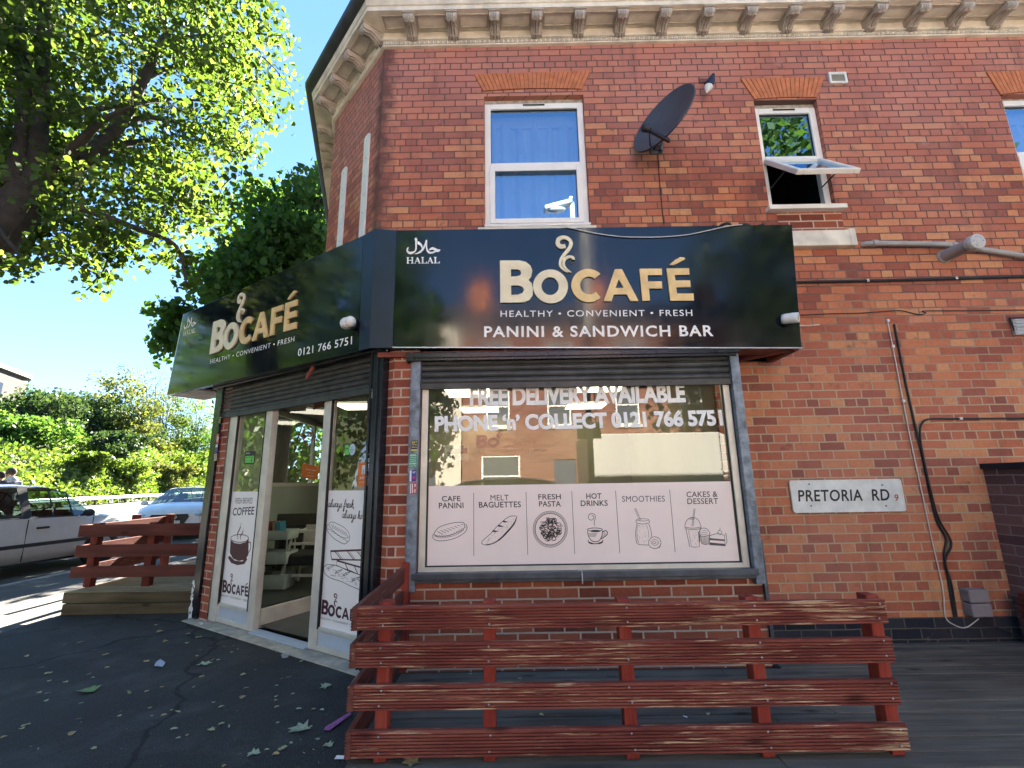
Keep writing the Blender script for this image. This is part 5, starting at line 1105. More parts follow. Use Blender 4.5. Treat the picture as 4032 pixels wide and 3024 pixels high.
# street name plate
fs_ = lambda x, y: onY(*k12(x, y), -.022)
q = [fs_(206,1064), fs_(633,1060), fs_(650,1186), fs_(214,1188)]; x0, x1, z0, z1 = (q[0].x+q[3].x)/2, (q[1].x+q[2].x)/2, (q[2].z+q[3].z)/2, (q[0].z+q[1].z)/2
t = thing('street_sign', 'white street name plate lettered PRETORIA RD on the brick wall', 'street sign', ((x0+x1)/2, 0, z0))
rr = lambda x0, x1, z0, z1, r: [p for cx, cz, a0 in ((x1-r,z1-r,0),(x0+r,z1-r,90),(x0+r,z0+r,180),(x1-r,z0+r,270)) for p in arc(cx, cz, r, r, a0, a0+90, 5)]
MB().poly([rr(x0,x1,z0,z1,.022)], V((0,-.008,0)), XX, UP, .014).build('plate', M['plate'], t)
MB().poly([rr(x0,x1,z0,z1,.022), rr(x0+.008,x1-.008,z0+.008,z1-.008,.016)[::-1]], V((0,-.022,0)), XX, UP, .004).build('rim', M['plate'], t)
T(t, 'lettering', M['ink'], 'PRETORIA  RD', fs_, ((236,1102),(585,1098),(238,1147)), bold=.018, space=1.08)
T(t, 'district_number', col('sign_red2', (.35,.03,.05), .5), '9', fs_, ((605,1119),(621,1118),(607,1145)), bold=.012)
mb = MB()
for x, y in ((279,1080),(560,1083),(287,1163),(575,1163)): mb.ell(fs_(x, y), (.007,.003,.007), None, 10, 5)
mb.build('bolt', M['steel'], t)
# loose white wire across the top of the sign and paint scraps are single meshes
P = [fp(*k5(x, y), .012) for x, y in ((985,50),(1060,62),(1150,82),(1280,100),(1400,103),(1480,102),(1600,92),(1720,68),(1800,50),(1872,42))]
tag(MB().tube(smooth_line(P, 5), .0042, 6).build('cable', M['cable_w']), 'white cable sagging across the top edge of the long shop sign', 'cable')
P = [V((onY(*k5(1740+i*24, 38), -.46).x, -.42+.03*math.sin(i*1.7), onY(*k5(1740+i*24, 38+5*math.sin(i*2.1)), -.45).z)) for i in range(11)]
tag(MB().tube(smooth_line(P, 4), .012, 6).build('cable', M['cable_b']), 'bunched black cable lying along the top right of the long shop sign', 'cable')

# ------------------------------------------------------------------ decks and fences
def reeded(p, q, h, t, front, reeds=8):
    """a grooved deck board from p to q (lower front corners), height h, thickness t, grooved side facing front"""
    mb = MB(); p, q, f = V(p), V(q), V(front); pr = []
    for i in range(reeds):
        z0 = h*i/reeds; s_ = h/reeds; pr += [(.0,z0+s_*.12),(.0,z0+s_*.68),(-.009,z0+s_*.78),(-.009,z0+s_*1.0)]
    pr = [(-.004,.0)]+pr[:-2]+[(-.004,h)]
    loop = pr+[(-t,h),(-t,0)]; n = len(loop)
    A = [p+f*a+UP*z for a, z in loop]; B = [q+f*a+UP*z for a, z in loop]
    mb.add(A+B, [(i, (i+1) % n, n+(i+1) % n, n+i) for i in range(n)]); mb.add(A, [tuple(range(n))[::-1]]); mb.add(B, [tuple(range(n))]); return mb
pf = onZ(*k10(350,1302), ZD); YF_ = pf.y-.03                                   # post front, rail front
DK = thing('timber_deck', 'weathered grey timber deck in front of the shop window', 'deck', (1.5,-.9,ZD-.05))
zf = YF_-.06; xs = (onZ(*k10(190,1325), ZD).x-.02, 4.35)
mb = MB(); y = zf; i = 0
while y < -.36+.36:
    w_ = .118; xa = xs[0]
    cuts = [xs[0], 1.2+.9*((i*37) % 5)/5, xs[1]]
    for a, b in zip(cuts[:-1], cuts[1:]):
        if y+w_ < PS or a > 1.0 or b > rx1+.02: mb.bx(a+.003 if y+w_ < PS else max(a, rx1+.004), b-.003, y, min(y+w_, -.015) if a > 1 else min(y+w_, PS-.003), ZD-.03, ZD+random.uniform(-.002,.002))
    y += w_+.007; i += 1
mb.build('board', M['deck'], DK, bevel=.003)
mb = MB(); mb.bx(xs[0], xs[1], zf-.025, zf-.003, ZP-.1, ZD-.01); mb.build('edge_board', M['sleeper'], DK)
mb = MB(); mb.bx(xs[0]+.01, xs[1], zf+.01, PS-.01, ZP-.02, ZD-.045); mb.build('bearer', M['cable_b'], DK)
sheet('kerb_edging', [(xs[0]+.05, zf-.6),(5, zf-.6),(5, zf-.04),(xs[0]+.05, zf-.04)], ZP+.004, M['sill'])
FE = thing('fence', 'low red stained fence of four grooved rails enclosing the deck before the shop window', 'fence', ((pf.x+1.9)/2, pf.y, ZD))
RAILS = [((1388,2484),(1391,2392),(3500,2455),(3482,2360)), ((1384,2632),(1384,2533),(3529,2611),(3511,2514)), ((1368,2802),(1368,2701),(3552,2777),(3537,2678)), ((1358,2989),(1358,2881),(3587,2956),(3571,2852))]
rail_z = []
for k, (bl, tl, br_, tr3) in enumerate(RAILS):
    B_, T_, B2_, T2_ = (onY(*q, YF_) for q in (bl, tl, br_, tr3)); h = (T_.z-B_.z+T2_.z-B2_.z)/2; rail_z.append((B_.z, h))
    o = reeded(B_, V((B2_.x, YF_, B2_.z)), h, .028, (0,-1,0)).build('rail', M['red_wood'], FE)
xl = onY(1375, 2600, YF_).x
for x, y in (k10(372,1300), k10(1035,1297), k10(1900,1286), k11(678,1300), k11(1478,1292)):
    p = onZ(x, y, ZD); z1 = rail_z[0][0]+rail_z[0][1]+.012
    MB().bx(p.x-.03, p.x+.03, YF_+.0285, YF_+.105, ZD, z1).build('post', M['red_post'], FE, bevel=.004)
sw = MB()
for x, y in (k10(372,1300), k10(1035,1297), k10(1900,1286), k11(678,1300), k11(1478,1292)):
    px = onZ(x, y, ZD).x
    for z, h in rail_z:
        for k in (.2,.8): sw.ell((px+random.uniform(-.008,.008), YF_-.001, z+h*k), (.005,.003,.005), None, 8, 4)
sw.build('screw_heads', M['galv'], FE)
wp = onY(*k10(510,95), PS-.03); xw = wp.x
for z, h in rail_z:
    a, b = V((xl+.0, YF_-.004, z)), V((xw+.0, PS-.06, z)); f = UP.cross(b-a).normalized(); f = f if f.x < 0 else -f
    reeded(a, b, h, .028, f).build('rail', M['red_wood_y'], FE)
MB().bx(xw-.02+.03, xw+.03+.03, PS-.075, PS-.003, ZD, wp.z).build('post', M['red_post'], FE, bevel=.004)
# right hand return: brick wing wall and red side panel
a, b = onY(3881, 1847), onY(3974, 2366); xr = (a.x+b.x)/2
BWL = thing('wing_wall', 'short dark brick wall projecting from the right end of the building', 'wall', (xr+.12,-.6,ZD))
mb = MB(); wallgrid(mb, (xr,0,0), V((0,-1,0)), 0, 1.3, ZD, a.z); wallgrid(mb, (xr,-1.3,0), XX, 0, .24, ZD, a.z); mb.quad(V((xr,0,a.z)),V((xr,-1.3,a.z)),V((xr+.24,-1.3,a.z)),V((xr+.24,0,a.z))); mb.build('brickwork', M['brick_dark'], BWL)
mb = MB(); mb.bx(xr-.02,xr+.26,-1.32,0,a.z+.001,a.z+.045); mb.build('coping', M['brick_blue'], BWL)
RP = thing('side_panel', 'dark red timber side fence at the right edge of the deck', 'fence', (xr-.1,-.7,ZD)); zt = onY(3930, 2345, -.15).z
for i in range(5):
    z0 = ZD+.03+i*(zt-ZD-.03)/5; reeded(V((xr-.09,-.12,z0)), V((xr-.09,-1.4,z0)), (zt-ZD-.03)/5-.012, .028, (-1,0,0)).build('rail', M['red_wood_y'], RP)
for y in (-.14,-.75,-1.36): MB().bx(xr-.06, xr+.0-.004, y-.03, y+.03, ZD, zt+.01).build('post', M['red_post'], RP, bevel=.004)
# left deck with its fence
b1, b2 = onZ(*kS3(650,610), ZP), onZ(*kS3(2070,600), ZP); yl = (b1.y+b2.y)/2; zt = (onY(*kS3(735,365), yl).z+onY(*kS3(2090,350), yl).z)/2
xl0 = onY(*kS3(700,490), yl).x; xl1 = chp(sG1, 0).x+.1
LD = thing('timber_deck', 'raised timber deck left of the cafe entrance', 'deck', ((xl0+xl1)/2, yl+1.2, ZP)); yb = yl+2.2
for i in range(2):
    h = (zt-ZP)/2; mb = MB(); mb.bx(xl0+.02*(1-i)-.03, xl1, yl-.012*(1-i), yl+.05, ZP+i*h+.002, ZP+(i+1)*h-.002); mb.build('fascia_board', M['sleeper'], LD, bevel=.006)
mb = MB(); mb.bx(xl0-.01, xl0+.03, yl+.052, yb, ZP, zt-.03); mb.build('side_board', M['sleeper'], LD)
mb = MB(); y = yl
while y < yb: mb.bx(xl0-.03, xl1+(.15 if y > yl+.3 else 0)-.12, y+.003, min(y+.115, yb), zt-.028, zt+random.uniform(-.001,.002)); y += .121
mb.build('board', M['sleeper_y'], LD, bevel=.003)
p1 = onZ(*k8(480,1390), zt); LF = thing('fence', 'red stained fence of three rails round the raised deck left of the entrance', 'fence', (p1.x+.4, p1.y+.5, zt)); yr = p1.y-.02
lr = []
for (bl, tl, br_, tr3) in (((440,1103),(448,1035),(1140,1085),(1145,1025)), ((418,1220),(425,1150),(1128,1205),(1130,1145)), ((392,1337),(400,1272),(1110,1332),(1120,1268))):
    B_, T_, B2_ = onY(*k8(*bl), yr), onY(*k8(*tl), yr), onY(*k8(*br_), yr); h = T_.z-B_.z; lr.append((B_.z, h))
    mb = MB(); mb.bx(B_.x, xl1-.02, yr, yr+.03, B_.z, T_.z); mb.build('rail', M['red_wood_backlit'], LF, bevel=.004)
for q in ((482,1390),(785,1393)):
    p = onZ(*k8(*q), zt); MB().bx(p.x-.04, p.x+.04, yr+.0305, yr+.11, zt, lr[0][0]+lr[0][1]+.015).build('post', M['red_post_backlit'], LF, bevel=.004)
s1, s2 = onZ(*k8(735,1268), zt), onZ(*k8(930,1265), zt); xA = onY(*k8(448,1035), yr).x+.05; eB = V((s2.x-.06, s2.y+.05, 0))
for z, h in lr:
    a = V((xA, yr+.031, z)); b = V((eB.x, eB.y, z)); mb = MB(); mb.bar((a+UP*h/2), (b+UP*h/2), .03, h); mb.build('rail', M['red_wood_y'], LF, bevel=.004)
for p in (s1, s2): MB().bx(p.x-.04, p.x+.04, p.y-.04, p.y+.04, zt-.02, lr[0][0]+lr[0][1]+.03).build('post', M['red_post_backlit'], LF, bevel=.004)

# ------------------------------------------------------------------ fallen leaves and litter
def leaf_mesh(k, kind_):
    r = random.Random(k); mb = MB(); n = 9; P = []
    if kind_ == 'big': base = [(0,0),(.25,.16),(.22,.42),(.5,.30),(.62,.5),(.78,.25),(1,.1),(.82,-.1),(.7,-.35),(.5,-.22),(.3,-.45),(.22,-.15)]
    elif kind_ == 'long': base = [(0,0),(.3,.10),(.6,.09),(1,.02),(.7,-.08),(.35,-.12)]
    else: base = [(0,0),(.2,.3),(.55,.38),(.85,.22),(1,0),(.8,-.28),(.45,-.33),(.15,-.2)]
    P = [V((x-.5+r.uniform(-.05,.05), y+r.uniform(-.05,.05), .02+abs(y)*r.uniform(.05,.5)+.12*r.random()*(x-.5)**2)) for x, y in base]
    c = V((0,0,.012)); m_ = len(P); mb.add([c]+P, [(0, 1+i, 1+(i+1) % m_) for i in range(m_)]); return mb
lv = {}
lm = [col('leaf_dry_a', (.33,.33,.17), .7, var=.3), col('leaf_dry_b', (.36,.27,.12), .7, var=.3), col('leaf_green', (.14,.21,.06), .6, var=.3), col('leaf_pale', (.30,.36,.24), .7, var=.3)]
def put_leaf(p, size, kd, mi_, label, rz=None, grp='fallen leaves on the pavement'):
    key = (kd, mi_, random.randrange(3))
    if key not in lv: o = leaf_mesh(len(kd)*131+mi_*17+key[2], kd).build('fallen_leaf', lm[mi_], local=True); lv[key] = o.data
    else: o = link('fallen_leaf', lv[key])
    o.location = p+UP*.003; o.rotation_euler = (0, 0, random.uniform(0,6.3) if rz is None else rz); o.scale = (size,)*3; tag(o, label, 'leaf', grp)
BIG = [(1188,468,75,'big',3,'pale green torn leaf on the tarmac before the cafe door'), (1890,600,75,'big',3,'pale leaf beside the left end of the front fence rails'), (1735,850,125,'big',3,'largest pale green leaf on the tarmac near the front fence corner'), (1470,990,70,'big',3,'pale leaf curled on the tarmac at the bottom edge'),
       (505,628,95,'big',2,'fresh green leaf lying alone on the left of the tarmac'), (750,632,70,'long',2,'narrow green leaf on the tarmac'), (1905,940,60,'big',3,'round pale leaf below the front fence corner'), (1405,660,45,'oval',1,'brown curled leaf in the middle of the tarmac'), (1640,960,55,'oval',0,'yellowish leaf beside the largest leaf'), (1600,992,38,'oval',1,'small crumpled brown leaf near the bottom edge'),
       (1330,828,45,'long',3,'slim pale leaf pointing up right on the tarmac'), (1228,850,45,'big',0,'small ragged leaf on the tarmac below the middle'), (418,872,40,'oval',1,'dry tan leaf on the lower left of the tarmac'), (1033,744,48,'long',0,'slim yellow green leaf near the centre of the tarmac')]
for x, y, s_, kd, mi_, lab in BIG:
    p = onZ(*k9(x, y), ZP); put_leaf(p, s_*.6781/F*(p-C0).length*.8, kd, mi_, lab)
SMALL = [(927,278),(1155,310),(960,335),(1090,290),(1085,345),(905,240),(612,412),(463,340),(150,422),(280,520),(515,525),(540,545),(378,572),(285,565),(225,633),(278,635),(268,680),(470,695),(455,785),(150,822),(125,843),(690,770),(700,742),(868,722),(880,768),(950,762),(995,735),(1240,690),(1285,715),(1430,605),(1605,592),(1635,552),(1482,500),(1410,530),(1145,420),(1355,360),(1345,398),(1380,380),(1300,365),(1268,443),(1235,442),(1170,540),(940,600),(850,625),(1605,655),(1600,678),(1605,715),(1735,728),(1868,735),(1820,728),(1612,808),(1805,830),(1845,905),(1690,925),(1850,1040),(1010,845),(1085,880),(1035,897),(1395,990),(1550,965),(545,957),(220,960),(20,892),(1820,965),(1300,1060),(1285,815),(1765,985),(1555,375),(1590,385),(1610,395),(1750,450),(1520,360),(1700,640),(1125,600),(620,488),(850,450)]
for i, (x, y) in enumerate(SMALL):
    p = onZ(*k9(x, y), ZP); s_ = random.uniform(14,30)
    put_leaf(p, s_*.6781/F*(p-C0).length*.95, random.choice(['oval','oval','long','big']), random.choice([0,0,1,3]), 'small dry leaf scrap scattered on the dark tarmac', grp='small leaf scraps on the tarmac')
for i in range(40):
    x, y = random.uniform(100,1900), random.uniform(280,1060)
    p = onZ(*k9(x, y), ZP)
    if (p-PC).dot(NCH) < .25: continue
    put_leaf(p, random.uniform(.004,.012), random.choice(['oval','long']), random.choice([0,1,3]), 'small dry leaf scrap scattered on the dark tarmac', grp='small leaf scraps on the tarmac')
for x, y in (k10(1020,775), k10(1215,800), k10(920,770), k10(1345,1018), k11(290,1025)):
    put_leaf(onZ(x, y, ZD), .03, 'oval', 0, 'small leaf on the deck behind the fence rails', grp='small leaves on the deck')
p = onZ(*k10(570,1300), ZD); put_leaf(p, .10, 'big', 1, 'crumpled yellow brown leaf at the deck edge under the lowest fence rail')
def scrap(name, label, pts, z, mat, f=k9):
    P = [onZ(*f(*q), z+.004) for q in pts]; c = sum(P, V((0,0,0)))/len(P); mb = MB()
    mb.add([c+UP*.008]+[p+UP*random.uniform(.002,.014) for p in P], [(0, 1+i, 1+(i+1) % len(P)) for i in range(len(P))]); return tag(mb.build(name, mat), label, 'litter')
scrap('litter_wrapper', 'purple and pink sweet wrapper by the front fence corner', [(1880,850),(1890,830),(2030,755),(2040,768),(1910,858)], ZP, col('wrapper_pink', (.32,.06,.28), .35, var=.5, scale=60))
scrap('litter_paper', 'white paper scrap at the foot of the front fence corner', [(1940,1022),(1955,1006),(2000,1012),(1996,1034)], ZP, M['white_l'])
scrap('litter_paper', 'thin white paper strip under the fence side rails', [(2110,830),(2160,760),(2170,765),(2120,840)], ZP, M['white_l'])
scrap('litter_paper', 'crumpled clear and white wrapper in the middle of the tarmac', [(895,480),(905,455),(930,445),(960,458),(945,485)], ZP, col('wrapper_clear', (.34,.36,.42), .3, var=.6, scale=80))
scrap('litter_paper', 'clear plastic scrap by the door step', [(1630,415),(1660,400),(1690,402),(1670,430),(1640,432)], ZP, col('wrapper_grey', (.28,.29,.29), .3, var=.4, scale=60))
scrap('litter_paper', 'white scrap by the black pillar left of the entrance', [(1148,235),(1160,228),(1180,232),(1170,242)], ZP, M['white_l'])
scrap('litter_paper', 'white scrap on the deck behind the fence', [(138,1050),(140,1046),(166,1047),(165,1055)], ZD, M['white_l'], k11)

# ------------------------------------------------------------------ inside the cafe
zf = zSill+.008
for i, (q, f) in enumerate((((500,236),k6), ((560,340),k6), ((1150,310),k6), ((1230,206),k6), ((312,506),kST))):
    p = onZ(*f(*q), Z1-.012); p.y = min(p.y, 2.7); lab = ['square ceiling light at the front left behind the shop window','square ceiling light deeper in on the left behind the shop window','square ceiling light deeper in towards the middle of the shop window','square ceiling light at the front middle behind the shop window','square ceiling light above the right door side light'][i]
    t = thing('ceiling_light', lab, 'ceiling light', p, group='ceiling lights in the cafe')
    MB().bx(p.x-.27,p.x+.27,p.y-.27,p.y+.27,p.z-.004,p.z).build('diffuser', M['led'], t); mb = MB()
    for sx in (-1,1): mb.bx(p.x+sx*.28-.012,p.x+sx*.28+.012,p.y-.29,p.y+.29,p.z-.008,p.z+.004); mb.bx(p.x-.27,p.x+.27,p.y+sx*.28-.012,p.y+sx*.28+.012,p.z-.008,p.z+.004)
    mb.build('frame', M['upvc'], t)
bw = lambda k: (lambda x, y: onY(*k(x, y), BW-.01))
t = thing('wall_lettering', 'black cafe name lettering on the back wall seen through the shop window', 'wall lettering', onY(*k6(600,570), BW))
P0 = bw(k6)(535,541); P2 = bw(k6)(537,476); P1 = P0+XX*((bw(k6)(664,541).x-P0.x)*1978/697.)
logo(t, P0, P1, P2, (M['ink'], col('wall_gold', (.25,.21,.11), .6)), .006)
T(t, 'tagline', M['ink'], 'HEALTHY • CONVENIENT • FRESH', bw(k6), ((533,558),(930,552),(533,572)), lift=.003)
t = thing('wall_lettering', 'black coffee words and heart on the wall behind the right door side light', 'wall lettering', onY(*kST(250,900), BW))
T(t, 'lettering', M['ink'], 'COFFEE', bw(kST), ((216,700),(384,700),(216,748)), bold=.01, lift=.003); T(t, 'lettering', M['ink'], 'GOOD', bw(kST), ((250,652),(355,652),(250,680)), lift=.003)
D = Draw(lambda x, y: onY(*kST(x, y), BW-.01), FN, .0011); D.fill([(300,893),(262,855),(236,825),(238,798),(262,785),(285,790),(300,812),(318,790),(345,785),(366,800),(366,828),(338,858)], True); D.line([(345,1000),(362,930)], 8); D.line([(310,985),(330,940),(375,925),(400,945),(385,975),(350,980)], 7); script(D, 'always', 172, 1188, 20, 34, 0, 6); D.build('drawing', M['ink'], t)
t = thing('menu_board', 'pale printed menu board hanging at the back left behind the shop window', 'menu board', onY(*k6(425,620), BW-.4)); f = lambda x, y: onY(*k6(x, y), BW-.4)
a, b = f(357,619), f(495,530); MB().bx(a.x,b.x,BW-.42,BW-.4,a.z,b.z).build('panel', col('menu_cream', (.55,.52,.42), .5), t); mb = MB()
for i in range(22): u, v = random.uniform(.04,.62), random.uniform(.1,.8); x, z = a.x+(b.x-a.x)*u, a.z+(b.z-a.z)*v; mb.bx(x,x+random.uniform(.02,.07),BW-.4215,BW-.4205+(i*.00001),z,z+random.uniform(.01,.05))
mb.build('print_block', M['ink_g'], t)
MB().bx(b.x-.13,b.x-.02,BW-.4225,BW-.4205,b.z-.12,b.z-.05).build('number_panel', M['ink'], t)
# high chair
p = onZ(*kDR(245,1182), zf); q = onZ(*kDR(480,1182), zf); HW = .46; HH = (onY(*kDR(360,768), p.y).z-zf)
HC = thing('high_chair', 'white wooden high chair just inside the cafe door', 'high chair', (p.x+HW/2, p.y+.2, zf)); wm = col('white_wood', (.8,.78,.68), .5)
X0, Y0 = p.x, p.y; tpL = onY(*kDR(362,770), p.y+.12).x; lean = tpL-X0
FL = lambda u: V((X0+lean*u, Y0+.12*u, zf+HH*u)); FR = lambda u: V((X0+HW+.14-lean*.3*u, Y0+.12*u, zf+HH*u))
BLg = lambda u: V((X0+.04+lean*u, Y0+.48-.10*u, zf+HH*u)); BRg = lambda u: V((X0+HW+.1-lean*.3*u, Y0+.48-.10*u, zf+HH*u))
for g_ in (FL, FR, BLg, BRg): MB().bar(g_(0), g_(1), .03, .028).build('leg', wm, HC, bevel=.004)
for u in (.97,.76,.50,.24): MB().bar(FL(u), FR(u), .022, .034).build('rung', wm, HC, bevel=.003)
for u in (.97,.55,.1): MB().bar(FL(u), BLg(u), .022, .032).build('side_rail', wm, HC, bevel=.003); MB().bar(FR(u), BRg(u), .022, .032).build('side_rail', wm, HC, bevel=.003)
MB().hexa([FL(.55), FR(.55), BRg(.55), BLg(.55), FL(.57), FR(.57), BRg(.57), BLg(.57)]).build('seat', wm, HC); MB().hexa([BLg(.72), BRg(.72), BRg(.72)+V((0,.015,0)), BLg(.72)+V((0,.015,0)), BLg(1.06), BRg(1.06), BRg(1.06)+V((0,.015,0)), BLg(1.06)+V((0,.015,0))]).build('backrest', wm, HC)
# trolley with books
p = onZ(*kDR(150,1195), zf); q = onY(*kDR(330,770), p.y-.05); TRL = thing('trolley', 'pale green three tier trolley beside the high chair', 'trolley', (p.x+.1, p.y+.15, zf)); tm = col('trolley_green', (.45,.5,.45), .5)
xa, xb = p.x-.16, q.x; ya, yb_ = p.y-.02, p.y+.28
for (y0_, y1_) in ((768,832),(915,1000),(1072,1172)):
    zt_, zb_ = onY(*kDR(220,y0_), p.y).z, onY(*kDR(220,y1_), p.y).z; mb = MB(); lp = lambda k: [(x, y) for x, y in rr(xa+k, xb-k, ya+k, yb_-k, .05-k)]
    L0 = [V((x,y,zb_)) for x, y in lp(.015)]; L1 = [V((x,y,zt_)) for x, y in lp(0)]; L2 = [V((x,y,zt_)) for x, y in lp(.012)]; L3 = [V((x,y,zb_+.012)) for x, y in lp(.02)]; n = len(L0)
    mb.add(L0+L1+L2+L3, [(k*n+i, k*n+(i+1) % n, (k+1)*n+(i+1) % n, (k+1)*n+i) for k in range(3) for i in range(n)], True); mb.add(L0, [tuple(range(n))[::-1]]); mb.add(L3, [tuple(range(n))]); mb.build('tray', tm, TRL)
for x, y in ((xa+.03,ya+.04),(xb-.05,ya+.04),(xa+.03,yb_-.04),(xb-.05,yb_-.04)): MB().tube([(x,y,zf+.02),(x,y,onY(*kDR(220,800), p.y).z)], .011, 8).build('pole', tm, TRL); MB().lathe([(.001,-.006),(.02,-.006),(.02,.006),(.001,.006)], (x,y,zf+.02), (UP, V((0,1,0)), XX), 10).build('castor', M['trim'], TRL)
zt_ = onY(*kDR(220,832), p.y).z+.014
for i, (c, lab, w_) in enumerate((((.30,.03,.07),'crimson book standing in the top trolley tray',.03),((.42,.34,.22),'beige book standing in the top trolley tray',.025),((.05,.26,.36),'teal book standing in the top trolley tray',.045),((.22,.28,.10),'olive book at the left of the top trolley tray',.03))):
    x = onY(*kDR((205,235,268,178)[i],800), p.y+.1).x; a = rad((-14,-8,-10,-18)[i]); e1 = V((math.cos(a),0,-math.sin(a))); e3 = V((math.sin(a),0,math.cos(a))); c0 = V((x, p.y+.12, zt_+.10)); t = thing('book', lab, 'book', (x, p.y+.12, zt_))
    cm = col('book_%d' % i, c, .6); mb = MB()
    for sg in (-1,1): mb.box(c0+e1*sg*(w_/2-.002), (.004,.16,.21), (e1, V((0,1,0)), e3))
    mb.box(c0-V((0,.079,0)), (w_-.008,.004,.21), (e1, V((0,1,0)), e3)); mb.build('cover', cm, t); MB().box(c0+V((0,.004,0)), (w_-.009,.15,.20), (e1, V((0,1,0)), e3)).build('pages', M['poster'], t)
# dark settle behind
pz_ = V((-2.55, 3.0, zf)); a = onY(*kDR(222,655), 2.6); b = onY(*kDR(510,655), 2.6); SF = thing('settee', 'dark upholstered settee behind the high chair', 'settee', (a.x+.55, 2.7, zf)); dm = col('settee_fabric', (.012,.013,.017), .9)
mb = MB(); mb.poly([rr(a.x, a.x+1.25, zf+.30, a.z, .06)], V((0,2.68,0)), XX, UP, .08); mb.build('backrest', dm, SF, bevel=.01)
MB().bx(a.x, a.x+1.25, 2.1, 2.6, zf+.30, zf+.44).build('seat', dm, SF, bevel=.03)
for x in (a.x+.06, a.x+1.19):
    for y in (2.15, 2.6): MB().tube([(x,y,zf),(x,y,zf+.31)], .02, 8).build('leg', dm, SF)
# table and counter further in
TB = thing('cafe_table', 'dark square cafe table behind the shop window', 'table', (.2,1.3,ZP+.05)); MB().bx(-.2,.6,.9,1.6,-.58,-.55).build('tabletop', M['sleeper'], TB, bevel=.005); MB().tube([(.2,1.25,ZP+.05),(.2,1.25,-.58)], .035, 10).build('pedestal', M['trim'], TB); MB().lathe([(.001,.02),(.24,.015),(.25,0),(.001,0)], (.2,1.25,ZP+.05), None, 24).build('base', M['trim'], TB)
CT = thing('counter', 'serving counter at the back of the cafe', 'counter', (.9,2.6,ZP+.05)); MB().bx(-.3,1.9,2.4,2.9,ZP+.05,-.32).build('front', M['dark_room'], CT); MB().bx(-.33,1.93,2.36,2.94,-.32,-.28).build('worktop', col('counter_top', (.25,.2,.14), .4), CT, bevel=.005)
# ------------------------------------------------------------------ foliage helpers
def proj(P):
    d_ = V(P)-C0; z = d_.dot(CF); return 2016+F*d_.dot(CR)/z, 1512-F*d_.dot(CU)/z
LEAF6 = np.array([(0,-.5),(.42,-.28),(.46,.12),(0,.62),(-.46,.12),(-.42,-.28)]); LEAF4 = np.array([(0,-.55),(.40,.02),(0,.6),(-.40,.02)])
def leaves(name, pts, size, mat, parent=None, shape=LEAF6, droop=.5, fold=.0):
    """many separate leaf faces at the given points"""
    pts = np.asarray(pts, float); n = len(pts); k = len(shape)
    o0 = np.array(origin(parent)) if parent else np.zeros(3)
    nrm = rng.normal(size=(n,3)); nrm[:,2] = np.abs(nrm[:,2])*(1-droop)+.15; nrm /= np.linalg.norm(nrm, axis=1)[:,None]
    t = rng.normal(size=(n,3)); t[:,2] -= droop*1.6; t -= nrm*(t*nrm).sum(1)[:,None]; t /= np.linalg.norm(t, axis=1)[:,None]+1e-9
    b = np.cross(nrm, t); s_ = size*rng.uniform(.45,1.35,size=n)
    vs = pts[:,None,:]-o0 + s_[:,None,None]*(b[:,None,:]*shape[None,:,0:1]+t[:,None,:]*shape[None,:,1:2])
    vs += nrm[:,None,:]*(s_[:,None,None]*.16*np.abs(shape[None,:,0:1]))
    me = bpy.data.meshes.new(name); me.vertices.add(n*k); me.vertices.foreach_set('co', vs.reshape(-1).astype('f'))
    me.loops.add(n*k); me.loops.foreach_set('vertex_index', np.arange(n*k, dtype='i')); me.polygons.add(n); me.polygons.foreach_set('loop_start', np.arange(0, n*k, k, dtype='i'))
    try: me.polygons.foreach_set('loop_total', np.full(n, k, dtype='i'))
    except Exception: pass
    me.materials.append(mat); me.update(); me.validate(); return link(name, me, parent)
def inside(poly, x, y):
    c = False; j = len(poly)-1
    for i in range(len(poly)):
        xi, yi = poly[i]; xj, yj = poly[j]
        if (yi > y) != (yj > y) and x < (xj-xi)*(y-yi)/(yj-yi)+xi: c = not c
        j = i
    return c
def at(x, y, dist): return C0+ray(x, y).normalized()*dist
def clumps(centres, r, n, flat=.75):
    out = []
    for c in centres:
        k = int(n*random.uniform(.6,1.3)); q = rng.normal(size=(k,3)); q /= np.linalg.norm(q, axis=1)[:,None]
        q *= (rng.random(k)**.42)[:,None]*r*random.uniform(.7,1.25); q[:,2] *= flat; out.append(q+np.array(c))
    return np.concatenate(out)
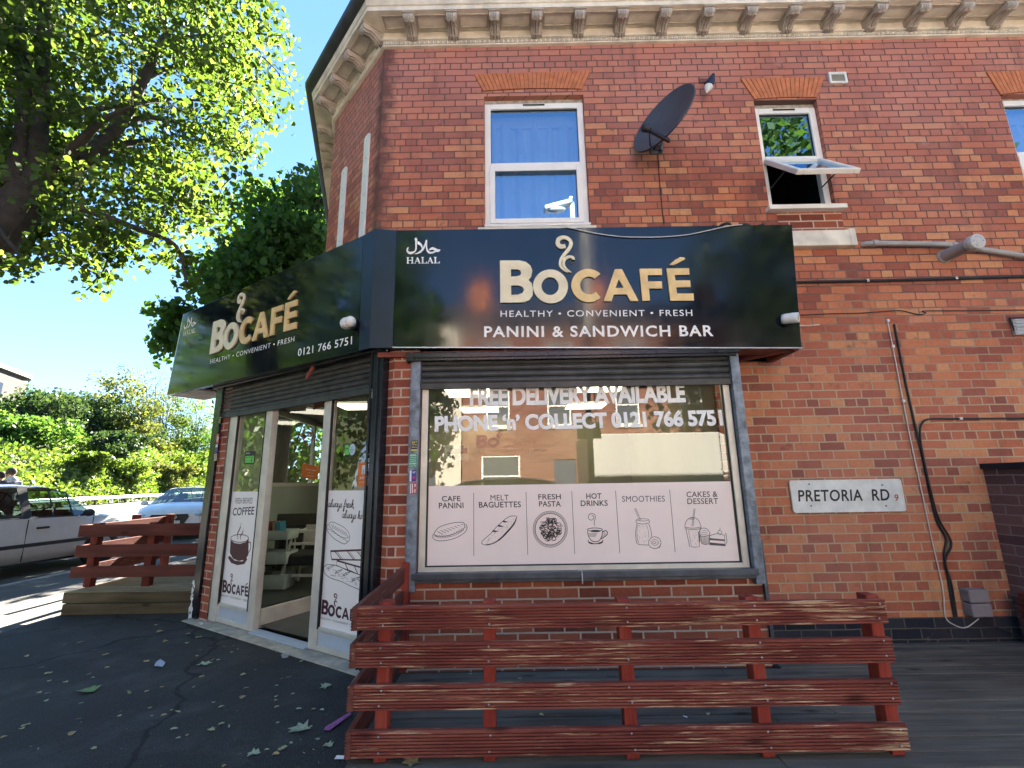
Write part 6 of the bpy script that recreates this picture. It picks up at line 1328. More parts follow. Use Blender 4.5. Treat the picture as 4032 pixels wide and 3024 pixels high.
# ------------------------------------------------------------------ the lime tree hanging in from the left
fork = at(*kA(190,1020), 8.0)
LT = thing('lime_tree', 'large leafy tree with a dark leaning trunk reaching over the street from the left', 'tree', (fork.x-1.5, fork.y-.5, ZP))
base = V((fork.x-1.5, fork.y-.5, ZP)); mb = MB()
mb.tube([base-UP*.1, base+V((.05,.0,.25)), base+V((.25,.1,1.6)), base.lerp(fork,.62)-V((.12,0,0)), fork], [.40,.34,.29,.26,.19], 14)
mb.build('trunk', M['bark'], LT)
LIMBS = [([(190,1020,8),(330,950,8),(480,850,8),(640,690,8.2),(790,420,8.6),(880,220,9),(1000,110,9.4)],.125,.025), ([(160,1020,8),(205,850,8.1),(218,640,8.3),(232,330,8.7),(244,30,9),(270,-350,9.6)],.10,.045), ([(60,1010,8),(120,800,8.2),(135,500,8.5),(112,200,9),(95,-200,9.5)],.10,.04),
         ([(215,1060,8),(400,1120,7.6),(560,1175,7.2),(760,1250,6.8),(950,1330,6.5),(1005,1480,6.3),(1012,1560,6.25)],.055,.006), ([(300,930,8),(450,760,7.6),(570,650,7.4),(720,580,7.2)],.07,.015), ([(225,660,8.3),(440,610,8.2),(700,565,8.6),(930,540,9),(1250,560,9.3)],.05,.01),
         ([(640,690,8.2),(820,640,8.6),(1050,700,9),(1280,860,9.3)],.05,.01), ([(790,420,8.6),(1000,360,9),(1300,420,9.3),(1560,500,9.5)],.04,.008), ([(880,220,9),(1050,200,9.2),(1300,180,9.4),(1540,195,9.6)],.035,.008), ([(480,850,8),(700,780,8.4),(900,760,8.8)],.06,.02), ([(560,1175,7.2),(600,1330,6.9),(560,1480,6.7),(470,1580,6.6)],.02,.005), ([(-40,1200,7.6),(60,1330,7.2),(150,1430,7)],.03,.006)]
LPTS = []
for pts, r0, r1 in LIMBS:
    P = smooth_line([at(*kA(x, y), dd_) for x, y, dd_ in pts], 5); n = len(P); LPTS += P
    MB().tube(P, [r0+(r1-r0)*i/(n-1) for i in range(n)], 8).build('limb', M['bark'], LT)
OUT = [(-500,-500),(1560,-500),(1530,0),(1490,90),(1590,195),(1450,270),(1480,390),(1630,505),(1470,515),(1400,560),(1515,650),(1410,650),(1450,735),(1350,770),(1425,880),(1370,955),(1290,1010),(1200,1090),(1240,1230),(1100,1330),(1010,1350),(880,1290),(780,1390),(650,1390),(560,1450),(420,1360),(300,1390),(200,1440),(60,1480),(-500,1500)]
HOLE = [(40,1290),(70,1170),(150,1120),(195,1180),(200,1260),(120,1300),(60,1320)]
HOLE2 = [(560,1440),(640,1300),(760,1320),(840,1400),(700,1500)]
cen = []
while len(cen) < 520:
    x, y = random.uniform(-420,1620), random.uniform(-420,1480)
    if not inside(OUT, x, y) or inside(HOLE, x, y): continue
    dd_ = random.uniform(8.1,10.6) if (y < 900 and x < 900 and random.random() < .6) else random.uniform(7.2,10.2) if y < 900 else random.uniform(6.3,8.8)
    if x < 280 and y > 930: dd_ = random.uniform(8.4,10)
    if x > 1000 and y > 1050 and random.random() < .5: continue
    cen.append(at(*kA(x, y), dd_))
for x, y in ((500,1540),(470,1580),(540,1500),(1000,1470),(1010,1540),(900,1420),(1040,1420),(960,1390),(700,1370),(620,1420),(90,1450),(160,1460),(20,1460),(320,1380),(380,1420)): cen.append(at(*kA(x, y), 6.5))
ex_ = []
while len(ex_) < 80:
    x, y = random.uniform(-300,1350), random.uniform(-300,1000)
    if inside(OUT, x, y): ex_.append(at(*kA(x, y), random.uniform(11,15)))
leaves('crown', clumps(ex_, .6, 60), .12, M['leaf_lime'], LT, LEAF4)  # deeper clumps added hidden behind the crown, to shade the street
lp = clumps(cen[:-15], .32, 62); lp2 = clumps(cen[-15:], .16, 26)
leaves('crown', np.concatenate([lp, lp2]), .060, M['leaf_lime'], LT, droop=.6)
tw = MB(); nodes = list(LPTS)
for c in sorted(cen, key=lambda c: min((p-c).length for p in LPTS)):
    q = min(nodes, key=lambda p: (p-c).length); nodes.append(c); L = (q-c).length
    m_ = q.lerp(c, .5)+V((random.uniform(-.1,.1), random.uniform(-.1,.1), random.uniform(-.03,.12)))*min(1, L)
    tw.tube([q, m_, c], [.009,.007,.003], 4, False)
tw.build('twigs', M['bark'], LT)
# crown beyond the picture: it shades the street
cen = [base+V((random.gauss(-2.0,1.9), random.gauss(.8,2.1), random.uniform(6.5,12.5))) for _ in range(150)]
lp = clumps(cen, .55, 60); leaves('crown', lp, .15, M['leaf_lime'], LT, LEAF4)
# ------------------------------------------------------------------ tree behind the cafe
bt = at(*kA(1620,1300), 16); BT = thing('street_tree', 'dense mid green tree rising behind the left end of the cafe', 'tree', (bt.x, bt.y, ZP))
MB().tube([V((bt.x,bt.y,ZP)), V((bt.x+.1,bt.y,1.5)), bt-UP*.5, bt+UP*2.0], [.25,.2,.16,.05], 10).build('trunk', M['bark'], BT)
OUTB = [(1130,1380),(1200,1330),(1270,1220),(1270,1150),(1400,1010),(1560,1000),(1620,960),(1700,990),(1840,850),(2000,900),(2000,1500),(1700,1650),(1400,1750),(1040,1660),(1060,1570),(1100,1500)]
cen = []
while len(cen) < 190:
    x, y = random.uniform(1030,2000), random.uniform(850,1750)
    if inside(OUTB, x, y): cen.append(at(*kA(x, y), random.uniform(14.5,18)))
for x, y in ((110,760),(150,830),(230,760),(290,850),(120,1000),(180,1010),(170,1060),(180,1130),(240,900),(200,960)): cen.append(at(*kD(x, y), 15.5))
cen = [c for c in cen if c.x < -5.2]
leaves('crown', clumps(cen, .62, 95), .15, M['leaf_back'], BT)
tw = MB()
for c in cen[::2]: tw.tube([bt-UP*random.uniform(-.5,1.5), (bt+c)/2+UP*.1, c], [.05,.03,.008], 5, False)
tw.build('branches', M['bark'], BT)
# ------------------------------------------------------------------ guard rail, embankment plants, far building
GR = thing('guard_rail', 'steel crash barrier along the foot of the green embankment', 'guard rail', RB0+UP*(ZR+.1)); zg = ZR+.1
pr = [(0,.42),(.03,.47),(.03,.52),(-.03,.56),(.03,.60),(.03,.66),(0,.70)]; A = [rb(-42,0)-RN*a+UP*(zg+z) for a, z in pr]; B = [rb(95,0)-RN*a+UP*(zg+z) for a, z in pr]; n = len(pr)
MB().add(A+B, [(i, i+1, n+i+1, n+i) for i in range(n-1)]).build('beam', M['galv'], GR)
Lb = (RB1-RB0).length
for i in range(-9, 20):
    p = rb(i*Lb/2.0, .06); MB().bar(p+UP*zg, p+UP*(zg+.74), .12, .12, (1,0,0)).build('post', M['sleeper'], GR)
def bank_pt(x, y):
    best = None
    for i in range(70):
        t = -40+i*2.
        for j in range(30):
            s_ = .5+j*.7; p = rb(t, s_)+UP*bank_z(t, s_)
            if (p-C0).dot(CF) < 1: continue
            u, v = proj(p); e = (u-x)**2+(v-y)**2
            if best is None or e < best[0]: best = (e, p, t, s_)
    return best[1]
ug = []
while len(ug) < 42000:
    t, s_ = random.uniform(-42,95), abs(random.gauss(0,4.2))+.3
    if s_ > 20: continue
    z = bank_z(t, s_)+abs(random.gauss(0,.35)); p = rb(t, s_); ug.append((p.x, p.y, z))
ud_ = []
while len(ud_) < 14000:
    t, s_ = random.uniform(-42,95), random.uniform(5,20); z = bank_z(t, s_)+abs(random.gauss(0,.5)); p = rb(t, s_); ud_.append((p.x, p.y, z))
kind(leaves('undergrowth', ud_, .4, M['leaf_back'], None, LEAF4, droop=.35), 'stuff')
kind(leaves('undergrowth', ug, .32, M['leaf_bank'], None, LEAF4, droop=.35), 'stuff')
BUSH = [(60,430,3.2,'leaf_back','green bush at the far left of the embankment'),(150,520,3.2,'leaf_back','rounded green bush low on the left of the embankment'),(250,400,3.4,'leaf_dark','dark bush on the embankment crest below the grey building'),(360,420,3.6,'leaf_dark','dark grey green bush on the embankment crest'),(470,410,3.5,'leaf_dark','dark bush near the middle of the embankment crest'),(560,470,3.6,'leaf_dark','tall dark bush left of the olive one'),(660,430,3.8,'leaf_dark','dark bush merging into the tall olive bush'),(420,560,3.0,'leaf_dark','dark bush halfway down the embankment'),(640,600,3.0,'leaf_dark','dark bush low in the middle of the embankment'),
        (740,300,3.9,'leaf_olive','tallest olive bush on the embankment'),(850,280,4.0,'leaf_olive','olive bush crowning the right of the embankment'),(930,390,3.6,'leaf_olive','olive bush right of the tallest one'),(1010,500,3.2,'leaf_bank','yellow green bush at the right of the embankment'),(1130,430,3.4,'leaf_bank','bright tree like bush beside the cafe pillar'),(1180,560,3.2,'leaf_back','dark green bush just left of the cafe pillar'),(880,620,2.6,'leaf_olive','low olive bush at the right foot of the embankment'),(500,690,2.0,'leaf_bank','small bright bush low on the embankment'),(720,730,2.2,'leaf_bank','small bright bush above the crash barrier'),(960,760,2.4,'leaf_olive','pale spreading bush above the white car'),(1090,700,2.6,'leaf_bank','bright low bush beside the black pillar')]
for x, y, r, mt, lab in BUSH:
    sx, sy = k8(x, y); g_ = bank_pt(sx, sy+40); p = at(sx, sy, (g_-C0).length); r *= .0122*(g_-C0).length
    B_ = thing('bush', lab, 'bush', g_)
    cs = [p+V((random.gauss(0,r*.5), random.gauss(0,r*.5), random.uniform(min(-r*.5, g_.z-p.z),r*.62))) for _ in range(46)]
    leaves('foliage', clumps(cs, r*.40, 70), .34, M[mt], B_, LEAF4, droop=.3)
    mb = MB()
    for c in cs[::3]: mb.tube([g_-UP*.3, p.lerp(c,.5)-UP*.1*r, c], [.09,.05,.015], 5, False)
    mb.build('stems', M['bark'], B_)
g0, g1 = onZ(*k8(-220,35), 15.5), onZ(*k8(150,178), 15.5); ud = (g1-g0).normalized(); un = V((-ud.y,ud.x,0)); un = un if un.x < 0 else -un; r = 3.0
rdv = ray(*k8(160,200)); rdv.z = 0; rdv.normalize(); am = ud.angle(rdv)+.10
pth = [g0, g1]+[g1+ud*r*math.sin(a)+un*r*(1-math.cos(a)) for a in [am*i/6 for i in range(1,7)]]; pth.append(pth[-1]+(ud*math.cos(am)+un*math.sin(am))*14)
GB = thing('grey_building', 'grey brick building with a rounded corner showing above the embankment', 'building', (g1.x, g1.y, 4)); mb = MB(); cp_ = MB(); u = 0
M['brick_grey'] = brick('grey_brick', [(.04,.034,.03),(.055,.046,.04),(.065,.055,.048)], (.075,.067,.06), bw=.7, rh=.3, ms=.03)
for a, b in zip(pth[:-1], pth[1:]):
    a, b = V((a.x,a.y,0)), V((b.x,b.y,0)); L = (b-a).length; mb.quad(a+UP*3, b+UP*3, b+UP*15, a+UP*15, [(u,3),(u+L,3),(u+L,15),(u,15)]); u += L
    cp_.bar(a+UP*15.25, b+UP*15.25, .7, .5)
mb.build('wall', M['brick_grey'], GB); cp_.build('coping', M['kerb'], GB)
wn = MB(); c = g0.lerp(g1,.55); wn.box(V((c.x,c.y,12.5))-un*.1, (2.2,.1,1.6), (ud, un, UP)); wn.build('window', M['pillar'], GB)

# ------------------------------------------------------------------ cars
def car(name, label, loc, rz, paint, st, W_=.87, L_=4.06, rim=M['galv'], plate=True, grille=False):
    t = thing(name, label, 'car', loc, rz); body, gls, trm = MB(), {}, MB(); R_ = []
    for s_ in st:
        x, w_, zb, wr, zr = s_[:5]
        h = [(x,.80*w_,.20),(x,w_,.34),(x,w_*1.005,.60),(x,.975*w_,zb),(x,wr,zr),(x,wr*.6,zr+.032),(x,0,zr+.042)]
        R_.append([V(p) for p in h]+[V((p[0],-p[1],p[2])) for p in h[-2::-1]])
    n = len(R_[0])
    for i in range(len(st)-1):
        fl = st[i][5]
        for k in range(n-1):
            kk = k if k < n//2 else n-2-k; q = [R_[i][k], R_[i+1][k], R_[i+1][k+1], R_[i][k+1]]
            if ('s' in fl and kk == 3) or ('w' in fl and kk in (4,5)):
                c = sum(q, V((0,0,0)))/4; f_ = .90 if kk == 3 else .93; qi = [c.lerp(p, f_) for p in q]
                if kk != 3:                      # windscreen halves meet in the middle
                    for j in range(4):
                        if abs(q[j].y) < 1e-6 or (kk in (4,) and abs(q[j].y-q[[3,2,1,0][j]].y) < 0): qi[j] = V((qi[j].x, q[j].y, qi[j].z))
                gls.setdefault(('windscreen' if i > 3 else 'rear_window', 0) if kk != 3 else ('side_window', (i, k)), MB()).add(qi, [(0,1,2,3)])
                for j in range(4): trm.add([q[j], q[(j+1) % 4], qi[(j+1) % 4], qi[j]], [(0,1,2,3)])
            else: (trm if ('p' in fl and kk == 3) else body).add(q, [(0,1,2,3)], True)
    for e in (0,-1): body.add(R_[e], [tuple(range(n)) if e else tuple(range(n))[::-1]])
    me = body.build('body', paint, t, local=True); 
    bm = bmesh.new(); bm.from_mesh(me.data); bmesh.ops.remove_doubles(bm, verts=bm.verts, dist=.0005); bmesh.ops.recalc_face_normals(bm, faces=bm.faces); bm.to_mesh(me.data); bm.free()
    [g_.build(kk_[0], M['glass_car'], t, local=True) for kk_, g_ in gls.items()]; trm.build('window_trim', M['trim'], t, local=True)
    mb = MB()
    for sg in (-1,1): mb.bx(-1.75,1.75,sg*(W_+.004)-.008,sg*(W_+.004)+.008,.47,.53)
    mb.build('side_moulding', M['trim'], t, local=True)
    mb = MB(); mb.bx(-1.9,1.9,-W_*.78,W_*.78,.16,.22); mb.bx(-1.5,1.1,-.62,.62,.40,.55); mb.build('floor_pan', M['trim'], t, local=True)
    for x in (-1.25,1.25):
        for sg in (-1,1):
            ax = (V((1,0,0)), V((0,0,1)), V((0,-1,0)) if sg > 0 else V((0,1,0))); c = V((x, sg*(W_+.012), .31)); dr_ = -1
            a = MB(); a.lathe([(.33,.0),(.36,.004),(.36,.02),(.29,.02)], c, ax, 28); a.lathe([(.001,.006),(.35,.006)], c, ax, 28); a.build('wheel_arch', M['trim'], t, local=True)
            wh = MB(); wh.lathe([(.20,-.012),(.29,-.016),(.31,-.005),(.31,.16),(.18,.16)], c, ax, 28); wo = wh.build('wheel', M['tyre'], t, local=True)
            r = MB(); r.lathe([(.001,-.012),(.05,-.014),(.07,-.004),(.17,-.004),(.20,-.014),(.205,-.012)], c, ax, 24)
            for k in range(5): r.box(c+(ax[0]*math.cos(k*1.2566)+ax[1]*math.sin(k*1.2566))*.115-ax[2]*.012, (.15,.04,.012), (ax[0]*math.cos(k*1.2566)+ax[1]*math.sin(k*1.2566), -ax[0]*math.sin(k*1.2566)+ax[1]*math.cos(k*1.2566), ax[2]))
            r.build('rim', rim, wo, local=True)
    for sg in (-1,1):
        s_ = sg*(W_+.0)
        mb = MB(); mb.bx(-.155,-.147,s_-.006,s_+.007,.24,.93); mb.bx(-1.13,-1.122,s_-.006,s_+.007,.50,.93); mb.bx(1.0,1.008,s_-.006,s_+.007,.24,.9); mb.build('door_gap', M['trim'], t, local=True)
        for x in (-.42,-1.0) if False else (-.02,): pass
        for x in (-.02,-1.02):
            hb = MB(); hb.bx(x,x+.19,s_-.004*sg,s_+.028*sg,.80,.835) if False else hb.box((x+.11, s_+.018*sg, .775), (.20,.03,.036)); hb.build('door_handle', M['trim'], t, local=True, bevel=.008)
        mr = MB(); mr.ell((.80, sg*(W_+.10), .985), (.075,.10,.07), None, 12, 8); mr.bar(V((.82,sg*W_*.9,.93)), V((.80,sg*(W_+.08),.96)), .05, .04); mr.build('mirror', M['trim'] if not grille else paint, t, local=True)
        hl = MB(); hl.ell((1.86, sg*W_*.70, .66), (.17,.17,.085), (V((1,-sg*.55,0)).normalized(), V((sg*.55,1,0)).normalized(), UP), 16, 8); hl.build('headlight', M['lampglass'], t, local=True)
    mb = MB(); mb.bx(2.0,2.05,-.55,.55,.26,.42); mb.build('lower_grille', M['trim'], t, local=True)
    if grille:
        mb = MB(); q = [(-.42,.70),(.42,.70),(.46,.62),(.30,.34),(-.30,.34),(-.46,.62)]; mb.poly([q], V((1.99,0,0)), V((0,1,0)), UP, .07); go = mb.build('grille', M['trim'], t, local=True)
        mb = MB()
        for i in range(5): mb.bx(2.06,2.066,-.40+.0*i,.40,.39+i*.06,.396+i*.06)
        mb.build('bars', M['steel'], go, local=True); mb = MB()
        for i in range(4): mb.lathe([(.042,0),(.046,.006),(.054,.006),(.058,0)], (2.064+.001*i, -.117+i*.078, .615), (V((0,1,0)), UP, V((1,0,0))), 20)
        mb.build('ring_emblem', M['chrome'], go, local=True)
    else:
        mb = MB(); mb.bx(2.0,2.045,-.35,.35,.52,.60); mb.build('grille', M['trim'], t, local=True)
    mb = MB(); mb.bx(2.05,2.062,-.26,.26,.42,.53); mb.build('number_plate', M['white_pl'], t, local=True)
    mb = MB(); c = V((.55,-.36,.93)); ax = (V((0,1,0)), V((.35,0,.94)).normalized(), V((.94,0,-.35)).normalized())
    mb.tube([c+ax[0]*.18*math.cos(a)+ax[1]*.18*math.sin(a) for a in [i*math.pi/12 for i in range(25)]], .016, 8, False); mb.bar(c-ax[0]*.17, c+ax[0]*.17, .03, .04); mb.bar(c, c+ax[2]*.25, .06, .06); mb.build('steering_wheel', M['trim'], t, local=True)
    mb = MB(); mb.bx(.62,1.1,-.72,.72,.70,.93); mb.build('dashboard', M['trim'], t, local=True, bevel=.03)
    for sg in (-1,1):
        mb = MB(); mb.bx(-.25,.25,sg*.36-.24,sg*.36+.24,.42,.55); mb.bar(V((-.25,sg*.36,.5)), V((-.42,sg*.36,1.02)), .46, .13, (1,0,0)); mb.bar(V((-.43,sg*.36,1.06)), V((-.46,sg*.36,1.24)), .26, .09, (1,0,0)); mb.build('seat', M['trim'], t, local=True, bevel=.03)
    return t
HATCH = [(-2.03,.66,.78,.50,.84,''),(-1.96,.81,.90,.62,.99,'w'),(-1.78,.85,.925,.60,1.30,''),(-1.42,.87,.94,.61,1.43,'s'),(-.95,.87,.945,.615,1.475,'s'),(-.20,.87,.94,.62,1.49,'p'),(-.10,.87,.94,.62,1.488,'s'),(.28,.87,.935,.615,1.46,'s'),(.62,.87,.93,.61,1.37,'sw'),(1.06,.865,.915,.71,.985,''),(1.5,.855,.84,.67,.90,''),(1.82,.78,.70,.58,.78,''),(2.03,.62,.54,.45,.60,'')]
A_ = C0+ray(374, 2036)*(9.0/F); hd = V((.07,1,0)).normalized(); rz_ = math.atan2(hd.y, hd.x)
ctr = V((A_.x,A_.y,ZR))-hd*1.04+V((-hd.y,hd.x,0))*.86
SCAR = car('parked_car', 'silver hatchback car parked at the kerb on the left', ctr, rz_, M['silver'], HATCH)
SALOON = [(-2.2,.66,.80,.50,.86,''),(-2.1,.84,.90,.62,.97,''),(-1.75,.89,.93,.66,1.0,'w'),(-1.15,.90,.945,.60,1.33,'s'),(-.75,.90,.945,.60,1.385,'s'),(-.20,.90,.94,.605,1.40,'p'),(-.10,.90,.94,.605,1.40,'s'),(.25,.90,.935,.60,1.375,'sw'),(1.0,.895,.915,.76,.965,''),(1.5,.89,.86,.72,.91,''),(1.86,.82,.74,.66,.80,''),(2.04,.70,.60,.55,.66,'')]
fr_ = onY(668, 2028, 9.2); hd2 = V((.36,-.933,0)).normalized(); ctr = V((fr_.x,fr_.y,ZR))-hd2*2.05
WCAR = car('parked_car', 'white saloon car facing the camera beyond the left fence', ctr, math.atan2(hd2.y, hd2.x), M['white_car'], SALOON, W_=.90, grille=True)

# ------------------------------------------------------------------ two people behind the silver car
def person(label, head_px, dist, face, coat, hairc, hood):
    hp = C0+ray(*head_px)*(dist/F); H = hp.z+.13-(ZP); k = H/1.78; g_ = V((hp.x, hp.y, ZP)); t = thing('person', label, 'person', g_)
    f = V(face).normalized(); s_ = V((-f.y, f.x, 0))
    J = {'pel':(0,0,.95,.14),'wst':(0,0,1.12,.125),'chs':(.01,0,1.32,.155),'nck':(.01,0,1.50,.055),'hd0':(.025,0,1.58,.075),'hd1':(.03,0,1.66,.098),'hd2':(.02,0,1.75,.07)}
    E_ = [('pel','wst'),('wst','chs'),('chs','nck'),('nck','hd0'),('hd0','hd1'),('hd1','hd2')]
    for sg, n in ((-1,'l'),(1,'r')):
        J.update({n+'hip':(0,sg*.10,.90,.095),n+'kne':(.06*sg+.04,sg*.11,.50,.065),n+'ank':(.14*sg,sg*.11,.09,.045),n+'toe':(.14*sg+.16,sg*.12,.035,.035),n+'sho':(0,sg*.19,1.42,.065),n+'elb':(-.05*sg,sg*.25,1.14,.048),n+'wri':(.10-.08*sg,sg*.24,.92,.034),n+'hnd':(.14-.08*sg,sg*.235,.83,.034)})
        E_ += [('pel',n+'hip'),(n+'hip',n+'kne'),(n+'kne',n+'ank'),(n+'ank',n+'toe'),('chs',n+'sho'),(n+'sho',n+'elb'),(n+'elb',n+'wri'),(n+'wri',n+'hnd')]
    def skin(nm, keys, grow, mat):
        ks = [q for q in J if q in keys]; ix = {q: i for i, q in enumerate(ks)}
        me = bpy.data.meshes.new(nm); me.from_pydata([tuple((f*J[q][0]+s_*J[q][1]+UP*J[q][2])*k) for q in ks], [(ix[a], ix[b]) for a, b in E_ if a in ix and b in ix], []); me.materials.append(mat)
        o = link(nm, me, t); o.modifiers.new('skin', 'SKIN'); sv = me.skin_vertices[0].data
        for q in ks: r = (J[q][3]+grow)*k; sv[ix[q]].radius = (r, r); sv[ix[q]].use_root = q == ks[0]
        o.modifiers.new('sub', 'SUBSURF').levels = 2; o.modifiers['sub'].render_levels = 2; return o
    skin('body', set(J), 0, col('skin_tone', (.36,.20,.13), .6))
    skin('coat', {'pel','wst','chs','lhip','rhip','lsho','rsho','lelb','relb','lwri','rwri'}, .022, coat)
    skin('trousers', {'pel','lhip','rhip','lkne','rkne','lank','rank'}, .014, col('dark_trousers', (.02,.022,.03), .9))
    c = (f*.02+UP*1.70)*k
    MB().ell(c-f*.018+UP*.012, (.112*k,.095*k,.105*k), (f, s_, UP), 16, 10).build('hair', hairc, t, local=True)
    mb = MB(); hc = (f*.03+UP*1.665)*k
    mb.ell(hc+f*.098*k-UP*.012, (.022,.015,.024), (f, s_, UP), 8, 6); mb.build('nose', col('skin_tone', (.36,.20,.13)), t, local=True)
    mb = MB()
    for sg in (-1,1): mb.ell(hc+f*.088*k+s_*sg*.034+UP*.02, (.010,.014,.008), (f, s_, UP), 8, 5)
    mb.ell(hc+f*.088*k-UP*.055, (.010,.028,.007), (f, s_, UP), 8, 5); mb.build('eyes_and_mouth', M['ink'], t, local=True)
    mb = MB()
    for sg in (-1,1): mb.ell(hc+s_*sg*.093*k+UP*.0, (.022,.012,.032), (f, s_, UP), 8, 6)
    mb.build('ears', col('skin_tone', (.36,.20,.13)), t, local=True)
    if hood: MB().lathe([(.10,-.02),(.125,.0),(.12,.05),(.09,.09)], (UP*1.49-f*.05)*k, (f, s_, UP), 18).build('hood', col('pale_hood', (.55,.6,.68), .8), t, local=True)
    return t
person('person in a grey jacket with a pale hood walking behind the silver car', kS2(185,270), 12.3, (-1,.25,0), col('grey_jacket', (.09,.10,.13), .85), col('brown_grey_hair', (.07,.055,.045), .9), True)
person('person in black at the left edge walking behind the silver car', kS2(10,330), 12.8, (-1,.1,0), col('black_coat', (.012,.012,.014), .85), col('dark_hair', (.02,.015,.012), .9), False)

# ------------------------------------------------------------------ the other side of the street (mirrored in the glass and the sign)
YH = -16.
def house(label, x0, x1, zE, wins, group, wm=None):
    t = thing('terrace_house', label, 'house', ((x0+x1)/2, YH, ZR), group=group); mb = MB(); wallgrid(mb, (x1,YH,0), V((-1,0,0)), 0, x1-x0, ZR, zE, [(x1-b, x1-a, c, d_) for a, b, c, d_ in wins], V((0,-1,0)), .12)
    wallgrid(mb, (x0,YH,0), V((0,-1,0)), 0, 7, ZR, zE); wallgrid(mb, (x1,YH-7,0), V((0,1,0)), 0, 7, ZR, zE); mb.build('wall', wm or M['brick_far'], t)
    zr = zE+1.7; mb = MB(); mb.add([V((x0-.1,YH+.3,zE-.05)),V((x1+.1,YH+.3,zE-.05)),V((x1+.1,YH-3.5,zr)),V((x0-.1,YH-3.5,zr)),V((x0-.1,YH-7.3,zE)),V((x1+.1,YH-7.3,zE))], [(0,3,2,1),(3,4,5,2),(0,4,3),(1,2,5)]); ro = mb.build('roof', M['slate'], t)
    cx = x0+.6; mb = MB(); mb.bx(cx-.45,cx+.45,YH-3.9,YH-3.1,zE+.9,zr+.9); mb.build('chimney', M['arch'], ro)
    for i in range(3): MB().lathe([(.10,0),(.11,.05),(.09,.5),(.11,.55)], (cx-.28+i*.28, YH-3.5, zr+.9), None, 10).build('chimney_pot', M['arch'], ro)
    mb = MB(); mb.bx(x0,x1,YH+.002,YH+.10,zE-.22,zE-.06); mb.build('eaves_course', M['stone_d'], t)
    for a, b, c, d_ in wins:
        if d_-c > 1.9 and b-a < 1.2: dm_ = MB(); dm_.bx(a,b,YH-.12,YH-.06,c,d_); dm_.build('door', col('door_dark', (.05,.06,.09), .4), t); continue
        fr = MB(); e = .07; fr.bx(a,a+e,YH-.10,YH-.04,c,d_); fr.bx(b-e,b,YH-.10,YH-.04,c,d_); fr.bx(a+e,b-e,YH-.10,YH-.04,d_-e,d_); fr.bx(a+e,b-e,YH-.10,YH-.04,c,c+e); fr.bx(a+e,b-e,YH-.10,YH-.04,(c+d_)/2-.03,(c+d_)/2+.03); wo = fr.build('window', M['upvc'], t)
        pn = MB(); pn.bx(a+e,b-e,YH-.09,YH-.08,c+e,d_-e); pn.build('pane', col('far_pane', (.10,.11,.12), .08), wo)
        ss = MB(); ss.bx(a-.08,b+.08,YH+.002,YH+.09,c-.12,c-.005); ss.build('sill', M['stone'], wo)
    return t
house('brick terrace house with two upper windows across the street', -2.2, 3.4, 4.7, [(-1.2,-.2,2.3,4.0),(1.4,2.4,2.3,4.0),(-1.4,.2,-.6,1.1),(1.6,2.5,ZR+.1,.9)], 'terrace houses across the street')
house('brick terrace house standing right of the first one across the street', 3.45, 9.0, 4.7, [(4.3,5.3,2.3,4.0),(7.0,8.0,2.3,4.0),(4.4,6.0,-.6,1.1),(7.3,8.2,ZR+.1,.9)], 'terrace houses across the street')
house('unseen cream rendered house left of the brick terrace, added to bounce light', -9.0, -2.25, 4.9, [(-8,-7,2.3,4.0),(-4.6,-3.6,2.3,4.0),(-7.8,-6,-.6,1.1),(-4.2,-3.3,ZR+.1,.9)], 'terrace houses across the street', M['render_pale'])  # invented pale house, added to bounce sun onto the shaded shop front
house('unseen cream rendered house added at the right end of the terrace to bounce light', 9.05, 15.5, 4.9, [(10,11,2.3,4.0),(13,14,2.3,4.0),(10,12,-.6,1.1),(13.4,14.3,ZR+.1,.9)], 'terrace houses across the street', M['render_pale'])  # second invented pale house, more bounce for the shop front
sheet('bounce_pavement', [(-20,-15.98),(24,-15.98),(24,-12.6),(-20,-12.6)], ZR+.11, M['far_pave'], .115)  # unseen pavement, added pale to throw sunlight back at the front
# white box van
vx0, vx1, vy = 1.8, 5.1, -8.2; VN = thing('box_van', 'white box van parked across the street', 'van', ((vx0+vx1)/2, vy-1, ZR)); zt_ = 1.15
mb = MB(); mb.bx(vx0,vx1,vy-2.1,vy,ZR+.75,zt_); mb.build('box_body', M['van_white'], VN, bevel=.03)
mb = MB(); mb.add([V((vx1,y,z)) for y in (vy,vy-2.1) for z in (zt_-1.0,zt_)]+[V((vx1+.75,y,z)) for y in (vy-.15,vy-1.95) for z in (zt_-1.0,zt_-.35)], [(0,4,5,1),(2,3,7,6),(1,5,7,3),(4,6,7,5),(0,2,6,4)]); mb.build('luton', M['van_white'], VN, bevel=.02)
sec = [(vx1,ZR+.35),(vx1,zt_-1.0),(vx1+.75,zt_-1.02),(vx1+1.35,.05-.45),(vx1+2.1,-.62),(vx1+2.25,-1.0),(vx1+2.2,ZR+.35)]
mb = MB(); mb.poly([sec], V((0,vy-.12,0)), XX, UP, 0.); A = [V((x,vy-.12,z)) for x, z in sec]; B = [V((x,vy-1.98,z)) for x, z in sec]; mb.add(A+B, [(i,(i+1) % 7,7+(i+1) % 7,7+i) for i in range(7)]); mb.build('cab', M['van_white'], VN)
mb = MB(); mb.poly([[(vx1+.12,zt_-1.08),(vx1+.8,zt_-1.1),(vx1+1.3,-.5),(vx1+.12,-.5)]], V((0,vy-.115,0)), -XX*-1, UP, .0); mb.build('cab_window', col('far_pane', (.10,.11,.12), .08), VN)
mb = MB(); mb.bx(vx0,vx1,vy-1.9,vy-.2,ZR+.5,ZR+.74); mb.build('chassis', M['trim'], VN)
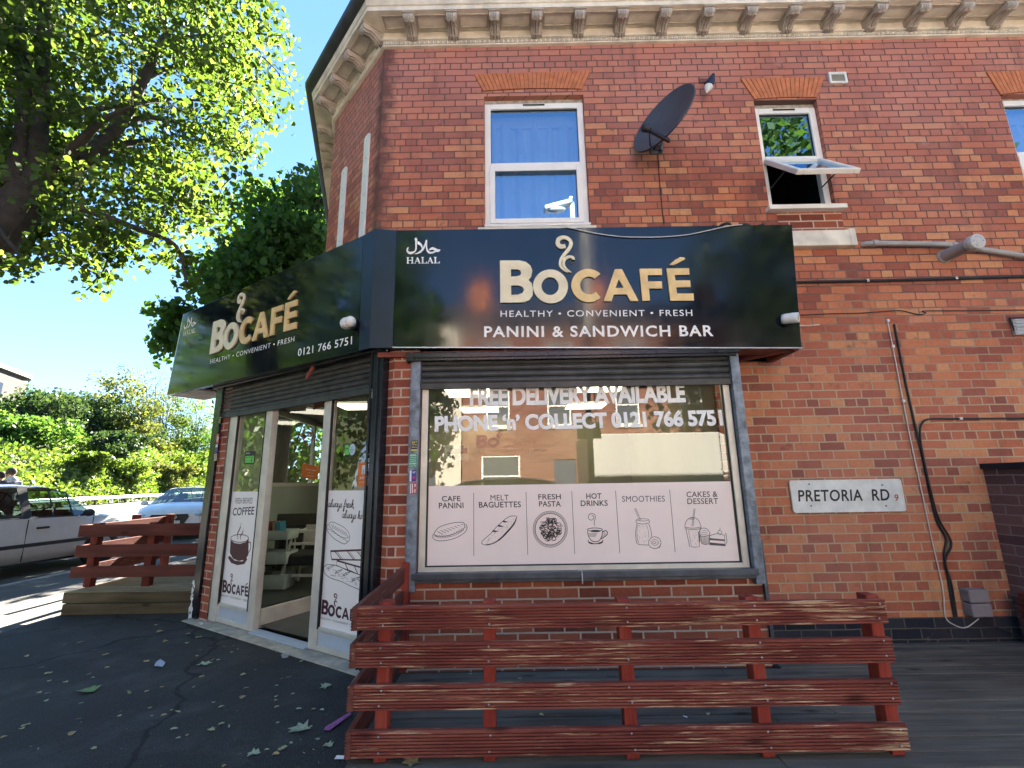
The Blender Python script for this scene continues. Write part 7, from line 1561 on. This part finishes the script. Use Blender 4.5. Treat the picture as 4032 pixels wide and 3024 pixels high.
for x in (vx0+.9, vx1+1.3):
    for y in (vy-.2, vy-1.95): MB().lathe([(.001,-.1),(.33,-.1),(.35,-.05),(.35,.05),(.33,.1),(.001,.1)], (x,y,ZR+.35), (XX, UP, V((0,-1,0))), 20).build('wheel', M['tyre'], VN)
mb = MB()
for i in range(12): z = ZR+.85+i*.2; mb.ell((vx1-.04,vy+.002,z), (.012,.006,.012), None, 6, 4)
mb.build('rivet_row', M['steel'], VN)
c2 = copy_tree(SCAR); c2.location = (.3,-7.6,ZR); c2.rotation_euler = (0,0,0); c2['label'] = 'silver hatchback car parked beside the white van across the street'
# lamp column behind the photographer
LP = thing('street_lamp', 'pale street lamp column on the pavement behind the camera', 'street lamp', (1.35,-5.0,ZP)); lx, ly = 1.35, -5.0
MB().tube([(lx,ly,ZP),(lx,ly,ZP+1.3)], .09, 16).build('base_shaft', M['grey_pipe'], LP); MB().tube([(lx,ly,ZP+1.3),(lx,ly,6.0)], .055, 14).build('column', M['van_white'], LP)
mb = MB(); mb.bar(V((lx,ly,6.03)), V((lx-.62,ly+.05,5.83)), .20, .11); mb.box((lx-.02,ly,6.12),(.10,.10,.08)); mb.build('lantern', M['galv'], LP, bevel=.03); MB().ell((lx-.38,ly+.03,5.83),(.24,.10,.07),None,16,8).build('bowl', M['lampglass'], LP)
MB().bx(lx-.22,lx+.22,ly-.075,ly-.065,.75,1.05).build('notice_board', M['trim'], LP)
def simple_tree(label, x, y, h, r, n, mt, sz, low=2.2):
    t = thing('street_tree', label, 'tree', (x, y, ZR)); MB().tube([V((x,y,ZR)), V((x+.1,y,ZR+2)), V((x,y+.1,ZR+h*.55)), V((x,y,ZR+h*.85))], [.24,.2,.13,.03], 10).build('trunk', M['bark'], t)
    cs = []
    while len(cs) < n:
        p = V((random.uniform(-1,1), random.uniform(-1,1), random.uniform(-1,1)))
        if p.length < 1: cs.append(V((x+p.x*r, y+p.y*r, ZR+low+(h-low)*(.5+p.z*.5))))
    leaves('crown', clumps(cs, r*.30, 60), sz, M[mt], t, LEAF4); mb = MB()
    for c in cs[::3]: mb.tube([V((x,y,ZR+h*.4)), V((x,y,ZR+h*.4)).lerp(c,.5)+UP*.2, c], [.05,.03,.01], 4, False)
    mb.build('branches', M['bark'], t)
simple_tree('tall leafy tree across the street to the right', 10.4, -10.5, 17, 4.4, 220, 'leaf_lime', .26)
simple_tree('tall tree added farther along the pavement for shade, half hidden behind the cafe', -9.2, 20, 13, 3.6, 150, 'leaf_back', .22, low=3.5)  # placed mostly out of sight to shade the car and left paving
simple_tree('slim leafy tree across the street to the left of the houses', -5.4, -13, 10.5, 2.7, 150, 'leaf_back', .24, low=.6)
simple_tree('broad leafy tree beyond the houses on the left', -10.5, -12, 9.5, 3.6, 120, 'leaf_lime', .26)

SB_ = thing('shrub', 'leafy shrub behind the cafe seen through the door glass', 'shrub', (-7.0, 10.3, ZP)); cs = [V((random.uniform(-8.4,-5.7), random.uniform(9.2,11.4), random.uniform(-.6,3.6))) for _ in range(70)]
leaves('foliage', clumps(cs, .6, 70), .16, M['leaf_back'], SB_, LEAF4); mb = MB()
for c in cs[::5]: mb.tube([V((-7,10.3,ZP)), V((-7,10.3,.3)).lerp(c,.5), c], [.05,.03,.01], 4, False)
mb.build('stems', M['bark'], SB_)

simple_tree('broad tree on the far left pavement outside the picture', -17, .5, 11, 4.2, 170, 'leaf_back', .26, low=.8)
simple_tree('leafy tree on the far left pavement nearer the camera side', -15.5, -6.5, 10, 3.8, 150, 'leaf_lime', .26, low=.8)
